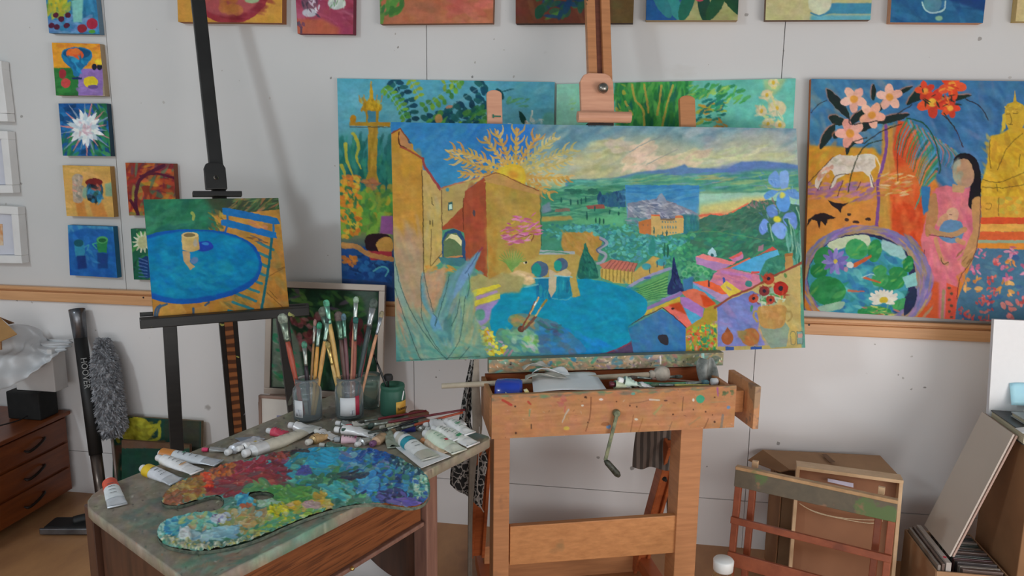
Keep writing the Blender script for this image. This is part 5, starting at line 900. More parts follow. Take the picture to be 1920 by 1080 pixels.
def art_dark_still():
    A = Art(490, 515, 735, 755, '#1c3424', 2, 23)
    A.dabs([(495, 525), (720, 525), (720, 745), (495, 745)], 160, ['#1a3424', '#24442c', '#16281f', '#2f5434', '#1f4030'], 24, 10, -30, 60, .6, 1.2)
    A.dabs([(545, 540), (700, 545), (700, 600), (545, 590)], 60, ['#2f5a2c', '#3f6a34', '#244a30', '#557a3c', '#5a4a60'], 22, 7, 20, 60, .7, 1)
    A.dabs([(545, 590), (600, 590), (590, 660), (550, 650)], 40, ['#7a3438', '#8a4848', '#a0686c', '#5a2a2c', '#34602c'], 18, 9, 40, 60, .7, 1.2); A.dabs([(660, 590), (690, 600), (690, 660), (660, 640)], 14, ['#6a2430', '#7a3038'], 12, 20, 0, 30, .7)
    A.poly([(655, 545), (705, 542), (705, 600), (690, 600), (680, 560)], '#4a5a52', soft=3); A.poly([(510, 590), (532, 585), (560, 640), (575, 735), (510, 738)], '#6a7a6c', soft=2)
    A.dabs([(510, 610), (545, 620), (560, 735), (512, 735)], 36, ['#1f7a54', '#8a988c', '#2a8a5c', '#58685c', '#3f7a4c'], 16, 6, 20, 30, .7, 1)
    A.dabs([(600, 640), (700, 640), (700, 740), (600, 740)], 50, ['#2f4a3c', '#45605a', '#1c3028', '#2a5a3c'], 26, 7, 80, 30, .6, 1)
    return A.finish(.07, .5, 4)
def art_palette():
    A = Art(285, 828, 815, 1042, '#4f7a6c', 2.2, 31)
    def z(P, n, cs, l=16, t=8, a=-15, j=50, h=1.0, so=0): A.dabs(P, n, cs, l, t, a, j, .9, so, .4, h, 0)
    z([(290, 835), (812, 835), (812, 1040), (290, 1040)], 700, ['#3f7466', '#4f8a7a', '#2f6458', '#5a8a84', '#3f7a58'], 24, 8, -12, 40, .7)
    z([(530, 842), (640, 838), (660, 900), (560, 910), (500, 870)], 90, ['#148aa4', '#0f7f9c', '#2a98a8', '#3f9c94', '#5aac9c', '#128cb4'], 22, 9, -10)
    z([(560, 838), (610, 836), (635, 850), (630, 875), (600, 890), (575, 860)], 40, ['#0f8ab4', '#1498c0', '#1a90b0'], 20, 9, 0, 40, 1.2)
    z([(630, 848), (730, 848), (760, 880), (700, 890), (640, 880)], 110, ['#1f68a4', '#2a7ab4', '#3f94b0', '#184f9c', '#68a0ac', '#2f88b4', '#6a78a4'], 18, 8, -5)
    z([(690, 845), (745, 850), (750, 870), (700, 866)], 40, ['#14509c', '#1a5cac', '#0f4488'], 12, 5, 0, 80, 1.6)
    z([(740, 852), (790, 880), (800, 900), (760, 890), (730, 870)], 70, ['#123a50', '#1c5468', '#0f2c44', '#2a6a70', '#184868', '#8ab0b0'], 10, 5, 20, 80, 1.6)
    z([(560, 895), (700, 880), (720, 920), (640, 940), (560, 930)], 120, ['#2f7a50', '#3f8f5a', '#58a06c', '#2a6a58', '#7aac7c', '#1f6054', '#48947c'], 20, 8, -15)
    z([(600, 912), (660, 905), (668, 930), (620, 938)], 30, ['#38a0a4', '#2a94a0', '#5ab0a8'], 20, 8, 15, 30, 1.0)
    z([(660, 885), (760, 880), (800, 910), (800, 940), (720, 945), (670, 925)], 150, ['#1f64a4', '#2a7cb8', '#1a4c94', '#3a90c0', '#4a9ca8', '#1c5ca0', '#5f8a8c', '#2f7a6c', '#16386c'], 14, 9, -20, 60, 1.2)
    z([(672, 895), (706, 892), (700, 925), (674, 925)], 22, ['#3f94c4', '#2f88c4', '#4aa0cc'], 20, 11, -30, 40, 1.3)
    z([(710, 925), (760, 920), (765, 945), (715, 945)], 34, ['#2a2c5c', '#3a3f78', '#1f2248', '#5a5aa0'], 14, 7, 10, 50, 1.1); z([(735, 938), (790, 936), (785, 950), (740, 950)], 30, ['#6a5a9c', '#7a68ac', '#5a50a0', '#4a4a98'], 22, 6, 0, 12, 1.0)
    z([(775, 900), (800, 895), (802, 935), (780, 940)], 60, ['#6aaca0', '#9cc4b0', '#4a9494', '#b0ccac', '#3a8088', '#2a60a0'], 9, 5, 60, 80, 1.9); z([(640, 890), (680, 885), (680, 902), (645, 898)], 14, ['#24384c', '#1f2c44', '#2f4c50'], 24, 7, -8, 15, .9)
    z([(560, 878), (580, 878), (580, 890), (560, 890)], 8, ['#3a3f8c', '#3c4890'], 16, 8, 0, 30, 1.2); z([(470, 870), (535, 855), (540, 900), (480, 905)], 60, ['#6a1c30', '#7a2438', '#8a2c3c', '#5a2434', '#3a5a60', '#7a4468'], 22, 9, -12, 40, 1.0)
    z([(500, 850), (545, 846), (545, 864), (505, 862)], 30, ['#7a2c24', '#6a2420', '#a04838', '#5a1c1c'], 12, 6, 0, 60, 1.5); z([(535, 842), (575, 842), (575, 850), (530, 852)], 18, ['#2c1c28', '#4a2030', '#203038'], 16, 5, 0, 30, 1.2)
    z([(445, 866), (500, 862), (480, 900), (430, 905), (420, 885)], 80, ['#8a1c2c', '#a02438', '#94283c', '#7a1828', '#b04858', '#a83c38'], 18, 9, -20, 50, 1.2)
    z([(380, 905), (500, 885), (540, 920), (440, 930), (390, 925)], 120, ['#84242c', '#8f2c30', '#9a4038', '#7a2028', '#a85848', '#8c2c38', '#6a4444'], 28, 8, -3, 25, .9)
    z([(395, 880), (440, 872), (440, 892), (400, 900)], 50, ['#a85420', '#b8601c', '#9c4424', '#7a3c28', '#c07434'], 10, 6, 0, 80, 1.7); z([(368, 895), (392, 890), (398, 912), (372, 912)], 46, ['#c8401c', '#d04c24', '#c03818'], 10, 7, 0, 80, 1.8)
    z([(330, 905), (375, 895), (385, 925), (350, 942), (312, 945), (305, 938)], 130, ['#8a6424', '#9c7428', '#7a5420', '#a88434', '#9a5c2c', '#8c4c28', '#a48c48'], 15, 7, -10, 50, 1.2); z([(305, 930), (340, 925), (345, 946), (310, 948)], 40, ['#8a4c30', '#7a4028', '#9c5c38', '#6a4a24'], 12, 6, -10, 40, 1.1)
    z([(455, 915), (500, 905), (560, 925), (540, 945), (470, 945)], 60, ['#4a8a50', '#6a9c5c', '#3f7a58', '#7a9c70', '#a08c58'], 20, 8, 10, 40, .9); z([(505, 915), (580, 918), (600, 940), (540, 950), (510, 935)], 70, ['#2f7a38', '#4a8c3c', '#5f9c48', '#6aa044', '#3a7c44'], 22, 9, 12, 40, 1.0)
    z([(590, 922), (612, 925), (605, 940), (590, 938)], 12, ['#a89030', '#b09a38'], 14, 7, 40, 40, 1.2); z([(445, 930), (475, 930), (475, 955), (450, 950)], 34, ['#1f84b0', '#2a8fb8', '#3a98b0', '#5ab0b8'], 12, 7, 0, 70, 1.4); z([(480, 935), (530, 938), (530, 950), (480, 950)], 20, ['#7aa894', '#9cb8a8', '#8ab490'], 16, 6, 0, 30, 1.1)
    z([(445, 950), (470, 948), (470, 962), (448, 962)], 12, ['#a8502c', '#b05c34'], 10, 7, 0, 60, 1.2); z([(505, 950), (540, 945), (560, 965), (520, 982), (500, 970)], 80, ['#b8b41c', '#a8ac20', '#c4b424', '#8a9c24', '#c8bc38', '#4a7c30'], 13, 6, 0, 80, 2.0)
    z([(545, 945), (620, 940), (625, 955), (560, 970), (545, 960)], 60, ['#c09828', '#c8a434', '#a8a03c', '#b89c6c', '#5a8a3c', '#c4b060'], 14, 7, -15, 40, 1.2); z([(575, 945), (600, 945), (600, 960), (578, 960)], 12, ['#a88c84', '#b09890', '#a4848c'], 18, 9, 0, 20, 1.2)
    z([(410, 955), (510, 960), (500, 1000), (430, 1005), (400, 980)], 130, ['#a08848', '#b09454', '#98845c', '#8a8c48', '#b0a070', '#7a8c5c', '#a87c44', '#8ca8a0'], 16, 8, -20, 60, 1.1)
    z([(485, 985), (540, 965), (600, 955), (610, 962), (500, 1002), (460, 1008)], 110, ['#2f7a5c', '#4a9068', '#6a9c48', '#8aa83c', '#a8b070', '#3a8470', '#5a9a88', '#b8a848'], 14, 6, -22, 30, 1.2)
    z([(300, 975), (370, 965), (380, 990), (330, 1005), (298, 1000)], 120, ['#2a84a4', '#1f78a0', '#3f98ac', '#6ab0b0', '#8ac0b4', '#4aa0a0', '#a8ccb8'], 18, 7, -15, 35, 1.2)
    z([(335, 965), (400, 962), (410, 985), (370, 995), (340, 985)], 70, ['#5aa48c', '#8cb49c', '#a8946c', '#3f9498', '#9cb070', '#7ab4a4'], 16, 7, -10, 50, 1.0); z([(395, 970), (430, 965), (430, 985), (400, 985)], 24, ['#b0c0c8', '#8a94b4', '#c4ccd0', '#7a5f84', '#a8b8c8'], 12, 6, 0, 60, 1.5)
    z([(345, 1000), (440, 990), (445, 1010), (360, 1018), (335, 1010)], 70, ['#7aa8b4', '#8cb4b8', '#6a98ac', '#9cbcc0', '#88b0a8'], 24, 7, -8, 20, 1.0); z([(338, 995), (352, 995), (354, 1010), (340, 1010)], 20, ['#b8c4c0', '#c8d0cc'], 12, 9, 60, 60, 2.2)
    z([(298, 1000), (340, 1015), (420, 1020), (500, 1000), (505, 1008), (420, 1032), (340, 1030), (298, 1012)], 260, ['#8c9880', '#a8ac84', '#6a8a74', '#b0b49c', '#707c54', '#94947c', '#a8a048', '#c0c0ac', '#5a7a70'], 7, 4, 0, 90, 1.6)
    z([(500, 1000), (620, 955), (622, 962), (505, 1010)], 60, ['#3f7460', '#a8a048', '#5a8a6c', '#2f5c50', '#8c9c50'], 9, 4, -20, 40, 1.2)
    z([(296, 990), (310, 975), (305, 1015), (294, 1008)], 40, ['#7ab8ac', '#a0c8b8', '#5a9c94'], 8, 5, 60, 60, 1.3)
    for _ in range(260):
        x = 300+A.g.random()*500; y = 840+A.g.random()*185; A.dab(x, y, 3+3*A.g.random(), 1.6, A.g.random()*180, ['#d8dcd8', '#b8ccd0', '#c4d4c4', '#e0d8c8'][A.g.integers(4)], .5, 0, 1.2)
    return A.finish(.05, .8, 3)
# ================================================================ the room
YW = 3.0
def wall_material(name, ca, cb):
    m, nt, b = newmat(name); mp = _coords(nt)
    n = _noise(nt, mp, 1.1, 3); c = _ramp(nt, n.outputs['Fac'], [(0.35, alb(ca)), (0.65, alb(cb))]).outputs[0]
    for sc, rad, col, seed in ((5.5, 0.055, '#5f5c58', 1.0), (9.0, 0.06, '#75726e', 4.0), (3.6, 0.03, '#3a3a3a', 9.0), (15.0, 0.075, '#94918d', 6.0), (12.0, 0.05, '#66625e', 16.0), (2.6, 0.045, '#8a8682', 21.0), (7.0, 0.05, '#4c4a48', 33.0), (20.0, 0.07, '#86837e', 41.0)):
        v = nt.nodes.new('ShaderNodeTexVoronoi'); v.voronoi_dimensions = '4D'; v.inputs['Scale'].default_value = sc; v.inputs['W'].default_value = seed
        nz = _noise(nt, mp, 60, 2); va = nt.nodes.new('ShaderNodeVectorMath'); va.operation = 'SCALE'; va.inputs['Scale'].default_value = 0.012
        nt.links.new(nz.outputs['Color'], va.inputs[0]); vb = nt.nodes.new('ShaderNodeVectorMath'); vb.operation = 'ADD'
        nt.links.new(mp.outputs[0], vb.inputs[0]); nt.links.new(va.outputs[0], vb.inputs[1]); nt.links.new(vb.outputs[0], v.inputs['Vector'])
        f = _ramp(nt, v.outputs['Distance'], [(rad, (0.8,)*3+(1,)), (rad+0.012, (0, 0, 0, 1))])
        c = _mix(nt, f.outputs[0], c, alb(col))
    sm = _noise(nt, _coords(nt, (1, 1, 2)), 3.3, 4); f = _ramp(nt, sm.outputs['Fac'], [(0.68, (0, 0, 0, 1)), (0.78, (0.35,)*3+(1,))]); c = _mix(nt, f.outputs[0], c, alb('#9a958f'))
    nt.links.new(c, b.inputs['Base Color']); b.inputs['Roughness'].default_value = 0.75; _bump(nt, b, n.outputs['Fac'], 0.05)
    return m
WALL = wall_material('board_upper_dimmed', '#a7a8a7', '#adacab'); WALL2 = wall_material('board_lower_brightened', '#bcbab9', '#c0bebd'); PLAIN = M('plain_wall', '#c3c5c6', 0.8, var=0.03, bump=0)  # lower boards coloured lighter than upper ones to stand in for missing light
XL, XR, YF, ZC = -3.12, 2.6, -2.6, 3.3
def panel(name, a, b_, mat):
    x0, y0, z0 = a; x1, y1, z1 = b_
    return struct(MB().box(((x0+x1)/2, (y0+y1)/2, (z0+z1)/2), (x1-x0, y1-y0, z1-z0)).build(name, mat))
# back wall: sheets of board with open joints in front of a dark batten layer
sx = [onY(199, 63, YW)[0], onY(800, 100, YW)[0], onY(1470, 80, YW)[0]]; zs = 0.209
w = MB()
xs = [XL]+sx+[XR]; g = 0.0014
for i in range(len(xs)-1):
    w.box(((xs[i]+xs[i+1])/2, YW+0.006, (0.95+ZC)/2), (xs[i+1]-xs[i]-2*g, 0.012, ZC-0.95))
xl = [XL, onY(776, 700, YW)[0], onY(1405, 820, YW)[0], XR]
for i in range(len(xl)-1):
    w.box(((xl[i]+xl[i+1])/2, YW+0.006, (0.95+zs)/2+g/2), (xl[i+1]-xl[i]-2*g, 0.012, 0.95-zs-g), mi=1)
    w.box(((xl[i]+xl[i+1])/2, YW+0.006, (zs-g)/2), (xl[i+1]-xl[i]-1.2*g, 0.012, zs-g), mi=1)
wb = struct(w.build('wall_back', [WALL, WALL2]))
panel('wall_back_core', (XL, YW+0.0125, 0), (XR, YW+0.08, ZC), M('dark_joint', '#3a3632', 0.9, bump=0)).name = 'wall_back_batten'
FLOOR = wood('floor_boards', '#8a6242', '#a47850', (3, 1.2, 1), 0.45, blot=[('#6d4a32', 2.2, 0.62), ('#b08a64', 5, 0.68)], blotamt=0.5, scale=2.5, specks=[('#c9c4b8', 9, 0.03, 2.0), ('#3c2c22', 13, 0.035, 5.0)])
panel('floor', (XL-.1, YF-.1, -0.05), (XR+.1, YW+.1, 0), FLOOR)
# side walls with window openings, front wall, ceiling with a roof light
def wall_x(name, x, y0, y1, o):
    oy0, oy1, oz0, oz1 = o; t = 0.1; xx = x-t/2 if x < 0 else x+t/2; b = MB()
    def bx(a, c, z0, z1): b.box((xx, (a+c)/2, (z0+z1)/2), (t, c-a, z1-z0))
    bx(y0, oy0, 0, ZC); bx(oy1, y1, 0, ZC); bx(oy0, oy1, 0, oz0); bx(oy0, oy1, oz1, ZC)
    struct(b.build(name, PLAIN))
wall_x('wall_left', XL, YF, YW, (-1.6, 0.0, 2.3, 3.2)); wall_x('wall_right', XR, YF, YW, (-1.3, 1.1, .35, 2.2))
SK = (XL, YF, XR, YW)
def wframe(name, P, u, v, nrm):
    P, u, v = np.array(P), np.array(u), np.array(v); b = MB(); t = 0.05
    for a, c in ((P, P+u), (P+v, P+u+v), (P, P+v), (P+u, P+u+v), (P+u/2, P+u/2+v)): b.bar(a, c, t, t, nrm)
    struct(b.build(name, M('window_paint', '#c8c8c4', 0.4, bump=0)))
wframe('window_1', (XL-.05, -1.6, 2.3), (0, 1.6, 0), (0, 0, .9), (1, 0, 0)); wframe('window_2', (XR+.05, -1.3, .35), (0, 2.4, 0), (0, 0, 1.85), (1, 0, 0))
for k in range(4): wframe('window_%d' % (3+k), (XL+k*(XR-XL)/4, YF-.05, 0), ((XR-XL)/4, 0, 0), (0, 0, ZC), (0, 1, 0)); wframe('window_%d' % (7+k), (XL+k*(XR-XL)/4, YF, ZC+.03), ((XR-XL)/4, 0, 0), (0, YW-YF, 0), (0, 0, 1))

# dado rail: lower board, shadow groove, upper ledge
RW = wood('rail_pine', '#a67a52', '#b98c63', (1.2, 30, 30), 0.4, scale=3); zr = 0.929
r = MB(); r.box(((XL+XR)/2, YW-.011, zr+.022), (XR-XL, .022, .044)); r.box(((XL+XR)/2, YW-.006, zr+.048), (XR-XL, .012, .012)); r.box(((XL+XR)/2, YW-.016, zr+.0605), (XR-XL, .032, .015))
struct(r.build('trim_1', RW, bevel=.004))
rs = MB()
for px, py in ((269, 558), (1517, 609)): q = onY(px, py, YW-.022); rs.lathe([(0, 0.001), (.004, .001), (.004, -.0005)], q, (0, -1, 0), 12)
struct(rs.build('trim_2', M('screw_dark', '#2f2a28', .5, .6)))

# ================================================================ pictures on the wall
def hung(name, label, px4, art, thick=.03, side='#8a7a60', group=None, gain=None, bleed=False, yoff=0.0, res=1.2):
    c4 = [onY(x, y, YW-.001-thick-yoff) for x, y in px4]
    return canvas(name, label, c4, thick, art, side, gain, res, group=group, bleed=bleed)
GS = 'small square canvases in the column on the wall'
hung('painting', 'small square painting of sunflowers, cherries and strawberries, topmost of the wall column', [(84, -25), (178, -24), (187, 64), (92, 62)], simple('sunflower', 84, -25, 187, 64, 41), .03, '#5a7080', GS)
hung('painting', 'small square painting of a blue vase of oranges with a lemon on purple', [(97, 80), (187, 82), (197, 180), (105, 179)], simple('fruit_vase', 97, 80, 197, 181, 42), .03, '#8c7c66', GS)
hung('painting', 'small square painting of a white spiky cactus flower on dark blue', [(109.5, 194), (200, 194), (208, 293), (118, 292)], simple('lily', 109, 193, 208, 293, 43), .028, '#2c3f4c', GS)
hung('painting', 'small square ochre painting of a glass beside a dark patterned jug', [(117, 310), (206, 312), (214, 407), (125, 405)], simple('toby', 117, 310, 214, 407, 44), .03, '#a07c4c', GS)
hung('painting', 'small square blue painting of two mugs, lowest of the wall column', [(127, 422), (212, 425), (220, 521), (131, 516)], simple('mugs', 127, 422, 221, 521, 45), .03, '#2a5f7c', GS)
hung('painting', 'small square abstract painting of swirling reds beside the ochre jug picture', [(235, 305), (325, 307), (331, 404), (242, 404)], simple('abstract', 235, 305, 331, 406, 46), .03, '#7c4c3c', GS)
hung('painting', 'small green painting with a white daisy, half behind the blue table picture', [(245, 429), (335, 431), (341, 527), (251, 524)], simple('daisy', 245, 429, 341, 527, 47), .03, '#4a6a50', GS)
GT = 'row of canvases along the top of the wall'
for label, p4, kind, sd, side, th in [
    ('mustard canvas with a red bowl hung behind the black easel mast', [(325, -190), (530, -190), (529, 43), (334, 41)], 'red_bowl', 51, '#8a5a3c', .04),
    ('pink canvas with a glass and a plate of leaves, lowest in the top row', [(548, -120), (664, -120), (662, 64), (558, 63)], 'pink_glass', 52, '#6a2c3a', .035),
    ('terracotta canvas with a big green leaf at its lower left corner', [(708, -190), (930, -190), (924, 43), (713, 45)], 'leaf_terracotta', 53, '#7a5440', .035),
    ('dark brown canvas with blue-green leaves behind the big easel mast', [(966, -190), (1196, -190), (1187, 43), (967, 44)], 'dark_leaves', 54, '#3c2c24', .035),
    ('green and blue canvas of hanging dark leaves right of the easel mast', [(1216, -180), (1394, -180), (1383, 38), (1211, 38)], 'tulip_leaves', 55, '#9a8464', .04),
    ('cream canvas with a pale jug beside a blue band', [(1444, -190), (1648, -190), (1632, 37), (1435, 38)], 'cream_jug', 56, '#6a5444', .035),
    ('deep blue canvas with a drinking glass at the right of the top row', [(1682, -180), (1868, -180), (1843, 43), (1669, 42)], 'blue_glass', 57, '#b08468', .04),
    ('sand coloured canvas cut off by the right edge of the photo', [(1926, -180), (2110, -180), (2080, 40), (1904, 40)], 'plain', 58, '#a89464', .035)]:
    hung('painting', label, p4, top_strip(kind, min(p4[0][0], p4[3][0]), max(p4[1][0], p4[2][0]), 46, sd), th, side, GT)
# big canvases leaning on the rail
def leaning(name, label, px4, art, yt, yb, thick, side, res=1.3, gain=None):
    c4 = [onY(*px4[0], yt), onY(*px4[1], yt), onY(*px4[2], yb), onY(*px4[3], yb)]
    return canvas(name, label, c4, thick, art, side, gain, res)
leaning('painting', 'large teal painting of a golden pagoda, banana leaves and a reclining sleeper', [(632, 147), (1040, 154), (1032, 575), (642, 562)], art_temple(), YW-.022, YW-.03, .02, '#9ab4b0', 1.5)
leaning('painting', 'large mint green painting of palm fronds and cream blossoms behind the landscape', [(1044, 158), (1492, 147), (1470, 592), (1038, 576)], art_palms(), YW-.022, YW-.03, .02, '#a8d4c4', 1.5)
leaning('painting', 'large orange and blue painting of a seated golden statue, white horse and lily pond', [(1521, 148), (1985, 153), (1960, 609), (1508, 582)], art_buddha(), YW-.036, YW-.065, .03, '#a8623c', 1.3, 1.24)
# white box frames at the left edge
def boxframe(label, px4, yf=.045, art=None, pic=None, n='picture_frame'):
    c4 = [onY(x, y, YW-yf) for x, y in px4]; A, B, C_, D = c4; cen = sum(c4)/4
    t = thing(n, label, 'picture frame', (cen[0], YW, min(c[2] for c in c4)), 'white box frames at the left edge')
    b = MB(); W = .035; u = unit(B-A); v = unit(D-A); W2 = yf-.002; nb = np.array([0, 1., 0])*(W2/2)
    for p, q, s, e in ((A, B, v, 0), (D, C_, -v, 0), (A, D, u, v), (B, C_, -u, v)): b.bar(p+s*W/2+nb+e*W, q+s*W/2+nb-e*W, W, W2, s)
    b.build('frame', M('white_frame', '#b9b9b8', .4, var=.03, bump=0), t, bevel=.002)
    k = MB(); i = [A+(u+v)*W+nb, B+(-u+v)*W+nb, C_-(u+v)*W+nb, D+(u-v)*W+nb]; k.prism(i, (0, .006, 0)); k.build('mount_card', M('mount_card', '#a9abb4', .7, var=.03, bump=0), t)
    if pic:
        k = MB(); c = [onY(x, y, YW-yf*.5-.003) for x, y in pic]; k.prism(c, (0, .002, 0)); k.build('print', M('orange_print', '#a86a34', .6, h2='#b8a890', scale=26), t)
boxframe('white box frame with a small orange picture, lowest at the left edge', [(-120, 378), (33, 388), (41, 494), (-110, 492)], pic=[(-30, 420), (4, 420), (6, 460), (-28, 460)])
boxframe('white box frame above the one with the orange picture', [(-130, 240), (14, 246), (24, 362), (-122, 362)])
boxframe('white box frame nearest the ceiling at the left edge', [(-140, 108), (2, 114), (14, 228), (-132, 226)])
# ================================================================ studio easel with the landscape
DM = 2.56
mq = rect3d([(733, 229), (1493, 241), (1510, 652), (743, 678)], DM)
n_p = unit(np.cross(mq[3]-mq[0], mq[1]-mq[0])); n_p = n_p if n_p@(CP-mq[0]) > 0 else -n_p
canvas('painting', 'wide landscape painting of an ochre village, blue lagoon and hills on the big easel', mq, .02, art_landscape(), '#3c4a44', 1.22, 1.05, bleed=True)
E1 = unit([mq[2][0]-mq[3][0], mq[2][1]-mq[3][1], 0]); E2 = np.array([-E1[1], E1[0], 0]); Z = np.array([0, 0, 1.])   # right, back, up
PP = Plane(mq[3], n_p)                          # the painting plane
dl = (mq[3]+mq[2])/2
# vertical planes parallel to the easel front; 0 = drawer front
dfront = rect3d([(922, 740), (1378, 722), (1378, 805), (922, 828)], 2.30)
DP = Plane(dfront[0], -E2)
def fr(px, py, back=0.0): return DP.at(px, py, -back)
BE = wood('easel_beech', '#8f5f3c', '#a5714a', (2, 2, 26), .45, scale=3, blot=[('#5f4436', 9, .66)], blotamt=.5, specks=[('#2f2620', 16, .045, 3.0), ('#b8ac98', 11, .035, 7.0)])
BH = wood('easel_beech_cross', '#96633a', '#ad774a', (2, 26, 26), .45, scale=3, blot=[('#6a5a3c', 7, .66)], blotamt=.5, specks=[('#b8ac98', 9, .03, 7.0), ('#3a2a22', 14, .04, 3.0)])
BO = wood('easel_orange_stain', '#7c3f22', '#98522c', (2, 2, 20), .45, scale=3)
BT = wood('easel_tray_board', '#9a6c48', '#ad7d56', (1.5, 20, 20), .5, scale=3, blot=[('#7c6a52', 12, .58), ('#3f7a5c', 15, .71), ('#8a3c34', 13, .73), ('#6c5444', 26, .62)], blotamt=.7,
          specks=[('#2f2824', 15, .07, 1.0), ('#b9b0a4', 12, .05, 4.0), ('#3f7a50', 7, .07, 8.0), ('#3a6a94', 8, .05, 12.0), ('#7a2c28', 11, .06, 15.0)])
PL = wood('paint_crusted_ledge', '#6a6450', '#8a8068', (3, 3, 3), .5, scale=14, blot=[('#2f6a74', 16, .56), ('#9a7458', 13, .60), ('#4a7a5c', 19, .62), ('#8a5a6a', 22, .66)], blotamt=.8, specks=[('#c4bcb0', 22, .06, 3.0), ('#3a3038', 18, .08, 6.0)])
base = (fr(930, 1000)+fr(1290, 1000))/2
ez = thing('studio_easel', 'big wooden studio easel splashed with paint that carries the landscape painting', 'easel', (base[0], base[1], 0))
def post(name, x, w, dp, ztop, back, mat, zb=0.0):
    p = np.array([x[0], x[1], 0]); return MB().bar(p+Z*zb+E2*(back+dp/2), p+Z*ztop+E2*(back+dp/2), w, dp, E1).build(name, mat, ez, bevel=.002)
ztop = fr(930, 826)[2]
for a, b_ in ((925, 955), (1270, 1310)):
    q0, q1 = fr(a, 950, .02), fr(b_, 950, .02); w_ = abs((q1-q0)@E1); post('leg', (q0+q1)/2, w_, .085, ztop+.002, .0, BE)
l0, l1 = fr(940, 1000, .03), fr(1290, 1000, .03)
# lower cross rail
ra, rb = fr(955, 1018, .04), fr(1276, 1005, .04); hr = fr(955, 985, .04)[2]-fr(955, 1060, .04)[2]
zc_ = (fr(1110, 974, .04)[2]+fr(1110, 1045, .04)[2])/2
MB().bar([ra[0], ra[1], zc_], [rb[0], rb[1], zc_], .022, abs(fr(1110, 974, .04)[2]-fr(1110, 1045, .04)[2]), E2).build('cross_rail', BH, ez, bevel=.002)
# base frame on the floor going back
for q in (l0, l1):
    p = np.array([q[0], q[1], .055]); MB().bar(p-E2*.10, p+E2*.52, .05, .05, E1).build('foot', BO, ez, bevel=.003)
mid = (l0+l1)/2
MB().bar([l0[0]+E2[0]*.45, l0[1]+E2[1]*.45, .07], [l1[0]+E2[0]*.45, l1[1]+E2[1]*.45, .07], .04, .16, E2).build('base_rail', BE, ez, bevel=.002)
# rear struts leaning from under the tray to the back of the base, channelled timber
def strut(p0, p1, w=.05, t=.028):
    b = MB(); b.bar(p0, p1, w, t, E1)
    for s in (-1, 1): b.bar(p0+E1*s*(w/2-.006), p1+E1*s*(w/2-.006), .012, t+.022, E1)
    return b.build('rear_strut', BO, ez, bevel=.002)
s0, s1 = fr(1262, 830, .22), fr(1212, 1010, .40); strut(s0, s1+(s1-s0)*.35)
s0, s1 = fr(906, 835, .20), fr(896, 1000, .40); strut(s0, s1+(s1-s0)*.25, .055)
kb = MB(); q = fr(1246, 898, .20); kb.lathe([(0, .012), (.006, .012), (.009, 0)], q, -E2, 12); kb.build('bolt', M('dark_iron', '#3a3633', .4, .8), ez)
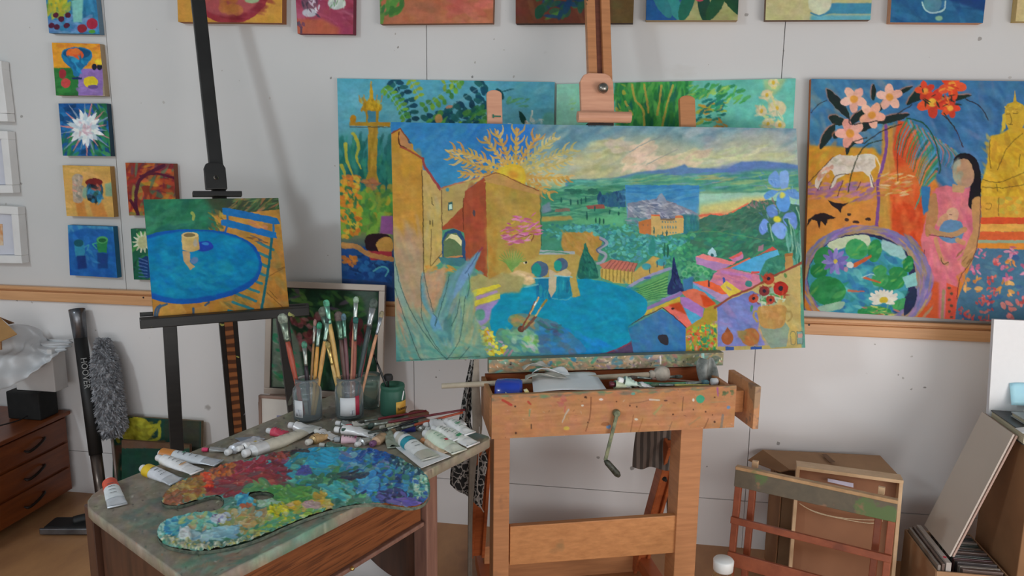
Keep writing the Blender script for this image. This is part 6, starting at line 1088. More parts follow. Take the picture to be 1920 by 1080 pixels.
# tray box with open top
zt = (dfront[0][2]+dfront[1][2])/2; zb = (dfront[2][2]+dfront[3][2])/2; TD = .235; th = .014
tl, tr = np.array([dfront[0][0], dfront[0][1], 0]), np.array([dfront[1][0], dfront[1][1], 0])
tr = tl+E1*((tr-tl)@E1); TW = np.linalg.norm(tr-tl)
def art_tray():
    A = Art(905, 700, 1395, 845, '#a57550', 2.0, 91); R_ = A.g
    A.dabs([(905, 700), (1395, 700), (1395, 845), (905, 845)], 260, ['#a87854', '#a06f4a', '#ab7c58', '#a57452', '#9c6e50'], 70, 5, -3, 4, .5, 1)
    A.dabs([(915, 735), (1385, 715), (1385, 728), (915, 752)], 150, ['#7c6a54', '#6f6454', '#8a6c54', '#5f6a58', '#86705c', '#4f7a60', '#8a5c4c'], 16, 4, -3, 12, .55, .6)
    A.st([(942, 750), (950, 754), (958, 759)], 4.5, '#a03c30', .9); A.st([(990, 753), (994, 757)], 4, '#a04034', .85); A.dabs([(1046, 745), (1062, 745), (1062, 760), (1046, 760)], 9, ['#a4544c', '#a8645a'], 9, 6, 0, 40, .6, 1)
    A.st([(1060, 762), (1058, 772)], 3, '#a8584c', .7); A.st([(1066, 768), (1060, 778), (1054, 792)], 3.6, '#a8a098', .8, w2=2); A.ell(1062, 803, 6, 3.5, '#b09a48'); A.st([(993, 768), (992, 780)], 4.5, '#6f7a5c', .8, w2=2); A.st([(996, 796), (996, 803)], 2, '#2c2420', .9)
    for x, y, r in [(966, 762, 1.8), (967, 812, 2.2), (1098, 745, 2.6), (1156, 753, 1.4), (1181, 761, 1.6), (1194, 763, 1.4), (1336, 778, 1.3), (1340, 791, 2), (1323, 772, 1.6), (1350, 803, 1.4), (1262, 777, 1.6), (1340, 745, 1.4), (1102, 792, 1.4), (1300, 768, 1.4)]: A.ell(x, y, r, r, '#4a3024')
    A.ell(1313, 748, 8, 7.5, '#3f8f70'); A.st([(1345, 728), (1346, 742)], 4, '#8f5088', .85, w2=2); A.st([(1218, 749), (1236, 750)], 3, '#b4aca0', .9); A.st([(1180, 756), (1200, 754), (1216, 750)], 1.6, '#7c5a44', .8); A.dab(1248, 751, 7, 3, 0, '#4a342c'); A.dabs([(1355, 730), (1374, 730), (1374, 742), (1355, 742)], 8, ['#4a5a3c', '#5c6a48'], 7, 4, 0, 60, .7)
    for p, w, c in [([(1108, 745), (1106, 780), (1098, 808)], 2, '#6a4430'), ([(1188, 778), (1182, 810)], 1.6, '#7a5038'), ([(1205, 785), (1196, 812)], 1.6, '#8a5a3c'), ([(1281, 744), (1279, 770)], 1.8, '#5f4430'), ([(1328, 785), (1318, 808)], 2, '#6f4c38'), ([(1355, 778), (1352, 800)], 4.5, '#6c6a64'), ([(1260, 790), (1252, 812)], 1.6, '#7c5640'), ([(1312, 782), (1292, 796)], 2.4, '#8f7a58'), ([(1332, 754), (1360, 753)], 1.6, '#8a7a5c'), ([(1240, 760), (1226, 776)], 4, '#8a8458')]: A.st(p, w, c, .75)
    A.ell(1141, 800, 4.5, 4, '#5a7898'); A.ell(1366, 764, 3.4, 3.4, '#5f7c98'); A.ell(1193, 786, 3.4, 2.4, '#c0b8a8'); A.ell(1300, 750, 2, 3, '#c4c0b4'); A.ell(1127, 749, 4, 2, '#c0bab0'); A.ell(1000+92, 760, 3, 2, '#bcb4a4'); A.ell(1187, 738, 4, 3, '#5f9080'); A.ell(1135, 795, 8, 4, '#8a5a3c')
    for _ in range(90): A.dab(920+R_.random()*455, 725+R_.random()*100, 1.5+5*R_.random()**2, 1.4, R_.random()*180, ['#6a4632', '#8a6a4c', '#7a7058', '#b09c88', '#8c5a48'][R_.integers(5)], .6)
    return A.finish(.05, .4, 5)
fl = [tl+Z*zt, tr+Z*zt, tr+Z*zb, tl+Z*zb]
canvas('tray_front', '', fl, th, art_tray(), '#96704e', 1.35, 1.2, parent=ez, back='#8a6040', mat=vcolmat('stained_wood', .5, .1, 0, 300, .06))
for s, nm in ((tl-E1*.004, 'tray_side'), (tr-E1*th, 'tray_side')):
    MB().bar(s+E1*th/2+Z*(zt+zb-.01)/2+E2*(th+.0005), s+E1*th/2+Z*(zt+zb-.01)/2+E2*TD, zt-zb-.012, th, Z).build(nm, BE, ez, bevel=.0015)
MB().bar(tl+E1*.012+Z*(zb+.012)+E2*(th+TD)/2, tr-E1*.016+Z*(zb+.012)+E2*(th+TD)/2, TD-th-.002, .008, E2).build('tray_bottom', BE, ez)
MB().bar(tl+E1*.01+Z*(zt+zb-.006)/2+E2*(TD+.008), tr-E1*.016+Z*(zt+zb-.006)/2+E2*(TD+.008), zt-zb-.006, .014, Z).build('tray_back', BO, ez)
# side board standing out on a slide at the right
a = fr(1380, 762, .06); c = fr(1400, 762, .06); hw = abs(fr(1390, 745, .06)[2]-fr(1390, 783, .06)[2])
MB().bar(tr+Z*(zt+zb)/2+E2*.07, tr+Z*(zt+zb)/2+E2*.07+E1*.05, hw*1.05, .05, Z).build('tray_slide', BH, ez, bevel=.002)
pf = tr+E1*.062; MB().bar(pf+Z*((zt+zb)/2)-E2*.022, pf+Z*((zt+zb)/2)+E2*.17, (zt-zb)*1.02, .02, Z).build('tray_end_board', BT, ez, bevel=.002)
# ledge under the painting
lg = MB(); g0, g1 = PP.at(915, 684, .012), PP.at(1351, 672, .012); zl = (g0[2]+g1[2])/2; hl = abs(PP.at(1130, 664, .03)[2]-PP.at(1130, 690, .03)[2])
zl = mq[3][2]+.006-hl/2
def art_ledge():
    A = Art(905, 650, 1362, 702, '#6f6a54', 2.0, 93)
    z = lambda x0, x1, n, cs, l=14, t=5, j=50: A.dabs([(x0, 655), (x1, 650), (x1, 690), (x0, 700)], n, cs, l, t, -3, j, .75, .5)
    z(905, 1362, 260, ['#6f6a54', '#7c7460', '#8a8068', '#5f6454', '#86705c']); z(905, 1010, 60, ['#5f8a78', '#9c7c5c', '#4a8a88', '#a88460', '#7a8464']); A.dabs([(915, 682), (1180, 670), (1180, 690), (915, 696)], 60, ['#a07c58', '#96785a', '#8a7458'], 26, 5, -3, 10, .6, .6)
    z(1000, 1120, 60, ['#2f6f74', '#3a7a6a', '#4a7c5c', '#2a6480', '#6f7a5c']); z(1120, 1240, 70, ['#8a6f66', '#7c6878', '#8f7f68', '#5c5a5c', '#a09080', '#46707c']); z(1240, 1352, 70, ['#7a7450', '#6c7a54', '#8a5c54', '#5f8074', '#a08458', '#4c5a50'])
    A.st([(1317, 660), (1318, 678)], 6, '#7fb0a4', .85); A.st([(1238, 668), (1238, 682)], 2.4, '#c4bab0', .9); A.ell(957, 683, 1.8, 1.8, '#2a2420')
    for _ in range(120): A.dab(915+A.g.random()*440, 660+A.g.random()*34, 2+4*A.g.random(), 1.8, A.g.random()*180, ['#c8beb0', '#2f2c30', '#b08a7c', '#3f5a60', '#c0b490'][A.g.integers(5)], .75)
    return A.finish(.06, .6, 3)
g0, g1 = np.array([g0[0], g0[1], 0])-E2*.022, np.array([g1[0], g1[1], 0])-E2*.022
canvas('ledge', '', [g0+Z*(zl+hl/2), g1+Z*(zl+hl/2), g1+Z*(zl-hl/2), g0+Z*(zl-hl/2)], .034, art_ledge(), '#5f6454', 2.0, 1.2, parent=ez, mat=vcolmat('crusted_paint', .5, .6, 0, 120, .15))
MB().bar([g0[0]+E2[0]*.05+E1[0]*.12, g0[1]+E2[1]*.05+E1[1]*.12, zl-.005], [g1[0]+E2[0]*.05-E1[0]*.12, g1[1]+E2[1]*.05-E1[1]*.12, zl-.005], .02, .055, Z).build('ledge_bracket', BO, ez)
# uprights and mast, leaning like the painting
up = unit(mq[0]-mq[3]); BACK = -n_p
def upright(name, px, py, w, t, off, zlow, mat, rnd_top=True):
    top = PP.at(px, py, -off); b = MB(); s = (top[2]-zlow)/up[2]; bot = top-up*s
    prof = [(-w/2, 0), (w/2, 0)]+[(w/2*math.cos(a), s-w*.28+w*.28*math.sin(a)) for a in [i*math.pi/8 for i in range(9)]]
    b.prism([bot+E1*x+up*y-n_p*t/2 for x, y in prof], n_p*t); return b.build(name, mat, ez, bevel=.002)
PK = wood('pale_upright', '#a87860', '#b88a70', (2, 2, 24), .55, scale=3, specks=[('#3a3a34', 14, .05, 2.0)])
u1 = upright('upright', 926, 170, .052, .018, .045, zb+.05, PK)
mk = MB(); q = PP.at(932, 218, -.033); mk.box(q, (.026, .003, .004), (E1, n_p, up)); mk.box(q-E1*.013, (.005, .003, .012), (E1, n_p, up)); mk.build('paint_mark', M('green_mark', '#2f6a54', .6), u1)
upright('upright', 1287, 180, .058, .018, .045, zb+.05, BE)
MB().bar(PP.at(905, 300, -.07), PP.at(1310, 300, -.07), .06, .016, up).build('upper_rail', BE, ez)
# central mast of two strips with a dark slot
mt = PP.at(1111, -260, -.05); mb = mt-up*((mt[2]-(zb+.03))/up[2])
for s, w_ in ((-1, .032), (1, .032)):
    MB().bar(mb+E1*s*.027, mt+E1*s*.027, w_, .03, E1).build('mast_strip', BE, ez, bevel=.003)
MB().bar(mb-n_p*.008, mt-n_p*.008, .03, .012, E1).build('mast_slot', wood('slot_dark', '#4c2a1c', '#64382a', (2, 2, 24), .6), ez)
# top clamp
ct = PP.at(1121, 182, -.018); cb = MB(); w_, h_ = .118, .146
prof = [(-w_/2, -h_/2), (w_/2, -h_/2), (w_/2, h_/2-.03), (w_/2-.012, h_/2-.008), (w_/2-.03, h_/2), (-w_/2+.03, h_/2), (-w_/2+.012, h_/2-.008), (-w_/2, h_/2-.03)]
ccen = PP.at(1121, 175, .0); cb.prism([ccen+E1*x+up*y-n_p*.028 for x, y in prof], n_p*.022); cl = cb.build('clamp_block', PK, ez, bevel=.003)
q0, q1 = PP.at(1083, 219, .008), PP.at(1182, 220, .008); MB().tube([q0, q1], .019, 14).build('clamp_bar', PK, ez)
MB().bar(PP.at(1100, 236, -.015), PP.at(1148, 236, -.015), .012, .03, up).build('clamp_pad', M('black_rubber', '#1c1a1a', .7), ez)
kq = PP.at(1128, 168, -.004); kn = MB(); kn.lathe([(.001, .034), (.010, .033), (.0165, .026), (.019, .016), (.015, .008), (.009, .004), (.009, 0)], kq, n_p, 18); kn.build('clamp_knob', M('steel_knob', '#7d7a74', .25, .9), cl, smooth=True)
# crank handle
hc = fr(1157, 776, -.012); e1 = fr(1135, 863, -.020); e2 = fr(1161, 893, -.024)
GM = M('paint_smeared_metal', '#6d6f54', .5, .3, h2='#3f4a3a', scale=60)
hm = MB(); hm.bar(hc, e1, .011, .005, E1); hm.lathe([(0, .006), (.010, .006), (.012, 0), (.012, -.006)], hc-(-E2)*.004, -E2, 14)
hk = hm.build('crank_arm', GM, ez, bevel=.001)
MB().tube([e1, e1+(e2-e1)*.15, e1+(e2-e1)*.85, e2], [.006, .0095, .0105, .006], 12).build('crank_grip', M('speckled_grip', '#3c3f34', .5, h2='#15150f', scale=160), hk, smooth=True)
# metal foot bracket
q = fr(900, 968, .42); MB().bar(q+Z*.03, q-Z*.03, .05, .004, E2).build('foot_bracket', M('dark_iron', '#3a3633', .4, .8), ez)

# ================================================================ black easel with the round blue table picture
DS = 2.75
sq = rect3d([(269, 374), (522, 371), (542, 577), (288, 597)], DS)
canvas('painting', 'square painting of a round blue table and folding chair on the black easel', sq, .018, art_blue_table(), '#4a5a48', 1.32, 1.0)
sn = unit(np.cross(sq[3]-sq[0], sq[1]-sq[0])); sn = sn if sn@(CP-sq[0]) > 0 else -sn
SP = Plane(sq[3], sn); S1 = unit(sq[2]-sq[3]); S1 = unit([S1[0], S1[1], 0]); S2 = np.array([-S1[1], S1[0], 0]); sup = unit(sq[0]-sq[3])
BK = wood('black_stain', '#141312', '#1e1c1a', (2, 2, 16), .45, scale=4, specks=[('#8f9250', 13, .12, 3.0), ('#8a8a90', 17, .11, 8.0), ('#4a4e44', 9, .12, 5.0)])
BK2 = M('black_paint_plain', '#161615', .45, var=.2)
lgq = (SP.at(310, 600)+SP.at(545, 590))/2
be = thing('black_easel', 'slim black tripod easel that carries the round blue table painting', 'easel', (lgq[0], lgq[1], 0))
def sleg(name, p, z0, w, t, mat, spread): 
    bot = np.array([p[0], p[1], 0])+S1*spread[0]+S2*spread[1]+Z*z0; return MB().bar(bot, p, w, t, S1).build(name, mat, be, bevel=.002)
for px, py, dx, dyy in ((319, 600, -.012, -.03), (527, 590, .085, .0)):
    q = SP.at(px, py, -.045); sleg('leg', q+sup*.10, 0, .046, .03, BK, (dx, dyy))
ml0 = SP.at(422, 590, -.05); mtop = SP.at(357, -130, -.05)
axm = unit(mtop-SP.at(408, 340, -.05)); mbot = mtop-axm*((mtop[2]-lgq[2]+.01)/axm[2])
MB().bar(mbot, mtop, .050, .028, S1).build('mast', BK2, be, bevel=.003)
q = SP.at(424, 600, -.08); rl = np.array([q[0], q[1], 0])+S2*.22+S1*.06
b = MB(); b.bar(rl-S1*.024, q+Z*.2-S1*.024, .018, .03, S1); b.bar(rl+S1*.024, q+Z*.2+S1*.024, .018, .03, S1); rleg = b.build('rear_leg', BK, be, bevel=.002)
mm, nt_, bb = newmat('ratchet_strip'); v = nt_.nodes.new('ShaderNodeTexWave'); v.bands_direction = 'Z'; v.inputs['Scale'].default_value = 9; v.inputs['Distortion'].default_value = 1.5
nt_.links.new(_coords(nt_).outputs[0], v.inputs['Vector']); rr = _ramp(nt_, v.outputs['Fac'], [(.35, alb('#4a2c1c')), (.5, alb('#7c4a28')), (.8, alb('#8a5530'))]); nt_.links.new(rr.outputs[0], bb.inputs['Base Color'])
MB().bar(rl-S2*.006, q+Z*.2-S2*.006, .03, .02, S1).build('ratchet_strip', mm, rleg)
g0, g1 = SP.at(262, 606, .012), SP.at(578, 582, .012); d_ = unit(g1-g0)
MB().bar(g0, g1, .034, .045, Z).build('ledge', BK, be, bevel=.003)
MB().bar(SP.at(262, 590, -.02), SP.at(578, 572, -.02), .012, .02, Z).build('ledge_lip', BK2, be)
ck = MB(); cc = SP.at(403, 332, -.018); w_, h_ = .076, .1
prof = [(-w_/2, -h_/2), (w_/2, -h_/2), (w_/2, h_/2-.02), (w_/2-.008, h_/2-.004), (w_/2-.02, h_/2), (-w_/2+.02, h_/2), (-w_/2+.008, h_/2-.004), (-w_/2, h_/2-.02)]
ck.prism([cc+S1*x+sup*y for x, y in prof], sn*.02); ckb = ck.build('clamp_block', BK2, be, bevel=.003)
MB().bar(SP.at(361, 364, .004), SP.at(453, 364, .004), .018, .03, sup).build('clamp_plate', BK2, be, bevel=.002)
MB().lathe([(.006, .006), (.009, .003), (.009, 0)], SP.at(405, 333, .003), sn, 12).build('clamp_screw', M('steel_knob', '#7d7a74', .25, .9), ckb)

# ================================================================ things lying in the tray
def tp(u, v, z=.022): return tl+E1*(u*TW)+E2*(th+v*(TD-th))+Z*(zb+z)
q = fr(955, 737, .085)+Z*.002
t = thing('tape_roll', 'blue plastic tub on its side at the left end of the easel tray', 'tub', q); t.name = 'plastic_tub'
b = MB(); ax = unit(E1*.97-E2*.2); o = q-ax*.045; b.lathe([(.001, 0), (.035, .001), (.042, .008), (.044, .035), (.044, .075), (.038, .085), (.001, .086)], o, ax, 26); b.build('tub_body', M('blue_plastic', '#1c3590', .25, var=.08, coat=.4), t, smooth=True)
b = MB(); o2 = o+ax*.03+(-E2)*.0445+Z*.002; b.prism([o2+ax*x+Z*y for x, y in ((-.018, -.012), (-.006, .002), (-.004, .014), (.006, .006), (.02, .004), (.008, -.008), (.002, -.014))], -E2*.002); b.build('torn_label', M('torn_paper', '#b8bca8', .7), t)
pw = M('paper_white', '#c8c5ca', .7, var=.04, gain=1.7); pg = M('paper_smeared', '#a8a49c', .7, h2='#8a8a80', scale=30)
def sheet(name, label, P, mat, cat='paper', group=None, curl=.006, thick=.0008, parent=None):
    P = [np.array(p) for p in P]
    def fn(u, v):
        q = (P[0]*(1-u)+P[1]*u)*(1-v)+(P[3]*(1-u)+P[2]*u)*v; return q+Z*curl*(math.sin(u*5+v*3)*.5+.5)*math.sin(math.pi*u)**.5
    o = MB().grid(fn, 10, 10).build(name, mat, parent, smooth=True, solid=thick, fix=False)
    if parent is None: tag(o, label, cat, group)
    return o
zt_ = zt-zb-.012
sheet('paper_sheet', 'white paper sheets standing in the easel tray beside the blue tub', [fr(1000, 737, .03), fr(1137, 730, .03), fr(1116, 699, .19), fr(997, 700, .19)], pw)
for i, (u0, v0, a, s, lab) in enumerate([(.19, .55, .1, .07, 'crumpled grey paper sheet lying on the white sheets in the tray'), (.22, .6, -.2, .06, 'torn smeared paper at the top of the tray heap'), (.16, .7, .3, .05, 'small folded paper scrap leaning under the easel ledge')]):
    c = tp(u0+.05, v0, zt_+.022+.012*i); e, f = E1*math.cos(a)+E2*math.sin(a), -E1*math.sin(a)+E2*math.cos(a)
    sheet('paper_scrap', lab, [c-e*s-f*s*.35, c+e*s-f*s*.4, c+e*s*.9+f*s*.4, c-e*s*.8+f*s*.35], (pg, pw, pg)[i], curl=.02)
# ================================================================ paint-crusted work table
ZD = .79
A_, B_, C_2, D_ = np.array([-1.263, 1.486]), np.array([-.775, 1.193]), np.array([-.354, 2.048]), np.array([-.955, 2.365])
def z3(p, z): return np.array([p[0], p[1], z])
dc = (A_+B_+C_2+D_)/4
def rounded(P, r, n=5):
    out = []
    for i in range(len(P)):
        p, a, c = P[i], P[i-1], P[(i+1) % len(P)]; ua, uc = unit(a-p), unit(c-p)
        for k in range(n+1):
            t = k/n; out.append((p+ua*r[i])*(1-t)**2+2*p*t*(1-t)+(p+uc*r[i])*t*t)
    return out
TOPM = wood('table_top_crust', '#66625a', '#827a6e', (1, 1, 1), .6, scale=7, blot=[('#587062', 8, .57), ('#8f887c', 19, .60), ('#4c4a4c', 26, .64), ('#8a6a5c', 10, .70)], blotamt=.55,
            specks=[('#1f1c1c', 22, .05, 2.0), ('#b8b2a6', 16, .035, 5.0), ('#2f3a34', 12, .05, 9.0)])
OAK = wood('oak_apron', '#573019', '#744426', (9, 1.0, 34), .4, scale=2.2, rot=(0, 0, math.radians(26)), streak='#4a2816')
OAKD = wood('dark_wood', '#2c1c14', '#4a2e20', (12, 12, 1.5), .4, scale=3)
OAKP = wood('worn_brown_leg', '#5c4038', '#7a5a4c', (14, 14, 1.5), .4, scale=3)
desk = thing('work_table', 'small wooden work table with a paint crusted top under the palette', 'table', (dc[0], dc[1], 0))
ring = rounded([A_, B_, C_2, D_], [.10, .02, .03, .03])
def art_top():
    A = Art(120, 735, 960, 1240, '#7c7466', 1.6, 95); F = [(120, 735), (960, 735), (960, 1240), (120, 1240)]
    A.dabs(F, 900, ['#7a7266', '#857c6e', '#6c665c', '#8a8272', '#746e64', '#7f7566'], 40, 12, -20, 40, .45, 2)
    A.dabs(F, 500, ['#6a6a5e', '#8e8676', '#5f5c56', '#948b7c', '#776c5e'], 18, 6, -20, 60, .45, 1)
    A.dabs([(380, 1000), (560, 960), (660, 985), (480, 1075), (330, 1080)], 70, ['#5f7c6c', '#6a8a7c', '#4f7464', '#7a9484'], 44, 9, -24, 14, .55, 1.5)
    A.dabs([(230, 960), (300, 930), (300, 1000), (260, 1010)], 30, ['#5c6c60', '#687a6c', '#5a6660'], 30, 8, 0, 40, .45, 1.5); A.dabs([(340, 985), (460, 1050), (380, 1080), (300, 1040)], 20, ['#8c7460', '#94705c', '#7c8470'], 30, 5, -20, 20, .5, 1)
    A.dabs([(250, 860), (420, 820), (460, 850), (330, 900)], 40, ['#6c6050', '#5c6454', '#7a6c58'], 34, 7, -15, 20, .45, 1.5); A.dabs([(560, 770), (760, 760), (760, 830), (560, 830)], 60, ['#5a5650', '#64605a', '#56604f', '#6a5a50'], 26, 8, -10, 30, .5, 1)
    A.dabs([(830, 850), (925, 815), (925, 835), (800, 895), (780, 890)], 60, ['#8f8878', '#a0967f', '#7a7464', '#8a8c74', '#a89c88'], 16, 5, -30, 40, .6, .8); A.dabs([(850, 815), (900, 805), (915, 820), (880, 830)], 24, ['#6c7c70', '#5c6c70', '#7c8474'], 22, 7, 10, 30, .5, 1)
    for _ in range(650): A.dab(140+A.g.random()*780, 760+A.g.random()*330, 1.5+6*A.g.random()**2, 1.6+A.g.random(), A.g.random()*180, ['#2a2626', '#33302c', '#4a4038', '#b0a898', '#a87058', '#b8b4a8', '#4a5c54'][A.g.integers(7)], .7)
    return A.finish(.09, 1.0, 4)
at_ = art_top(); ro = []
for i_ in range(len(ring)):
    a_, b_2 = np.array(ring[i_]), np.array(ring[(i_+1) % len(ring)]); L2 = np.linalg.norm(b_2-a_)
    if L2 > 1e-5: k2 = max(1, int(L2/.006)); ro += [a_+(b_2-a_)*j_/k2 for j_ in range(k2)]
ro = np.array(ro); nr, m_ = 130, len(ro); sr = np.linspace(0.0, 1, nr+1)[1:]
TV = [np.array([[dc[0], dc[1], ZD]])]; rim_ = [np.c_[dc+(ro-dc)*(s if s < 1 else .998), np.full(m_, ZD)] for s in sr]; TV += rim_+[np.c_[ro, np.full(m_, ZD-.004)], np.c_[ro, np.full(m_, ZD-.026)], np.c_[dc+(ro-dc)*.98, np.full(m_, ZD-.028)]]
TV = np.concatenate(TV); k_ = np.arange(m_); TF = [np.stack([1+i*m_+k_, 1+(i+1)*m_+k_, 1+(i+1)*m_+(k_+1) % m_, 1+i*m_+(k_+1) % m_], -1) for i in range(nr+2)]
me = fastmesh('table_top', TV, np.concatenate(TF), np.array(desk['_loc'])); xx_, yy_ = project(TV); pigment(me, at_.look(xx_, yy_, GAIN)); me.materials.append(vcolmat('crusted_table', .5, .5, 0, 90, .12))
o = bpy.data.objects.new('table_top', me); COL.objects.link(o); o.parent = desk
MB().prism([z3(dc+(p-dc)*.03, ZD-.02) for p in ring], (0, 0, .0198)).build('top_core', TOPM, o)
def inset(p, q, f): return p+(q-p)*f
eb = unit(C_2-B_); ins = [inset(A_, dc, .09), inset(B_, dc, .06), C_2-eb*.262+np.array([-eb[1], eb[0]])*.034, D_-eb*.30-np.array([-eb[1], eb[0]])*.05]
zA = ZD-.0225; ua = .10
names = ['end_apron', 'drawer_front', 'end_apron', 'back_apron']; BKP = M('speckled_brown', '#5c3a24', .6, h2='#3c2416', scale=40)
for i in range(4):
    p, q = ins[i], ins[(i+1) % 4]; d = unit(q-p); nrm = np.array([d[1], -d[0]])
    h = .125 if i == 1 else .55
    zc0 = zA-h/2
    MB().bar(z3(p+d*.03, zc0), z3(q-d*.03, zc0), h, .018, Z).build(names[i], (OAKD, OAK, OAKD, BKP)[i], desk, bevel=.002)
for i, p in enumerate(ins):
    d = unit(ins[(i+1) % 4]-p); MB().bar(z3(p, 0), z3(p, zA), .046, .046, z3(d, 0)).build('leg', OAKD if i != 2 else OAKP, desk, bevel=.003)
p, q = ins[1], ins[2]; d = unit(q-p); out = np.array([d[1], -d[0]])
MB().bar(z3(p+d*.03+out*.008, zA-.125-.006), z3(q-d*.03+out*.008, zA-.125-.006), .012, .026, Z).build('edge_bead', OAKP, desk, bevel=.003)
q_ = p*.45+q*.55+out*.02; MB().lathe([(.001, .010), (.004, .009), (.0055, .004), (.003, 0)], z3(q_, zA-.128), z3(out, 0), 12).build('brass_knob', M('brass', '#b8a064', .3, .9), desk, smooth=True)
# inner shelf and the dark panel at the far end
MB().prism([z3(inset(k, dc, .05), .40) for k in ins], (0, 0, .016)).build('shelf', OAKD, desk)
# papers on the shelf
for i, (px, a, lab) in enumerate([((672, 1052), .2, 'white sheet curling up on the shelf under the work table'), ((640, 1066), -.3, 'flat white paper sheet on the shelf under the table'), ((700, 1062), .7, 'upright curled white page behind the flat sheets under the table')]):
    c = onZ(px[0], px[1], .45+.012*i); c[2] = .417+.004*i; c[:2] += out*-.03; dd = z3(d, 0)*math.cos(a)+z3(out, 0)*math.sin(a); ee = np.cross(Z, dd)
    def fn(u, v, c=c, dd=dd, ee=ee, i=i): return c+dd*(u-.5)*.26+ee*(v-.5)*.19-z3(out, 0)*.07+Z*(.006*i+.10*(v if i != 1 else .3*v)**2+.012*math.sin(u*5))
    tag(MB().grid(fn, 12, 12).build('paper_sheet', pw, None, smooth=True, solid=.0008, fix=False), lab, 'paper')

# ---------------------------------------------------------------- palette
pal_px = [(302.5, 938), (308, 946.5), (325, 949), (345, 946.5), (373, 938), (401, 931), (413, 933), (419, 941), (414, 952), (398, 960), (364, 963), (336, 969), (308, 980), (296, 993), (294.5, 1006), (305, 1020), (325, 1028), (364, 1034), (406.5, 1031), (449, 1022.5), (491, 1008), (533, 989), (575, 972), (617.5, 958), (660, 948), (702, 945), (735.6, 949), (769, 952), (792, 946.5), (804.5, 932.5), (807, 913), (800, 893), (780.6, 876), (752, 862), (716, 848), (674, 841), (617.5, 839.7), (575, 842.5), (533, 848), (491, 855), (449, 866), (406.5, 877.6), (373, 889), (342, 901.5), (316.6, 918)]
ZP = ZD+.008
pw_ = [onZ(x, y, ZP)[:2] for x, y in pal_px]; pout = np.array(crom(pw_, 5, True)); hole = np.array([onZ(489.5+23*math.cos(t), 931+7.5*math.sin(t), ZP)[:2] for t in [i*math.pi/12 for i in range(24)]])
def inside(P, X, Y):
    r = np.zeros(X.shape, bool)
    for i in range(len(P)):
        ax, ay = P[i]; bx, by = P[(i+1) % len(P)]
        if ay == by: continue
        c = ((ay > Y) != (by > Y)) & (X < (bx-ax)*(Y-ay)/(by-ay)+ax); r ^= c
    return r
ap = art_palette()
st_ = .0017; x0_, y0_ = pout.min(0)-.004; x1_, y1_ = pout.max(0)+.004
xs_ = np.arange(x0_, x1_, st_); ys_ = np.arange(y0_, y1_, st_); XX, YY = np.meshgrid(xs_, ys_)
ok = inside(pout, XX, YY) & ~inside(hole, XX, YY)
Pg = np.stack([XX, YY, np.full_like(XX, ZP)], -1); px_, py_ = project(Pg); hh = ap.hlook(px_, py_)
hh = blur(hh, 1)*.0030+vnoise(XX.shape[0], XX.shape[1], 3, RNG)*.0004
vid = -np.ones(XX.shape, int); cell = ok[:-1, :-1] & ok[1:, :-1] & ok[1:, 1:] & ok[:-1, 1:]
used = np.zeros(XX.shape, bool); used[:-1, :-1] |= cell; used[1:, :-1] |= cell; used[1:, 1:] |= cell; used[:-1, 1:] |= cell
vid[used] = np.arange(used.sum()); Pg[..., 2] = ZP+np.maximum(hh, 0); V = Pg[used]; cols = ap.look(px_, py_, GAIN)[used]
j, i = np.nonzero(cell); F = np.stack([vid[j, i], vid[j, i+1], vid[j+1, i+1], vid[j+1, i]], -1)
pc = pout.mean(0); ploc = np.array([pc[0], pc[1], ZD])
palt = thing('artist_palette', 'kidney shaped palette thick with reds, greens and blues lying on the work table', 'palette', ploc)
me = fastmesh('paint_layer', V, F, ploc); pigment(me, cols); me.polygons.foreach_set('use_smooth', [True]*len(me.polygons))
me.materials.append(vcolmat('wet_oil_paint', .3, .12, .15, 160, .08, .4)); o = bpy.data.objects.new('paint_layer', me); COL.objects.link(o); o.parent = palt
b = MB(); n_ = len(pout); m_ = len(hole)
sh = pc+(pout-pc)*.9985
vs = [(x, y, ZD+.001) for x, y in sh]+[(x, y, ZP+.0006) for x, y in sh]; b.add(vs, [(i, (i+1) % n_, n_+(i+1) % n_, n_+i) for i in range(n_)])
hc_ = hole.mean(0); vs = [(x, y, ZD+.001) for x, y in hole]+[(x, y, ZP+.001) for x, y in hole]; b.add(vs, [(i, (i+1) % m_, m_+(i+1) % m_, m_+i) for i in range(m_)])
b.build('palette_board', M('crusty_edge', '#2f3a34', .6, h2='#5c6454', scale=90, bump=.4), palt)

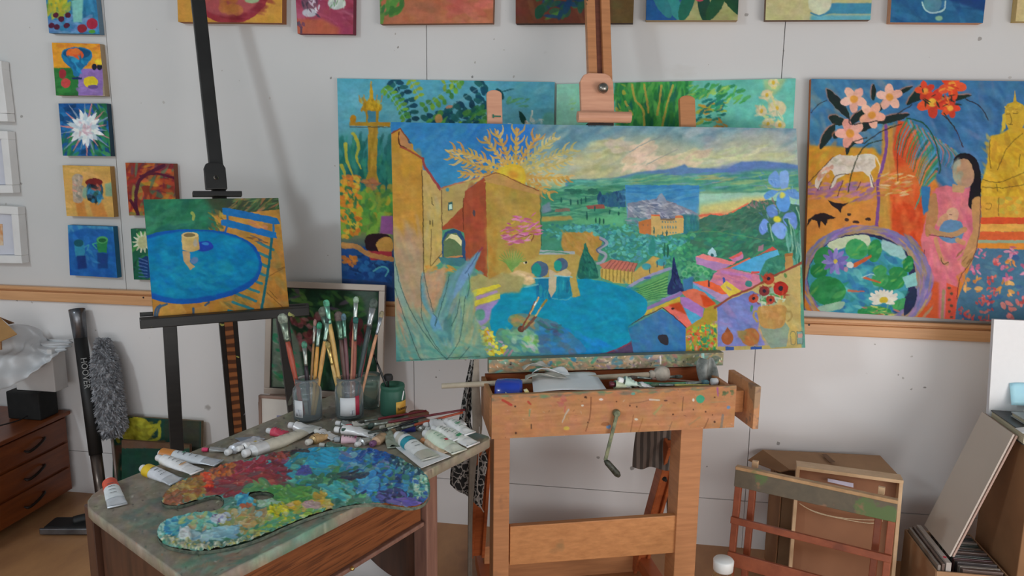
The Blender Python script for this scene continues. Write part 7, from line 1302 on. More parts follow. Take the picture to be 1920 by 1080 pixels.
# ---------------------------------------------------------------- paint tubes
def tube(label, cap_px, tail_px, w=.034, z=0.0, body='#a4a8ac', band=None, bandpos=(.12, .34), metal=.75, capc='#c8c8c4', labelc=None, bend=0.0, crump=.004, tailflat=True, group='paint tubes on the work table', plane=None, marks=None, rough=.38, textc='#4c4f50'):
    w *= 1.12; r = w*.36
    f = (lambda x, y, h: onZ(x, y, ZD+z+h)) if plane is None else plane
    a, c = f(cap_px[0], cap_px[1], r*.7), f(tail_px[0], tail_px[1], .004)
    L = np.linalg.norm(c-a); d = unit(c-a); sd = unit(np.cross(d, [0, 0, 1.])); upv = np.cross(sd, d); R2 = random.Random(hash(label) % 9999 if False else sum(map(ord, label)))
    org = np.array([a[0], a[1], (ZD+z) if plane is None else min(a[2], c[2])-.002])
    t = thing('paint_tube', label, 'paint tube', org, group)
    capl = .017 if L > .06 else .013; seg = 20; ph = R2.random()*6
    def ctr(u): return a+d*(L*u)+sd*bend*math.sin(u*math.pi)*L+upv*(.5*bend*bend*L*math.sin(u*math.pi))
    def section(u):
        k = min(max((u-.2)/.8, 0), 1); hw = (w*.40)*(1-k)+w*.52*k; hh = r*(1-k**1.3)+.0016*k; return hw, hh
    def shell(u0, u1, nu, grow=0.0, mi=0):
        bb = MB(); vs = []
        for i_ in range(nu+1):
            u = u0+(u1-u0)*i_/nu; c_ = ctr(u); hw, h_ = section(u)
            for k in range(seg):
                q = 2*math.pi*k/seg; cr_ = crump*math.sin(u*17+ph+math.sin(q*2+ph)*1.7)*min(1, (u-.1)*3)*math.sin(q*1+u*9+ph)*.5
                vs.append(c_+sd*(math.cos(q)*(hw+grow))+upv*(math.sin(q)*(h_+grow)+abs(cr_)*(1 if math.sin(q) > 0 else 0)+cr_*.4))
        bb.add(vs, [(i_*seg+k, i_*seg+(k+1) % seg, (i_+1)*seg+(k+1) % seg, (i_+1)*seg+k) for i_ in range(nu) for k in range(seg)]); return bb
    u0 = capl/L*1.1
    bd = shell(u0+.03, 1.0, 26); bd.add([ctr(u0+.03)+(sd*math.cos(2*math.pi*k/seg)*section(u0)[0]+upv*math.sin(2*math.pi*k/seg)*section(u0)[1]) for k in range(seg)]+[ctr(u0-.01)+(sd*math.cos(2*math.pi*k/seg)+upv*math.sin(2*math.pi*k/seg))*w*.17 for k in range(seg)], [(k, (k+1) % seg, seg+(k+1) % seg, seg+k) for k in range(seg)])
    e = ctr(1.0); bd.box(e+d*.002, (w*1.03, .006, .0034), (sd, d, upv))
    mb_ = M('tube_'+body.strip('#')+str(metal), body, rough, metal*.8, var=.05, scale=40, bump=.25, gain=2.1)
    bo = bd.build('tube_body', mb_, t, smooth=True)
    rc = w*.235; cb = MB(); prof = [(.001, 0), (rc*.9, .0005), (rc, .003), (rc, capl*.75), (rc*.86, capl)]
    cb.lathe(prof, ctr(0)-d*.002, d, 20); cb.build('cap', M('cap_'+capc.strip('#'), capc, .4, var=.04, bump=0, gain=1.9), t, smooth=True)
    if labelc:
        lb = shell(.24, .78, 16, .0006); lo = lb.build('label', M('tubelabel_'+labelc.strip('#'), labelc, .5, var=.05, scale=50, gain=2.1), t, smooth=True)
        k = MB(); rr_ = random.Random(sum(map(ord, label))+5)
        for row in range(4):
            u = .34+.10*row
            for q in range(3):
                x0 = -.34+.24*q+rr_.random()*.05; ln_ = .10+.12*rr_.random(); hw, h_ = section(u)
                c_ = ctr(u)
                def sp(x): 
                    x = max(-.95, min(.95, x)); return c_+sd*x*hw+upv*(math.sqrt(1-x*x)*(h_+.0006)+.0009+crump*.6)
                P0, P1 = sp(x0), sp(x0+ln_*1.8); k.add([P0, P1, P1+d*.0022, P0+d*.0022], [(0, 1, 2, 3)])
        k.build('print_lines', M('tubetext_'+textc.strip('#'), textc, .6, bump=0), lo)
    if band: shell(bandpos[0]+.02, bandpos[1], 8, .0009).build('colour_band', M('band_'+band.strip('#'), band, .4, var=.06, bump=0), t, smooth=True)
    for mk_ in (marks or []):
        uu, x0, x1, du, col = mk_; hw, h_ = section(uu); c_ = ctr(uu)
        P = [c_+sd*x*hw+upv*(math.sqrt(max(0, 1-x*x))*h_+.0022+crump)+d*dd_ for x, dd_ in ((x0, 0), (x1, 0), (x1, du), (x0, du))]
        MB().add(P, [(0, 1, 2, 3)]).build('colour_patch', M('band_'+col.strip('#'), col, .4, bump=0), t)
    return t
tube('silver paint tube with an orange-red shoulder lying alone at the left of the table', (204, 901), (220, 947), .036, band='#b8452c', bandpos=(.10, .38), labelc='#a9adae', crump=.002)
tube('silver paint tube with a bright yellow shoulder at the back left edge of the table', (267, 878), (330, 903), .038, band='#c8a820', bandpos=(.12, .34), labelc='#a6a8ac', crump=.002)
tube('white paint tube with a gold stripe lying over the yellow one', (296, 858), (368, 884), .034, z=.014, body='#b4b4b8', metal=.2, labelc='#b8b8bc', crump=.002, marks=[(.66, -.5, .7, .004, '#b8843c')])
tube('silver paint tube with an ochre shoulder behind the gold striped one', (300, 850), (408, 868), .036, z=.004, band='#b3702c', bandpos=(.02, .26), labelc='#a8acb0', marks=[(.40, -.2, .3, .008, '#2f6a50')], crump=.002)
tube('flat grey squeezed tube with a magenta nozzle near the back edge', (380, 843), (428, 844), .022, body='#8a8a88', capc='#b83a5c', crump=.003)
tube('white capped tube pointing left, lower of the pair by the back edge', (425, 849), (485, 822), .034, body='#a8aab0', metal=.4, capc='#b8bcc4', crump=.005)
tube('white capped tube with a pale lid lying against the long rolled tube', (446, 842), (492, 828), .030, z=.012, body='#b0b0b0', metal=.3, capc='#c4c8b8', crump=.004)
tube('big long crumpled silver-white tube with a yellow dot, rolled up at its end', (458, 851), (590, 800), .044, body='#b0b2b4', metal=.45, labelc='#a39e90', bend=.05, crump=.006, marks=[(.12, -.3, .2, .008, '#b8a02c')], textc='#5f6458')
tube('pink-red crumpled tube lying behind the long rolled one', (502, 807), (545, 818), .032, body='#9c5a5c', metal=.3, labelc='#a8384c', crump=.007)
tube('short white tube with a round cap in front of the first brush jar', (543, 797), (585, 806), .038, body='#b2b2b6', metal=.25, capc='#c4c4c0', crump=.003, marks=[(.3, -.5, -.1, .006, '#b89c38')])
tube('small crushed brown and gold tube in the middle of the heap', (576, 830), (618, 815), .034, body='#8a7450', metal=.5, labelc='#a0825a', crump=.009, capc='#b0aca4')
tube('small crushed white tube end beside the brown and gold one', (592, 808), (628, 822), .028, body='#a8a8a8', metal=.4, crump=.008, capc='#b8b8b4')
tube('small pink labelled tube lying straight above the palette', (628, 824), (680, 826), .030, body='#8a8c90', metal=.7, labelc='#c0949c', crump=.003, capc='#8c9094', marks=[(.70, -.6, .6, .006, '#7a2c54')])
tube('white twisted tube with a thin bent waist and white cap', (629, 805), (703, 817), .036, z=.006, body='#b0b2b8', metal=.25, capc='#bcbcb8', bend=-.06, crump=.006)
tube('dark capped grey tube behind the white twisted one', (631, 793), (670, 800), .028, body='#6f7472', metal=.6, capc='#c0c0ba', crump=.005)
tube('white and coral tube lying under the long green handled brushes', (650, 800), (690, 794), .028, body='#a8a8a4', metal=.3, capc='#a85050', labelc='#b0aca4', crump=.005)
tube('beige tube with a violet nozzle pointing at the palette', (697, 833), (742, 806), .034, body='#9a8068', metal=.4, capc='#5f3c5c', crump=.006)
tube('grey-green crumpled tube end beside the white folded paper', (724, 806), (738, 838), .032, body='#7c8478', metal=.5, crump=.009, capc='#a0a498')
tube('crumpled blue and silver tube among the brushes behind the turquoise banded tube', (790, 800), (742, 806), .034, body='#8a8c98', metal=.6, labelc='#2a2f70', crump=.008, capc='#b0b4b8')
tube('thin grey tube lying behind the blue and silver one', (806, 806), (770, 800), .028, body='#80807c', metal=.6, crump=.007, capc='#a8a8a4')
tube('white tube with a black square lying at the far right of the heap', (793, 797), (868, 792), .040, z=.004, body='#b6b8b8', metal=.15, capc='#c0c0bc', labelc='#bcbebe', crump=.002, marks=[(.66, -.1, .5, .010, '#16171a')])
tube('white tube with a small dark green patch nearest the right corner', (824, 806), (886, 833), .044, z=.012, body='#b4b6b4', metal=.2, labelc='#b0b4ac', crump=.004, marks=[(.60, .0, .7, .012, '#2f7a54')], textc='#5a7a64')
tube('cream and green printed tube with a red dash lying over its neighbours', (797, 812), (860, 846), .046, z=.010, body='#a4a89c', metal=.2, labelc='#a5b0a0', crump=.005, marks=[(.62, -.1, .3, .012, '#a8303c')], textc='#3f7a60')
tube('white printed tube between the black square one and the red dashed one', (812, 803), (858, 822), .036, z=.022, body='#b0b2b0', metal=.2, labelc='#aeb2ac', crump=.004)
tube('cream tube with an orange smear under the red dashed tube', (792, 826), (838, 846), .034, body='#a4907c', metal=.2, crump=.006, capc='#b47850')
tube('big silver tube with a turquoise band on the white folded paper', (745, 816), (806, 858), .048, z=.006, body='#9c9c94', metal=.6, band='#1f7f90', bandpos=(.30, .46), labelc='#a9abaa', crump=.002, marks=[(.22, -.3, .2, .008, '#24385c')], capc='#b4b6b8')
tube('green and white printed tube lying over the corner of the black square tube', (836, 790), (880, 812), .036, z=.026, body='#b8bab6', metal=.2, labelc='#b4bcb0', crump=.004, marks=[(.5, -.4, .6, .006, '#2f7a54')], textc='#4a7a60')
tube('small crumpled silver tube right behind the palette between the pink and violet tubes', (668, 834), (700, 822), .028, body='#9a9c9c', metal=.7, crump=.008)
tube('squashed cream tube behind the beige one with the violet nozzle', (712, 800), (752, 796), .030, body='#b0a890', metal=.2, crump=.008, capc='#c0bcb0')
tube('dark green smeared tube between the long rolled tube and the pink labelled one', (600, 834), (640, 838), .024, body='#4a5c50', metal=.4, crump=.006, capc='#9a9a94')
# folded white papers below the turquoise tube
fp = [onZ(716, 818, ZD+.003), onZ(742, 815, ZD+.004), onZ(845, 856, ZD+.004), onZ(790, 878, ZD+.004)]
tag(MB().prism(fp, (0, 0, .0012)).build('paper_sheet', pw), 'white folded paper under the turquoise banded tube', 'paper')
for lab, px4, mat in [('grey flat palette knife blade behind the small tubes at the back left', [(440, 822), (486, 818), (492, 824), (462, 834)], M('dull_blade', '#9c9ea4', .3, .6))]:
    tag(MB().prism([onZ(x, y, ZD+.003) for x, y in px4], (0, 0, .0015)).build('palette_knife', mat), lab, 'palette knife')

# ---------------------------------------------------------------- brushes
BI = [0]
def brush(label, tip, tail, w=.010, hand='#8a5a34', fer='#8a8f90', hair='#6f8a78', flat=.5, bl=.03, fl=.045, group=None, hw=None, tailr=.45):
    tip, tail = np.array(tip, float), np.array(tail, float); d = unit(tail-tip); L = np.linalg.norm(tail-tip); hw = hw or w*.75; bl = min(bl, L*.3); fl = min(fl, L*.35)
    t = thing('paintbrush', label, 'paintbrush', tail, group); side = unit(np.cross(d, CF))
    b = MB(); b.tube([tip, tip+d*bl*.25, tip+d*bl*.6, tip+d*bl], [w*.28, w*.62, w*.66, w*.5], 12, flat=flat, up=np.cross(d, side)); b.build('bristles', M('bristle_'+hair.strip('#'), hair, .7, var=.2, scale=90, bump=.5, h2='#%02x%02x%02x' % tuple(int(255*x*.6) for x in hx(hair))), t, smooth=True)
    b = MB(); b.tube([tip+d*(bl*.92), tip+d*(bl+fl*.5), tip+d*(bl+fl*.8), tip+d*(bl+fl*.82), tip+d*(bl+fl)], [w*.52, w*.45, w*.40, w*.43, w*.38], 12, flat=[flat*1.2, (flat+1)/2, 1, 1, 1], up=np.cross(d, side)); b.build('ferrule', M('ferrule_'+fer.strip('#'), fer, .35, .8, var=.15, scale=60), t, smooth=True)
    b = MB(); n = 8; rs_ = []
    for i in range(n+1):
        u = i/n; rs_.append(hw*(.5+.14*math.sin(min(1, u*2.2)*math.pi)-(.5-tailr)*u**1.4*.5))
    b.tube([tip+d*(bl+fl*.97+(L-bl-fl)*i/n) for i in range(n+1)], rs_, 12); b.build('handle', wood('handle_'+hand.strip('#'), hand, '#%02x%02x%02x' % tuple(int(255*min(1, x*1.25)) for x in hx(hand)), (10, 10, 6), .45, scale=6, gain=1.15, specks=[('#5f7a68', 30, .06, float(len(_mc) % 7))]), t, smooth=True)
    return t
# jars
def jarat(px, py): q = onZ(px, py, ZD); return np.array([q[0], q[1], ZD])
def jar(name, label, base, prof, mats, inner=None, group=None, liq=None, liqm=None, lab=None):
    t = thing(name, label, 'jar', base, group); b = MB(); b.lathe(prof, base, (0, 0, 1), 36)
    b.build('glass_body', mats, t, smooth=True)
    if liq: bb = MB(); bb.lathe([(.0005, .006), (liq[0], .006), (liq[0], liq[1]), (.0005, liq[1])], base, (0, 0, 1), 32); bb.build('murky_liquid', liqm, t, smooth=False)
    for (nm, r, z0, z1, a0, a1, mt) in (lab or []):
        dirc = unit(np.array([CP[0]-base[0], CP[1]-base[1], 0])); a00 = math.atan2(dirc[1], dirc[0])
        bb = MB(); bb.grid(lambda u, v: base+np.array([math.cos(a00+math.radians(a0+(a1-a0)*u))*r, math.sin(a00+math.radians(a0+(a1-a0)*u))*r, z0+(z1-z0)*v]), 14, 2)
        bb.build(nm, mt, t, smooth=True, fix=False, solid=.0004)
    return t
GL = glassmat('clear_jar_glass', '#dce8ec', .08, tw=.91); GLG = glassmat('green_smeared_glass', '#5f9c86', .3, tw=.7)
def barcode():
    m, nt, b = newmat('barcode_label'); v = nt.nodes.new('ShaderNodeTexVoronoi'); v.inputs['Scale'].default_value = 1
    mp = _coords(nt, (600, 600, 30)); nt.links.new(mp.outputs[0], v.inputs['Vector']); r = _ramp(nt, v.outputs['Distance'], [(.42, alb('#adb0b4')), (.55, alb('#6a6c74'))])
    nt.links.new(r.outputs[0], b.inputs['Base Color']); b.inputs['Roughness'].default_value = .6; return m
LBW = M('jar_label_white', '#b4b6b8', .6, var=.05); LBB = barcode(); RED = M('jar_label_red', '#8f2438', .5)
def jprof(rb, h, rn, hn): return [(.0005, .0), (rb*.8, .0), (rb*.96, .004), (rb, .012), (rb, hn-.022), (rb*.97, hn-.012), (rn*1.03, hn-.002), (rn, hn+.002), (rn*1.06, hn+.005), (rn*1.06, h-.004), (rn*1.02, h), (rn*.94, h), (rn*.94, hn), (rb*.92, hn-.016), (rb*.94, .014), (rb*.85, .007), (.0005, .007)]
j1, j2, j3, j4 = jarat(578, 786), jarat(656, 782), jarat(694, 764), jarat(737, 777)
jar('glass_jar', 'glass jar of brushes with a barcode label, nearest the black easel', j1, jprof(.0435, .134, .034, .113), GL, lab=[('barcode_label', .0440, .020, .073, -62, -20, LBW), ('barcode', .0447, .024, .045, -52, -26, LBB)])
jar('glass_jar', 'glass jar packed with brushes with a white and red label', j2, jprof(.0435, .132, .036, .112), GL, lab=[('paper_label', .0440, .018, .076, -40, 24, LBW), ('red_label_edge', .0440, .018, .080, 24, 42, RED), ('barcode', .0447, .020, .036, 2, 18, LBB)])
jar('glass_tumbler', 'empty greenish glass tumbler behind the two brush jars', j3, [(.0005, 0), (.026, 0), (.030, .004), (.034, .095), (.035, .112), (.033, .112), (.031, .090), (.027, .008), (.0005, .008)], glassmat('tumbler_glass', '#cfe4dc', .05, tw=.85))
YEL = M('honey_label', '#b8822c', .5, h2='#c09c48', scale=24)
t4 = jar('glass_jar', 'green paint smeared honey jar with a yellow label', j4, jprof(.040, .100, .036, .084), GLG, liq=(.035, .06), liqm=M('green_murk', '#3c6456', .5, h2='#2a4c44', scale=12), lab=[('yellow_label', .0406, .010, .052, 14, 80, YEL)])
def text_on(body, origin, right, upv, size, mat, parent, name='lettering', ext=.0004, shear=0.0):
    cu = bpy.data.curves.new(name, 'FONT'); cu.body = body; cu.size = size; cu.extrude = ext; cu.align_x = 'CENTER'; cu.align_y = 'CENTER'; cu.shear = shear
    tmp = bpy.data.objects.new('tmp', cu); COL.objects.link(tmp); dg = bpy.context.evaluated_depsgraph_get(); me = bpy.data.meshes.new_from_object(tmp.evaluated_get(dg)); bpy.data.objects.remove(tmp)
    R_ = unit(right); U_ = unit(upv-R_*(R_@upv)); N_ = np.cross(R_, U_); loc = np.array(parent['_loc']) if parent else np.zeros(3)
    for v in me.vertices:
        q = origin+R_*v.co[0]+U_*v.co[1]+N_*v.co[2]-loc; v.co = q
    me.materials.clear(); me.materials.append(mat); o = bpy.data.objects.new(name, me); COL.objects.link(o)
    if parent: o.parent = parent
    return o
dirc = unit(np.array([CP[0]-j4[0], CP[1]-j4[1], 0])); a00 = math.atan2(dirc[1], dirc[0])+math.radians(44); nn = np.array([math.cos(a00), math.sin(a00), 0])
text_on('honey', j4+nn*.0425+Z*.030, np.cross(Z, nn), Z, .016, M('label_ink', '#3a2c1c', .6, bump=0), [c for c in t4.children if c.name.startswith('yellow_label')][0])
MB().bar(j4+nn*.041+Z*.055+np.cross(Z, nn)*.0, j4+nn*.0415+Z*.084+np.cross(Z, nn)*.008, .004, .001, np.cross(Z, nn)).build('white_drip', M('cap_c8c8c4', '#c8c8c4', .4), t4)
lidq = jarat(730, 741)
# brush spoon in the honey jar
PV = Plane(j4, -E2)
def vplane(j, px, py, off=0.0): return Plane(j, np.array([-unit(j[:2])[0], -unit(j[:2])[1], 0])).at(px, py, off)
GB = 'brushes standing in the first jar'
def inj(j, x, s=.4): # a point near the bottom of jar j
    return j+np.array([CR[0]*x, CR[1]*x, .012])
for lab, j, tip, x, w, hand, hair, fer, fl, off in [
    ('wide flat brush with a grey-green head leaning left out of the first jar', j1, (528, 588), .014, .022, '#8a4030', '#8a9484', '#6f7a6c', .35, .0),
    ('brush with a ragged dark tip and black handle in the first jar', j1, (570, 640), -.006, .013, '#241c24', '#4c8a70', '#8a9088', .5, .0),
    ('thin brush with a pinkish tip in the first jar', j1, (591, 598), -.002, .008, '#7a5a34', '#8f6a64', '#8c8c84', .8, .0),
    ('brush with a bright green round tip and yellow wood handle in the first jar', j1, (599, 604), -.012, .013, '#a87c3c', '#2f8a68', '#7f948c', .7, .0),
    ('brush with a black-green tip and pale wood handle leaning right in the first jar', j1, (616, 594), -.018, .014, '#a8804a', '#2a3c38', '#7c9488', .6, .01),
    ('tall brush with a mint green square tip in the second jar', j2, (611, 562), .016, .015, '#a88850', '#4f9c7c', '#6fa08c', .4, .0),
    ('old brush with a fat matted dark head in the second jar', j2, (605, 575), .010, .024, '#6a5434', '#5c6658', '#4f6458', .5, -.012),
    ('pale wooden brush crossing low in the second jar', j2, (613, 640), .020, .012, '#a88c58', '#9a8a50', '#a8945c', .8, .008),
    ('broad soft brush with a brown handle in the second jar', j2, (634, 584), .004, .020, '#4a3430', '#5a4c48', '#55705f', .6, -.006),
    ('brush with a blue-grey round tip in the second jar', j2, (644, 588), -.002, .012, '#5a3c40', '#5a7c8a', '#5c8474', .8, .0),
    ('tall brush with a white-green flat tip and silver ferrule in the second jar', j2, (668, 556), .000, .013, '#9c6a54', '#8aa08c', '#a4aca8', .5, .004),
    ('brush with a dark teal tip and red-brown handle in the second jar', j2, (667, 594), -.010, .013, '#7a4438', '#1f5a54', '#6a7a74', .8, .010),
    ('flat brush with a dark bristle head and wide silver ferrule in the second jar', j2, (702, 560), -.006, .019, '#2c3a3a', '#4f5c54', '#8c8f90', .4, -.004),
    ('slim brush with a tan tip leaning far right in the second jar', j2, (717, 583), -.022, .011, '#a87a5c', '#8f8468', '#8a8f94', .8, .006),
    ('small thin red handled brush hidden among the second jar brushes', j2, (696, 606), -.012, .008, '#6a2430', '#3a3a3c', '#7a7c80', .8, -.012)]:
    tq = vplane(j, tip[0], tip[1], off-.012); brush(lab, tq, inj(j, -x), w*1.05, hand, fer, hair, fl, .032 if w > .015 else .022, .055, 'brushes in the jars', hw=w*.62 if w > .018 else w*.8)
brush('black brush leaning left in the green honey jar', vplane(j4, 697, 655, -.01), j4+np.array([.008, 0, .02]), .008, '#141414', '#202020', '#1a1a1a', .8, .02, .03, 'brushes in the jars')
q = vplane(j4, 728, 712, -.02); tk = MB(); tk.lathe([(.001, .018), (.012, .017), (.0155, .010), (.015, 0), (.001, 0)], q, (0, 0, 1), 20); tk.lathe([(.003, 0), (.003, -.07)], q, (0, 0, 1), 10)
tag(tk.build('rubber_stopper', M('black_rubber', '#1c1a1a', .7)), 'black rubber stopper knob standing in the green honey jar', 'stopper')
# brushes lying across the heap
for lab, tip, tail, w, hand, hair, z in [
    ('long dark red brush lying across the table behind the tubes, topmost', (690, 798), (872, 768), .010, '#5a1c24', '#3a4a44', .03), ('orange-red brush handle lying below the dark red one', (742, 806), (868, 773), .010, '#94442c', '#3a3a34', .02),
    ('brush with an olive green handle across the heap', (642, 808), (758, 786), .010, '#4f6a54', '#3a6a58', .014), ('dark green brush lying beside the white twisted tube', (700, 800), (640, 806), .012, '#2c4a40', '#2a4a44', .014),
    ('black and green brush in the middle of the brush heap', (784, 790), (690, 812), .010, '#2c342f', '#2f5c50', .022), ('thin black brush in front of the honey jar', (716, 808), (800, 780), .008, '#1c1c20', '#2a2a2c', .026),
    ('red lacquered brush whose handle passes under the honey jar label', (672, 792), (800, 770), .009, '#6a2028', '#4a4a44', .016)]:
    brush(lab, onZ(tip[0], tip[1], ZD+z), onZ(tail[0], tail[1], ZD+z+.008), w, hand, '#7a7f78', hair, .6, .02, .04, 'brushes lying on the work table')
# small round lid / sharpener
q = onZ(785, 779, ZD); q[2] = ZD
t = thing('jar_lid', 'small brown upturned lid lying right of the honey jar', 'lid', q); b = MB(); b.lathe([(.0005, .002), (.030, .002), (.031, .008), (.033, .008), (.033, 0), (.0005, 0)], q, (0, 0, 1), 28); b.build('lid_body', M('brown_lid', '#5f3a2c', .4, h2='#8a5a44', scale=30), t, smooth=False)
# ---------------------------------------------------------------- long things in the easel tray
def tray_px(px, py, h): # point above the tray at height h over its rim
    return onZ(px, py, zt+h)
ms0, ms1 = fr(828, 724, .165), fr(1258, 700, .15)
d_ = unit(ms1-ms0); L_ = np.linalg.norm(ms1-ms0); t = thing('mahl_stick', 'long pale painting stick with a padded cloth head lying across the easel tray', 'painting stick', ms0)
MB().tube([ms0, ms0+d_*(L_-.03)], .0085, 14).build('stick', wood('pale_stick', '#9a8c78', '#b0a490', (3, 3, 3), .6, scale=8), t, smooth=True)
b = MB(); b.lathe([(.010, 0), (.014, .006), (.0135, .014), (.011, .018), (.020, .024), (.026, .040), (.026, .052), (.018, .066), (.001, .070)], ms0+d_*(L_-.075), d_, 22); b.build('padded_head', M('dirty_cloth', '#8c8478', .85, h2='#a89e92', scale=50, bump=.5), t, smooth=True)
G2 = 'brushes heaped in the easel tray'
for lab, tip, tail, w, hand, hair, bk in [
    ('brush with a blue-green flat tip hanging over the right end of the tray', (1330, 717), (1150, 726), .014, '#4f8a6c', '#4a7078', .06), ('pink-brown brush handle slanting across the tray', (1180, 707), (1310, 716), .009, '#8a6c60', '#6a5a50', .14),
    ('green smeared brush handle lying just behind the tray rim', (1150, 718), (1260, 720), .011, '#3f7a60', '#2f5a4c', .05), ('yellow-green brush handle at the right of the tray', (1220, 722), (1330, 722), .009, '#9a9454', '#4a5a44', .035),
    ('grey brush lying under the padded painting stick', (1280, 706), (1180, 709), .010, '#4f4c48', '#5a6058', .16)]:
    brush(lab, fr(tip[0], tip[1], bk), fr(tail[0], tail[1], bk+.01), w, hand, '#7a8480', hair, .6, .03, .05, G2)
for lab, a, c_, w, kw in [('crumpled silver tube with a dark red neck at the middle of the easel tray', (1144, 720), (1178, 724), .034, dict(body='#94948c', labelc='#8f947c', capc='#4c1c24', crump=.006)),
                      ('grey-green squashed tube in the easel tray beside the dark red necked one', (1160, 712), (1200, 722), .036, dict(body='#808a80', labelc='#94a498', crump=.008)),
                      ('white tube end poking over the rim of the easel tray', (1190, 722), (1222, 724), .028, dict(body='#b0b4b4', metal=.3, crump=.004))]:
    tube(lab, a, c_, w, plane=lambda x, y, h: fr(x, y, .05), group='paint tubes in the easel tray', **kw)
# small things on the rim
q = fr(985, 737, .03); t = thing('bottle_cap', 'small yellow and white cap beside the blue tub', 'cap', q); MB().lathe([(.001, .012), (.010, .011), (.012, .002), (.012, 0), (.001, 0)], q, unit(E1+Z*.6), 16).build('cap_body', M('yellow_cap', '#b8a23c', .4, h2='#b8b8ac', scale=60), t, smooth=True)
q = fr(1334, 716, .10); t = thing('bottle_cap', 'white cap behind the blue-green brush tip', 'cap', q); MB().lathe([(.001, .022), (.010, .021), (.012, .018), (.012, 0), (.001, 0)], q, E1, 18).build('cap_body', M('cap_c8c8c4', '#c8c8c4', .4), t, smooth=True)
# ================================================================ right hand side
CB = M('cardboard', '#8f6f52', .8, var=.08, scale=6, bump=.05); CBD = M('cardboard_dark', '#7c5a3c', .8, var=.1, scale=5, bump=.05)
q = onY(1430, 843, 2.96); zt2 = q[2]; xa, xb = .60, 1.03
t = thing('cardboard_box', 'flat brown cardboard box with a bent lid flap standing against the wall', 'box', (.82, 2.9, 0))
zb2 = .40
b = MB(); b.box(((xa+xb)/2+.02, 2.885, zb2/2), (xb-xa-.04, .15, zb2)); b.build('box_body', CB, t, bevel=.002)
P = [onY(1430, 843, 2.965), onY(1650, 854, 2.965), onY(1682, 888, 2.80), onY(1480, 880, 2.80)]
MB().prism(P, (0, 0, -.004)).build('lid_flap', CB, t)
P = [onY(1430, 843, 2.965), onY(1480, 880, 2.80), onY(1462, 884, 2.80), onY(1403, 862, 2.93)]; MB().prism(P, (0, 0, -.004)).build('side_flap', CBD, t)
MB().box((xa+.02, 2.84, .2), (.004, .2, .40)).build('open_flap', CBD, t)
k = [onY(1538, 856, 2.95), onY(1545, 855, 2.95)]
MB().prism([onY(1540, 853, 2.93)+Z*.004, onY(1549, 853, 2.93)+Z*.004, onY(1566, 871, 2.86)+Z*.010, onY(1556, 872, 2.86)+Z*.010], (0, 0, .0008)).build('tape_mark', M('brown_ink', '#6a503c', .8, bump=0), t)
# shallow wooden tray frame leaning in front of the box
def leanframe(TLp, TRp, Y0, h, lean):
    TL = onY(*TLp, Y0); TR = onZ(*TRp, TL[2]); ux = unit(TR-TL); nf = unit(np.cross(ux, Z)); nf = nf if nf@(CP-TL) > 0 else -nf
    dn = unit(-Z+nf*math.tan(math.radians(lean))); return TL, TR, ux, nf, dn, np.linalg.norm(TR-TL), TL[2]/(-dn[2])
TL, TR, ux, nf, dn, W, H = leanframe((1493, 873), (1692, 900), 2.70, 0, 6)
t = thing('wooden_tray', 'shallow pale edged wooden tray with a string across, leaning on the cardboard box', 'tray', (TL[0]+W/2, TL[1], 0))
PN = wood('pale_pine', '#a88a68', '#b89a78', (2, 2, 2), .5, scale=12); HB = M('hardboard', '#7c5236', .6, var=.12, scale=3, bump=.05)
nb = unit(np.cross(ux, dn)); nb = nb if nb@nf > 0 else -nb
MB().bar(TL-nb*.01, TR-nb*.01, .012, .075, dn).build('top_edge', PN, t, bevel=.001)
for e, s in ((TL, 1), (TR, -1)): MB().bar(e+ux*s*.006-nb*.01+dn*.0065, e+ux*s*.006-nb*.01+dn*(H-.01), .012, .06, ux).build('side_edge', PN, t, bevel=.001)
MB().prism([TL-nb*.028+ux*.0125+dn*.007, TR-nb*.028-ux*.0125+dn*.007, TR-nb*.028-ux*.0125+dn*(H-.012), TL-nb*.028+ux*.0125+dn*(H-.012)], -nb*.005).build('back_board', HB, t)
TP = Plane(TL+nb*.012, nb)
sp = [TP.at(1499, 944), TP.at(1520, 956), TP.at(1560, 968), TP.at(1610, 974), TP.at(1655, 975)]; sp2 = [TP.at(1499, 944), TP.at(1530, 961), TP.at(1580, 973), TP.at(1630, 981), TP.at(1655, 977)]
TW_ = M('twine', '#b3a184', .8, var=.1, scale=200)
b = MB(); b.tube(crom(sp, 5), .0016, 6); b.tube(crom(sp2, 5), .0016, 6); b.tube(crom([TP.at(1640, 978), TP.at(1648, 990), TP.at(1644, 998), TP.at(1650, 996)], 4), .0015, 6); b.build('string', TW_, t, smooth=True)
lb = [TP.at(1552, 897, -.02), TP.at(1600, 906, -.02), TP.at(1600, 914, -.02), TP.at(1552, 903, -.02)]; MB().prism(lb, nb*.001).build('paper_label', M('label_lilac', '#a8a4b4', .6), t)
# brown stained slatted rack in front
TL, TR, ux, nf, dn, W, H = leanframe((1383, 876), (1684, 940), 2.60, 0, 7)
nb = unit(np.cross(ux, dn)); nb = nb if nb@nf > 0 else -nb
RD = wood('red_brown_stain', '#6a3420', '#84462c', (2, 2, 2), .4, scale=12, blot=[('#4a2418', 9, .62)], specks=[('#b0a494', 16, .035, 3.0), ('#3f6a50', 11, .03, 6.0)])
RT = wood('painted_top_slat', '#4a4438', '#5a5040', (3, 3, 3), .5, scale=9, blot=[('#4a6034', 12, .55), ('#6c2c40', 7, .60), ('#7a5a44', 16, .62)], blotamt=.85)
t = thing('drying_rack', 'red-brown wooden slatted rack smeared with paint, leaning in front of the tray', 'rack', (TL[0]+W/2, TL[1], 0))
MB().bar(TL+nb*.025+dn*.03, TR+nb*.025+dn*.03, .062, .016, dn).build('top_slat', RT, t, bevel=.002)
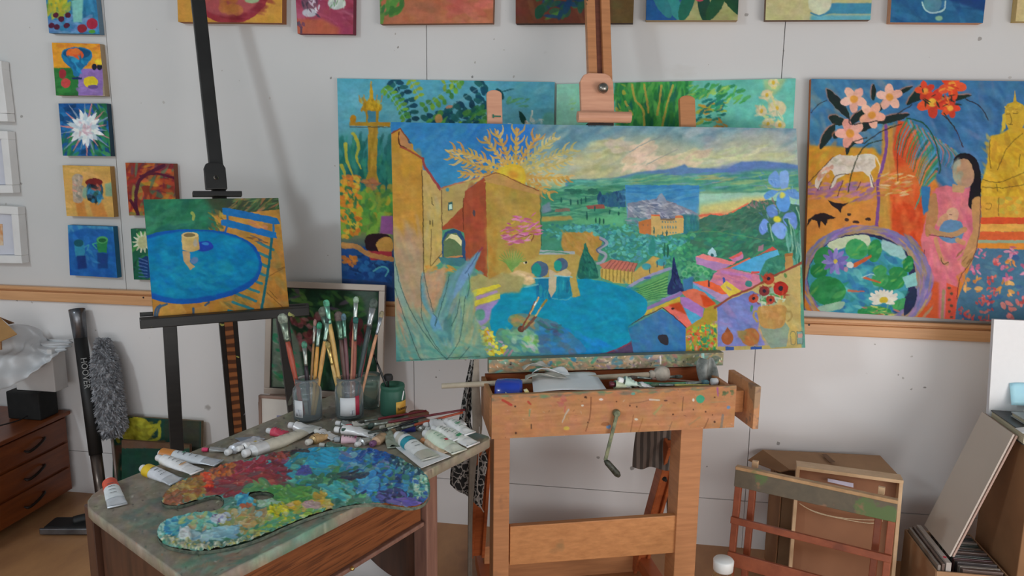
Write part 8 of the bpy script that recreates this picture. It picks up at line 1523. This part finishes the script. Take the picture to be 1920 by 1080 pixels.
MB().bar(TL+nb*.022-dn*.006, TR+nb*.022-dn*.006, .012, .030, dn).build('top_edge', wood('top_edge_pine', '#8a6a48', '#a88660', (3, 3, 3), .5, scale=8, blot=[('#5c6a3c', 14, .6)], blotamt=.7), t, bevel=.002)
for s0_, s1_ in ((TL, 1), (TR, -1)):
    for k, off in ((.012, .012), (.052, -.04)):
        a = s0_+ux*s1_*k+nb*off; MB().bar(a+dn*.008, a+dn*(H-.03), .022, .024, ux).build('side_rail', RD, t, bevel=.002)
    MB().box(s0_+ux*s1_*.052-nb*.038-dn*.014, (.020, .018, .024), (ux, nb, dn)).build('peg', PN, t, bevel=.001)
RP = Plane(TL+nb*.028, nb)
for y0, y1, h in ((977, 1046, .024), (1052, 1125, .050)):
    a, c = RP.at(1379, y0), RP.at(1668, y1); dy = ((a-TL)@dn+(c-TR)@dn)/2
    MB().bar(TL+dn*dy+nb*.030, TR+dn*dy+nb*.030, h, .014, dn).build('cross_slat', RD, t, bevel=.002)
# crate of thin cases
cx0, cx1, cy0, cy1, cz = 1.055, 1.272, 2.43, 2.71, .30
t = thing('cardboard_crate', 'open cardboard crate packed with thin cases at the right corner', 'crate', ((cx0+cx1)/2, (cy0+cy1)/2, 0))
b = MB(); w_ = .005
for c, s in (((cx0, (cy0+cy1)/2, cz/2-.01), (w_, cy1-cy0, cz-.02)), ((cx1, (cy0+cy1)/2, cz/2-.01), (w_, cy1-cy0, cz-.02)), (((cx0+cx1)/2, cy0, cz/2-.01), (cx1-cx0, w_, cz-.02)), (((cx0+cx1)/2, cy1, cz/2-.01), (cx1-cx0, w_, cz-.02)), (((cx0+cx1)/2, (cy0+cy1)/2, .004), (cx1-cx0, cy1-cy0, .006))): b.box(c, s)
b.build('crate_body', CB, t)
RC = random.Random(3)
cm = [M('case_%d' % i, h, .3, var=.1, coat=.3) for i, h in enumerate(['#3a3434', '#5a4a44', '#6a5f58', '#2c2c30', '#7c746c', '#4a2c30', '#34403c'])]
y = cy0+.012; i = 0; proto = None
while y < cy1-.014:
    th_ = .0095; mt_ = cm[RC.randrange(7)]; dz = RC.random()*.010; x0 = 1.135
    o = MB().box(((x0+cx1)/2-.003, y+th_/2, cz-.085+dz), (cx1-x0-.014, th_*.9, .13)).build('disc_case', mt_, None, bevel=.0008)
    tag(o, 'thin disc case in the packed row inside the cardboard crate', 'disc case', 'disc cases in the cardboard crate'); y += th_+.0008; i += 1
for i, (x, lab, mt_) in enumerate([(1.066, 'thin pale case at the left wall of the crate', cm[4]), (1.078, 'dark case second from the left wall of the crate', cm[1]), (1.094, 'white spined case with a red dot beside the leaning boards', M('white_spine', '#9a928c', .5, var=.05))]):
    o = MB().box((x, (cy0+cy1)/2, cz-.075+.006*i), (.009 if i < 2 else .016, cy1-cy0-.02, .14)).build('disc_case', mt_, None, bevel=.0008); tag(o, lab, 'disc case')
    if i == 2: dot = MB().lathe([(.0005, .0006), (.0055, .0006), (.0055, 0)], (x, cy0+.045, cz-.075+.012+.0705), (0, 0, 1), 16).build('red_dot', M('red_dot', '#b02038', .5, bump=0), None); dot.parent = o; dot.location = -np.array(o['_loc'])+np.array(dot['_loc'])
# leaning mount boards
bz0, bz1 = .305, .742
for i, (lab, off, col) in enumerate([('tall pale grey mount board leaning right from the crate, nearest of the pair', 0, '#aaa096'), ('second mount board with a reddish edge behind the pale one', .010, '#9c8478')]):
    a = np.array([1.118+off, 2.485, bz0]); e = np.array([1.262+off, 2.485, bz1-.004*i]); n2 = unit(np.cross(e-a, [0, 1, 0])); n2 = n2 if n2[0] < 0 else -n2
    o = MB().prism([a, a+np.array([0, .215, 0]), e+np.array([0, .215, 0]), e], n2*.006).build('mount_board', M('mount_'+str(i), col, .8, var=.04, scale=2, bump=0), None, bevel=.0005)
    tag(o, lab, 'board')
# big box, books, canvas
t = thing('cardboard_box', 'tall brown cardboard box at the right edge that the books lie on', 'box', (1.55, 2.58, 0))
MB().box((1.55, 2.575, .36), (.51, .29, .715)).build('box_body', CBD, t, bevel=.003)
q = .7185
def book(lab, x0, y0, x1, y1, z, th_, cov, pages, rot=0):
    cx, cy = (x0+x1)/2, (y0+y1)/2; t = thing('book', lab, 'book', (cx, cy, z), None); e = np.array([math.cos(rot), math.sin(rot), 0]); f = np.array([-e[1], e[0], 0]); c = np.array([cx, cy, z])
    MB().box(c+Z*(.0015), (x1-x0, y1-y0, .003), (e, f, Z)).build('cover', cov, t); MB().box(c+Z*(th_-.0015), (x1-x0, y1-y0, .003), (e, f, Z)).build('cover', cov, t)
    MB().box(c+Z*th_/2, (x1-x0-.006, y1-y0-.006, th_-.0061), (e, f, Z)).build('pages', pages, t)
PG = M('book_pages', '#a09a84', .8, var=.15, scale=3, stretch=(1, 1, 120)); BLK = M('book_black', '#1f1f1f', .4, bump=0); GRY = M('book_grey', '#8c9090', .5, bump=0); WB = M('book_white', '#a8a8a4', .5, bump=0)
book('dark covered book with cream pages, lowest of the stack at the right edge', 1.275, 2.46, 1.62, 2.68, q, .040, BLK, PG, .0)
book('grey covered book on top of the dark one at the right edge', 1.315, 2.45, 1.66, 2.63, q+.041, .016, GRY, PG, .05)
book('small white book on the right of the grey one', 1.345, 2.50, 1.55, 2.62, q+.058, .020, WB, PG, -.1)
def curlfn(u, v): return np.array([1.30+.16*u+.01*v, 2.46+.10*v, q+.062+.045*math.sin(u*math.pi)*(.3+.7*v)+.002])
c0 = [onY(1875, 783, 2.46), onY(1935, 800, 2.46)]
tag(MB().grid(lambda u, v: np.array([1.262+.2*u, 2.44+.05*v+.02*u, q+.0445+.012*u+.004*math.sin(u*4)]), 10, 3).build('paper_sheet', pw, None, smooth=True, solid=.0008, fix=False), 'white paper edge sticking out of the book stack at the right', 'paper')
tag(MB().grid(lambda u, v: np.array([1.33+.22*u, 2.665+.03*v, q+.062+.060*(1-(2*u-.35)**2*.5)*v*1.2+.005]), 14, 6).build('paper_sheet', M('sky_blue_print', '#7fb0c8', .6, h2='#9cc4d4'), None, smooth=True, solid=.0008, fix=False), 'curled sheet with a blue print at the foot of the white canvas', 'paper')
o = MB().prism([(1.292, 2.45, .60), (1.30, 2.46, .62), (1.5, 2.43, .62), (1.5, 2.425, .58)], (0, -.01, 0)).build('folded_cloth', M('crimson_cloth', '#7a2434', .9), None); bpy.data.objects.remove(o)
wcan = [onY(1864, 599, 2.71), np.array([1.60, 2.71, 0]), np.array([1.60, 2.69, 0]), onY(1873, 757, 2.69)]
wcan[1][2] = wcan[0][2]; wcan[2][2] = wcan[3][2]; wcan[3][0] = wcan[0][0]+.012
zq = q+.041; wcan[2][2] = wcan[3][2] = q
WA = Art(1850, 590, 1990, 780, '#cbcbd0', 1, 61)
canvas('blank_canvas', 'blank white canvas standing on the books at the right edge', wcan, .018, WA, '#b4b4b8', 1.6, 4, cat='canvas', mat=vcolmat('primed_canvas', .8, .1, var=.015))
# bottle in front of the easel
q = onY(1357, 1048, 2.12); base = np.array([q[0], q[1], 0]); hz = q[2]
t = thing('plastic_bottle', 'clear plastic bottle with a ribbed white cap standing in front of the easel', 'bottle', base); b = MB()
b.lathe([(.0005, 0), (.045, .001), (.05, .01), (.05, hz-.12), (.046, hz-.09), (.024, hz-.045), (.019, hz-.03), (.0005, hz-.03)], base, (0, 0, 1), 32); b.build('bottle_body', glassmat('bottle_plastic', '#e4ece8', .08, 1.2), t, smooth=True)
b = MB(); b.lathe([(.024, hz-.036), (.029, hz-.034), (.030, hz-.004), (.027, hz), (.0005, hz+.0005)], base, (0, 0, 1), 40); b.build('cap', M('cap_white_plastic', '#bdbebc', .35, var=.02, bump=0), t, smooth=True)

# ================================================================ left hand side
CH = wood('chest_orange_wood', '#54260f', '#6e3817', (12, 1.3, 12), .35, scale=3, blot=[('#4c2414', 3, .64)], blotamt=.5); CHD = M('drawer_gap', '#1f120c', .8, bump=0)
fx = -2.52; y0, y1 = 2.12, 2.985; zt3 = .415
t = thing('chest_of_drawers', 'low orange-brown wooden chest of drawers with dark curved handles', 'chest', ((fx+XL)/2, (y0+y1)/2, 0))
MB().box(((fx+XL)/2, (y0+y1)/2, (zt3-.02+.03)/2), (fx-XL-.03, y1-y0-.02, zt3-.05)).build('carcass', CH, t, bevel=.002)
MB().box(((fx+XL)/2+.006, (y0+y1)/2, zt3-.009), (fx-XL, y1-y0, .018)).build('top_board', CH, t, bevel=.004)
HD = M('dark_handle', '#221712', .35, .4)
for k in range(3):
    zc = .062+.121*k+.03; d = MB().box((fx-.010, (y0+y1)/2, zc), (.014, y1-y0-.05, .108)).build('drawer', CH, t, bevel=.003)
    for yy in ((onX(64, [935, 883, 832][k], fx)[1]),):
        b = MB(); P = [np.array([fx-.002, yy-.055, zc-.008]), np.array([fx+.014, yy-.045, zc-.014]), np.array([fx+.020, yy, zc-.002]), np.array([fx+.014, yy+.045, zc+.012]), np.array([fx-.002, yy+.055, zc+.010])]
        b.tube(crom(P, 5), [.004]*3+[.006]*15+[.004]*3, 8); b.build('handle', HD, d, smooth=True)
# things on the chest
def soft(name, lab, cat, c, s, mat, seed=1, rough=.12):
    r = np.random.default_rng(seed); ph = r.random(6)*6
    def fn(u, v):
        a, bb = u*2*math.pi, (v-.5)*math.pi; q = np.array([math.cos(bb)*math.cos(a), math.cos(bb)*math.sin(a), math.sin(bb)])
        q = np.sign(q)*np.abs(q)**.7; k = 1+rough*math.sin(3*a+ph[0])*math.cos(2*bb+ph[1])+rough*.6*math.sin(7*a+ph[2]+3*bb)
        return np.array(c)+q*np.array(s)*k
    return tag(MB().grid(fn, 36, 20).build(name, mat, None, smooth=True), lab, cat)
soft('equipment_bag', 'black bag lying on top of the chest of drawers', 'bag', (-2.86, 2.46, zt3+.085), (.19, .26, .068), M('black_fabric', '#101010', .8, var=.2, scale=30), 3, .06)
cb_ = crom([onX(0, 798, fx-.06), onX(40, 786, fx-.08), onX(62, 768, fx-.10), onX(60, 752, fx-.16)], 6); cb_ = [np.array([p[0], p[1], max(p[2], zt3+.004)]) for p in cb_]
tag(MB().tube(cb_, .003, 8).build('cable', M('black_rubber', '#1c1a1a', .7), None, smooth=True), 'thin black cable curling on the chest top', 'cable')
bxm = M('white_card_box', '#a9a6a4', .7, var=.05, scale=4)
b = MB(); P = [onY(97, 664, 2.86), onY(97, 735, 2.86), onY(30, 720, 2.86), onY(28, 664, 2.86)]; t = thing('white_box', 'creased white card box under the plastic sheet on the chest', 'box', (-2.65, 2.86, zt3))
xz = [p[0] for p in P]; b.box(((xz[0]+xz[2])/2, 2.90, (P[1][2]+P[0][2]+.02)/2), (abs(xz[0]-xz[2]), .08, abs(P[0][2]-P[1][2])+.02)); b.build('box_body', bxm, t, bevel=.003)
bc_ = MB(); zb_ = P[1][2]; bc_.box(((xz[0]+xz[2])/2-.05, 2.89, (zt3+zb_)/2), (abs(xz[0]-xz[2])-.03, .11, zb_-zt3-.002)); tag(bc_.build('black_case', M('black_fabric', '#101010', .8), None, bevel=.006), 'flat black case under the creased white card box', 'case')
# translucent dust sheet draped over it
def mkfn():
    tp_ = [onY(-40, 640, 2.80), onY(20, 612, 2.84), onY(62, 612, 2.92), onY(80, 634, 2.95), onY(136, 636, 2.93)]
    bt_ = [onX(-40, 740, fx-.01), onX(0, 728, fx+.00), onY(60, 700, 2.74), onY(95, 676, 2.80), onY(122, 660, 2.88)]
    T = crom(tp_, 8); B = crom(bt_, 8)
    def fn(u, v):
        i = u*(len(T)-1); k = min(int(i), len(T)-2); f = i-k; p = T[k]*(1-f)+T[k+1]*f; q = B[k]*(1-f)+B[k+1]*f; w = p*(1-v)+q*v
        return w+np.array([0, -1, .3])*(.022*math.sin(v*9+u*6)*math.sin(u*math.pi)**.3+.012*math.sin(v*21-u*13)+.006*math.sin(u*40+v*7))
    return fn
tag(MB().grid(mkfn(), 60, 34).build('dust_sheet', M('white_cloth', '#aeb0b2', .6, var=.05, scale=8, bump=.15), None, smooth=True, solid=.0015, fix=False), 'crumpled white dust sheet draped over boxes on the chest', 'sheet')
t = thing('cardboard_box', 'small open brown cardboard box with raised flaps on the dust sheet', 'box', onY(0, 660, 2.78))
KB = M('kraft_card', '#9c7648', .8, var=.06)
MB().prism([onY(-60, 640, 2.72), onY(0, 595, 2.80), onY(32, 626, 2.74), onY(0, 640, 2.66)], (0, 0, -.003)).build('flap', KB, t)
MB().prism([onY(0, 594, 2.80), onY(4, 596, 2.80), onY(27, 605, 2.88), onY(16, 607, 2.86)], (0, 0, -.003)).build('flap', CBD, t)
MB().prism([onY(-60, 640, 2.73), onY(1, 638, 2.67), onY(2, 656, 2.67), onY(-60, 664, 2.73)], (0, .006, 0)).build('box_side', CBD, t)
# vacuum tube
vt, vm, vb = onY(144, 580, 2.955), onY(151, 634, 2.93), onY(180, 852, 2.80); ve = onY(190, 906, 2.77)
t = thing('vacuum_tube', 'black vacuum cleaner wand with a grey metal end and flat floor head', 'vacuum tube', (ve[0], ve[1], 0))
d_ = unit(vb-vt); b = MB(); b.tube([vt, vt+d_*.02, vm], [.034, .033, .028], 24); b.build('metal_end', M('grey_metal_end', '#6c6e72', .3, .85, var=.25, scale=8), t, smooth=True)
b = MB(); b.tube([vm, vb], [.0275, .0275], 24); bw = b.build('wand', M('matt_black', '#141414', .55, var=.1), t, smooth=True)
b = MB(); b.tube([vb, vb+d_*((vb[2]-.01)/-d_[2])], [.024, .022], 20); b.build('inner_tube', M('chrome_tube', '#5a504a', .3, .8), t, smooth=True)
mid_ = vm+(vb-vm)*.31; vw = unit(CP-mid_); vw = unit(vw-d_*(vw@d_)); text_on('HOOVER', mid_+vw*.0288, d_, np.cross(vw, d_), .034, M('grey_print', '#8c8c8a', .6, bump=0), bw)
hd_ = t; a, c = onZ(92, 985, .02), onZ(186, 985, .02)
b = MB(); b.bar(a, c, .10, .035, (0, 1, 0)); fh = b.build('floor_head', M('matt_black', '#141414', .55), t, bevel=.012); MB().bar(a+np.array([0, -.052, 0]), c+np.array([0, -.052, 0]), .012, .028, (0, 1, 0)).build('front_strip', M('grey_metal_end', '#6c6e72', .3, .85), fh, bevel=.004)
te = vb+d_*((vb[2]-.03)/-d_[2]); MB().tube(crom([(a+c)/2+Z*.02, ((a+c)/2+te)/2+Z*.02, te], 5), .02, 16).build('neck', M('matt_black', '#141414', .55), t, smooth=True)
# feather duster: fluffy microfibre head on a rod
da, db_ = onY(192, 634, 2.93), onY(210, 818, 2.88); dd = unit(db_-da); L_ = np.linalg.norm(db_-da); rod = db_+dd*((db_[2]-.0)/-dd[2])*.98
t = thing('duster', 'fluffy grey microfibre duster on a thin rod leaning on the wall', 'duster', (rod[0], rod[1], 0))
GF = M('grey_fluff', '#98999d', .95, h2='#66686c', scale=45, bump=.6, gain=1.6)
u_ = unit(np.cross(dd, [0, 1, 0])); w_ = np.cross(dd, u_); b = MB(); R3 = np.random.default_rng(5)
def rad(s): return .068*min(1, (s*2.6+.35))*min(1, (1-s)*6+.45)*(0.80+.25*s)
def flf(u, v):
    a = u*2*math.pi; k = rad(v)*(.82+.06*math.sin(a*5+v*30)+.06*math.sin(a*9-v*47)); return da+dd*L_*v+(u_*math.cos(a)+w_*math.sin(a))*k
b.grid(flf, 40, 60)
for _ in range(5200):
    s = R3.random(); a = R3.random()*6.283; o_ = u_*math.cos(a)+w_*math.sin(a); p = da+dd*L_*s+o_*rad(s)*.80; ln_ = .012+.012*R3.random()
    j_ = R3.normal(size=3)*.45; e_ = unit(o_+j_+dd*.3); sd_ = unit(np.cross(e_, R3.normal(size=3)))*.0024
    b.add([p-sd_, p+sd_, p+e_*ln_*.6+sd_*1.2+dd*.002, p+e_*ln_+dd*.004, p+e_*ln_*.6-sd_*1.2], [(0, 1, 2, 3, 4)])
b.build('fluffy_head', GF, t, smooth=False, fix=False)
MB().tube([db_-dd*.02, rod], .006, 12).build('rod', M('pinkish_rod', '#8a7c76', .35, .3), t, smooth=True)
# leaning pictures low on the left
def leanpic(lab, px4, Yt, Yb, art, side, th_=.02, gain=None, zbot=None):
    TL_, TR_ = onY(*px4[0], Yt), onY(*px4[1], Yt); TR_[2] = TL_[2]; BL, BR = TL_.copy(), TR_.copy(); BL[2] = BR[2] = 0.002 if zbot is None else zbot; BL[1] = BR[1] = Yb
    return canvas('painting', lab, [TL_, TR_, BR, BL], th_, art, side, gain, 1.5)
leanpic('dark green painting of a yellow teapot standing on the floor by the wall', [(212, 779), (377, 786)], 2.955, 2.90, art_teapot(), '#6a5c48', .02)
def art_plain(x0, y0, x1, y1, c, cs, seed=1): return Art(x0, y0, x1, y1, c, 1.5, seed).dabs([(x0, y0), (x1, y0), (x1, y1), (x0, y1)], 60, cs, 26, 10, 0, 40, .5, 2).finish(.06, .5, 5)
ag = Art(210, 815, 380, 1000, '#1c3a30', 1.5, 71); ag.poly([(210, 815), (380, 815), (380, 842), (210, 840)], '#5a4436'); ag.dabs([(210, 845), (380, 845), (380, 990), (210, 990)], 50, ['#1a362c', '#24443a', '#1c3a34'], 30, 10, 0, 30, .5, 2); ag.finish(.06, .5, 5)
leanpic('dark green canvas with a brown taped top edge in front of the teapot picture', [(228, 825), (355, 828)], 2.87, 2.83, ag, '#5a4434', .018)
# box behind the table, silver frame and pale mount
zf = onY(610, 748, 2.84)[2]
t = thing('wooden_box', 'low pinkish brown wooden box behind the work table under the silver frame', 'box', (-1.2, 2.86, 0)); MB().box((-1.19, 2.885, zf/2-.004), (.56, .22, zf-.008)).build('box_body', wood('pink_wood', '#7c5c48', '#94705a', (2, 20, 20), .5, scale=3), t, bevel=.003)
MB().box((-1.19, 2.767, zf*.55), (.50, .012, zf*.35)).build('drawer_front', wood('pink_wood', '#7c5c48', '#94705a'), t, bevel=.002)
def picframe(lab, TLp, TRp, Yt, Yb, zb_, w_, mat, art=None, mount=None, patch=None, dark=None):
    A = onY(*TLp, Yt); B = onY(*TRp, Yt); B[2] = A[2]; D = A.copy(); C3 = B.copy(); D[2] = C3[2] = zb_; D[1] = C3[1] = Yb; u = unit(B-A); v = unit(D-A); n = unit(np.cross(v, u)); n = n if n[1] < 0 else -n
    t = thing('picture_frame', lab, 'picture frame', ((A[0]+B[0])/2, Yb, zb_)); b = MB()
    for p, q, s, e in ((A, B, v, 0), (D, C3, -v, 0), (A, D, u, v), (B, C3, -u, v)): b.bar(p+s*w_/2-n*.010+e*w_, q+s*w_/2-n*.010-e*w_, w_, .02, s)
    b.build('frame', mat, t, bevel=.002)
    i4 = [A+(u+v)*w_-n*.006, B+(-u+v)*w_-n*.006, C3+(-u-v)*w_-n*.006, D+(u-v)*w_-n*.006]
    if dark:
        b = MB(); w2 = .004
        for p, q, s in ((i4[0], i4[1], v), (i4[3], i4[2], -v), (i4[0], i4[3], u), (i4[1], i4[2], -u)): b.bar(p+s*w2/2-n*.002, q+s*w2/2-n*.002, w2, .004, s)
        b.build('slip', dark, t)
    if art:
        j4 = [i4[0]+(u+v)*.004, i4[1]+(-u+v)*.004, i4[2]-(u+v)*.004, i4[3]+(u-v)*.004]; canvas('picture', '', [p-n*.002 for p in j4], .003, art, '#222222', None, 1.3, parent=t)
    if mount: MB().prism(i4, -n*.003).build('mount_card', mount, t)
    if patch: c = Plane(i4[0]+n*.001, n); MB().prism([c.at(*p) for p in patch], n*.0006).build('print', M('lilac_print', '#8c8ca8', .6), t)
SV = M('silver_frame', '#a3978c', .4, .35, var=.06, scale=4); 
picframe('silver framed dark painting of leaves behind the brush jars', (499, 526), (722, 530), 2.93, 2.86, zf, .026, SV, art_dark_still(), dark=M('black_slip', '#0f0f0f', .5, bump=0))
picframe('thin brown framed picture with a wide white mount, below the silver frame', (484, 741), (640, 744), 2.735, 2.70, .12, .012, M('brownish_frame', '#80685c', .5), mount=M('cream_mount', '#bdb8b0', .7, var=.03, bump=0), patch=[(519, 779), (560, 778), (560, 840), (518, 840)])

# ================================================================ cloths hanging on the easel
def printm():
    m, nt, b = newmat('black_white_print'); mp = _coords(nt, (1, 1, 1)); v = nt.nodes.new('ShaderNodeTexVoronoi'); v.feature = 'DISTANCE_TO_EDGE'; v.inputs['Scale'].default_value = 42
    n = _noise(nt, mp, 20, 3); ad = nt.nodes.new('ShaderNodeVectorMath'); ad.operation = 'ADD'; sc = nt.nodes.new('ShaderNodeVectorMath'); sc.operation = 'SCALE'; sc.inputs['Scale'].default_value = .06
    nt.links.new(n.outputs['Color'], sc.inputs[0]); nt.links.new(mp.outputs[0], ad.inputs[0]); nt.links.new(sc.outputs[0], ad.inputs[1]); nt.links.new(ad.outputs[0], v.inputs['Vector'])
    r = _ramp(nt, v.outputs['Distance'], [(.06, alb('#8a8580')), (.11, alb('#1a1a1a'))]); nt.links.new(r.outputs[0], b.inputs['Base Color']); b.inputs['Roughness'].default_value = .85; return m
def ribbon(name, lab, cat, Lp, Rp, mat, off=.16, wave=.012, parent=None, nu=10):
    Lq = crom([fr(x, y, off) for x, y in Lp], 6); Rq = crom([fr(x, y, off) for x, y in Rp], 6)
    def fn(u, v):
        i = v*(len(Lq)-1); k = min(int(i), len(Lq)-2); f = i-k; a = Lq[k]*(1-f)+Lq[k+1]*f; c = Rq[k]*(1-f)+Rq[k+1]*f
        return a*(1-u)+c*u+E2*wave*math.sin(u*9+v*3)
    return tag(MB().grid(fn, nu, 40).build(name, mat, parent, smooth=True, solid=.0015, fix=False), lab, cat)
PM = printm(); TAN = M('tan_strap', '#7e7468', .85, var=.08, scale=30)
ribbon('apron', 'black and white printed apron hanging behind the left side of the easel', 'apron', [(882, 676), (873, 720), (866, 760), (860, 800), (856, 850), (846, 880), (844, 908)], [(889, 676), (884, 720), (884, 760), (884, 800), (912, 850), (908, 900), (903, 952)], PM, .20)
ribbon('strap', 'tan cloth strap hanging to the floor beside the printed apron', 'strap', [(889, 674), (884, 740), (886, 800), (880, 860), (878, 960), (877, 1080), (876, 1120)], [(898, 674), (900, 740), (904, 800), (894, 860), (886, 960), (885, 1080), (884, 1120)], TAN, .17, .003, nu=4)
tag(MB().tube(crom([fr(899, 800, .165), fr(897, 870, .16), fr(895, 915, .16), fr(899, 925, .16), fr(894, 935, .16), fr(900, 948, .16), fr(907, 960, .16)], 5), .0018, 6).build('cord', M('white_cord', '#b0a8a0', .8), None, smooth=True), 'thin white cord end dangling below the printed apron', 'cord')
def stripem():
    m, nt, b = newmat('striped_cloth'); v = nt.nodes.new('ShaderNodeTexWave'); v.bands_direction = 'X'; v.inputs['Scale'].default_value = 14; v.inputs['Distortion'].default_value = 1.2
    nt.links.new(_coords(nt).outputs[0], v.inputs['Vector']); r = _ramp(nt, v.outputs['Fac'], [(.35, alb('#3c3530')), (.6, alb('#5f544c'))]); nt.links.new(r.outputs[0], b.inputs['Base Color']); b.inputs['Roughness'].default_value = .9; return m
ribbon('striped_cloth', 'dark striped cloth hanging below the easel tray at the right', 'cloth', [(1197, 790), (1192, 830), (1186, 876)], [(1266, 790), (1266, 830), (1254, 880)], stripem(), .235, .014, nu=24)
ribbon('rag', 'crumpled grey-green rag tucked behind the right end of the easel ledge', 'rag', [(1310, 672), (1308, 690), (1312, 716)], [(1338, 672), (1343, 692), (1347, 716)], M('grey_rag', '#4a504c', .9, h2='#8a8c88', scale=26, bump=.4), .15, .012, nu=14)
ribbon('strap', 'thin dark strap hanging behind the right rear strut of the easel', 'strap', [(1249, 850), (1249, 900), (1251, 975)], [(1254, 850), (1254, 900), (1254, 975)], M('black_rubber', '#1c1a1a', .7), .42, .002, nu=3)

# ================================================================ daylight and an added fill
def area(name, loc, target, sx_, sy_, power, col):
    L = bpy.data.lights.new(name, 'AREA'); L.shape = 'RECTANGLE'; L.size = sx_; L.size_y = sy_; L.energy = power; L.color = col
    o = bpy.data.objects.new(name, L); COL.objects.link(o); o.location = loc; d = Vector(target)-Vector(loc); o.rotation_euler = d.to_track_quat('-Z', 'Y').to_euler(); return o
area('left_window_glow', (XL+.05, -.85, 2.9), (-.9, 2.9, 1.2), .45, .45, 105, (.84, .94, 1.0))
area('right_window_glow', (XR-.02, -.1, 1.1), (.3, 3, .5), 1.7, 1.4, 125, (1.0, .965, .95))
area('low_front_fill', (.1, YF+.06, .55), (.0, 3, .45), 4.2, .95, 110, (.95, .975, 1.0))  # added fill lamp without a real source, brightens the wall under the easel
wd = bpy.data.worlds.new('world'); scene.world = wd; wd.use_nodes = True; wt = wd.node_tree; bg = wt.nodes['Background']; tc_ = wt.nodes.new('ShaderNodeTexCoord'); sx_ = wt.nodes.new('ShaderNodeSeparateXYZ'); mr_ = wt.nodes.new('ShaderNodeMapRange'); mr_.inputs[1].default_value = -1; mr_.inputs[2].default_value = 1
wt.links.new(tc_.outputs['Generated'], sx_.inputs[0]); wt.links.new(sx_.outputs[2], mr_.inputs[0])
sky = _ramp(wt, mr_.outputs[0], [(.0, (.25, .24, .22, 1)), (.44, (.8, .8, .78, 1)), (.50, (.95, .97, .98, 1)), (.60, (.88, .93, .97, 1)), (.72, (.28, .31, .34, 1)), (1.0, (.13, .15, .17, 1))])
wt.links.new(sky.outputs[0], bg.inputs[0]); bg.inputs[1].default_value = 2.2
scene.view_settings.view_transform = 'Standard'; scene.view_settings.look = 'None'; scene.view_settings.gamma = 1.0; scene.view_settings.exposure = -1.48; scene.view_settings.use_curve_mapping = False
for o in bpy.data.objects:
    if '_loc' in o: del o['_loc']
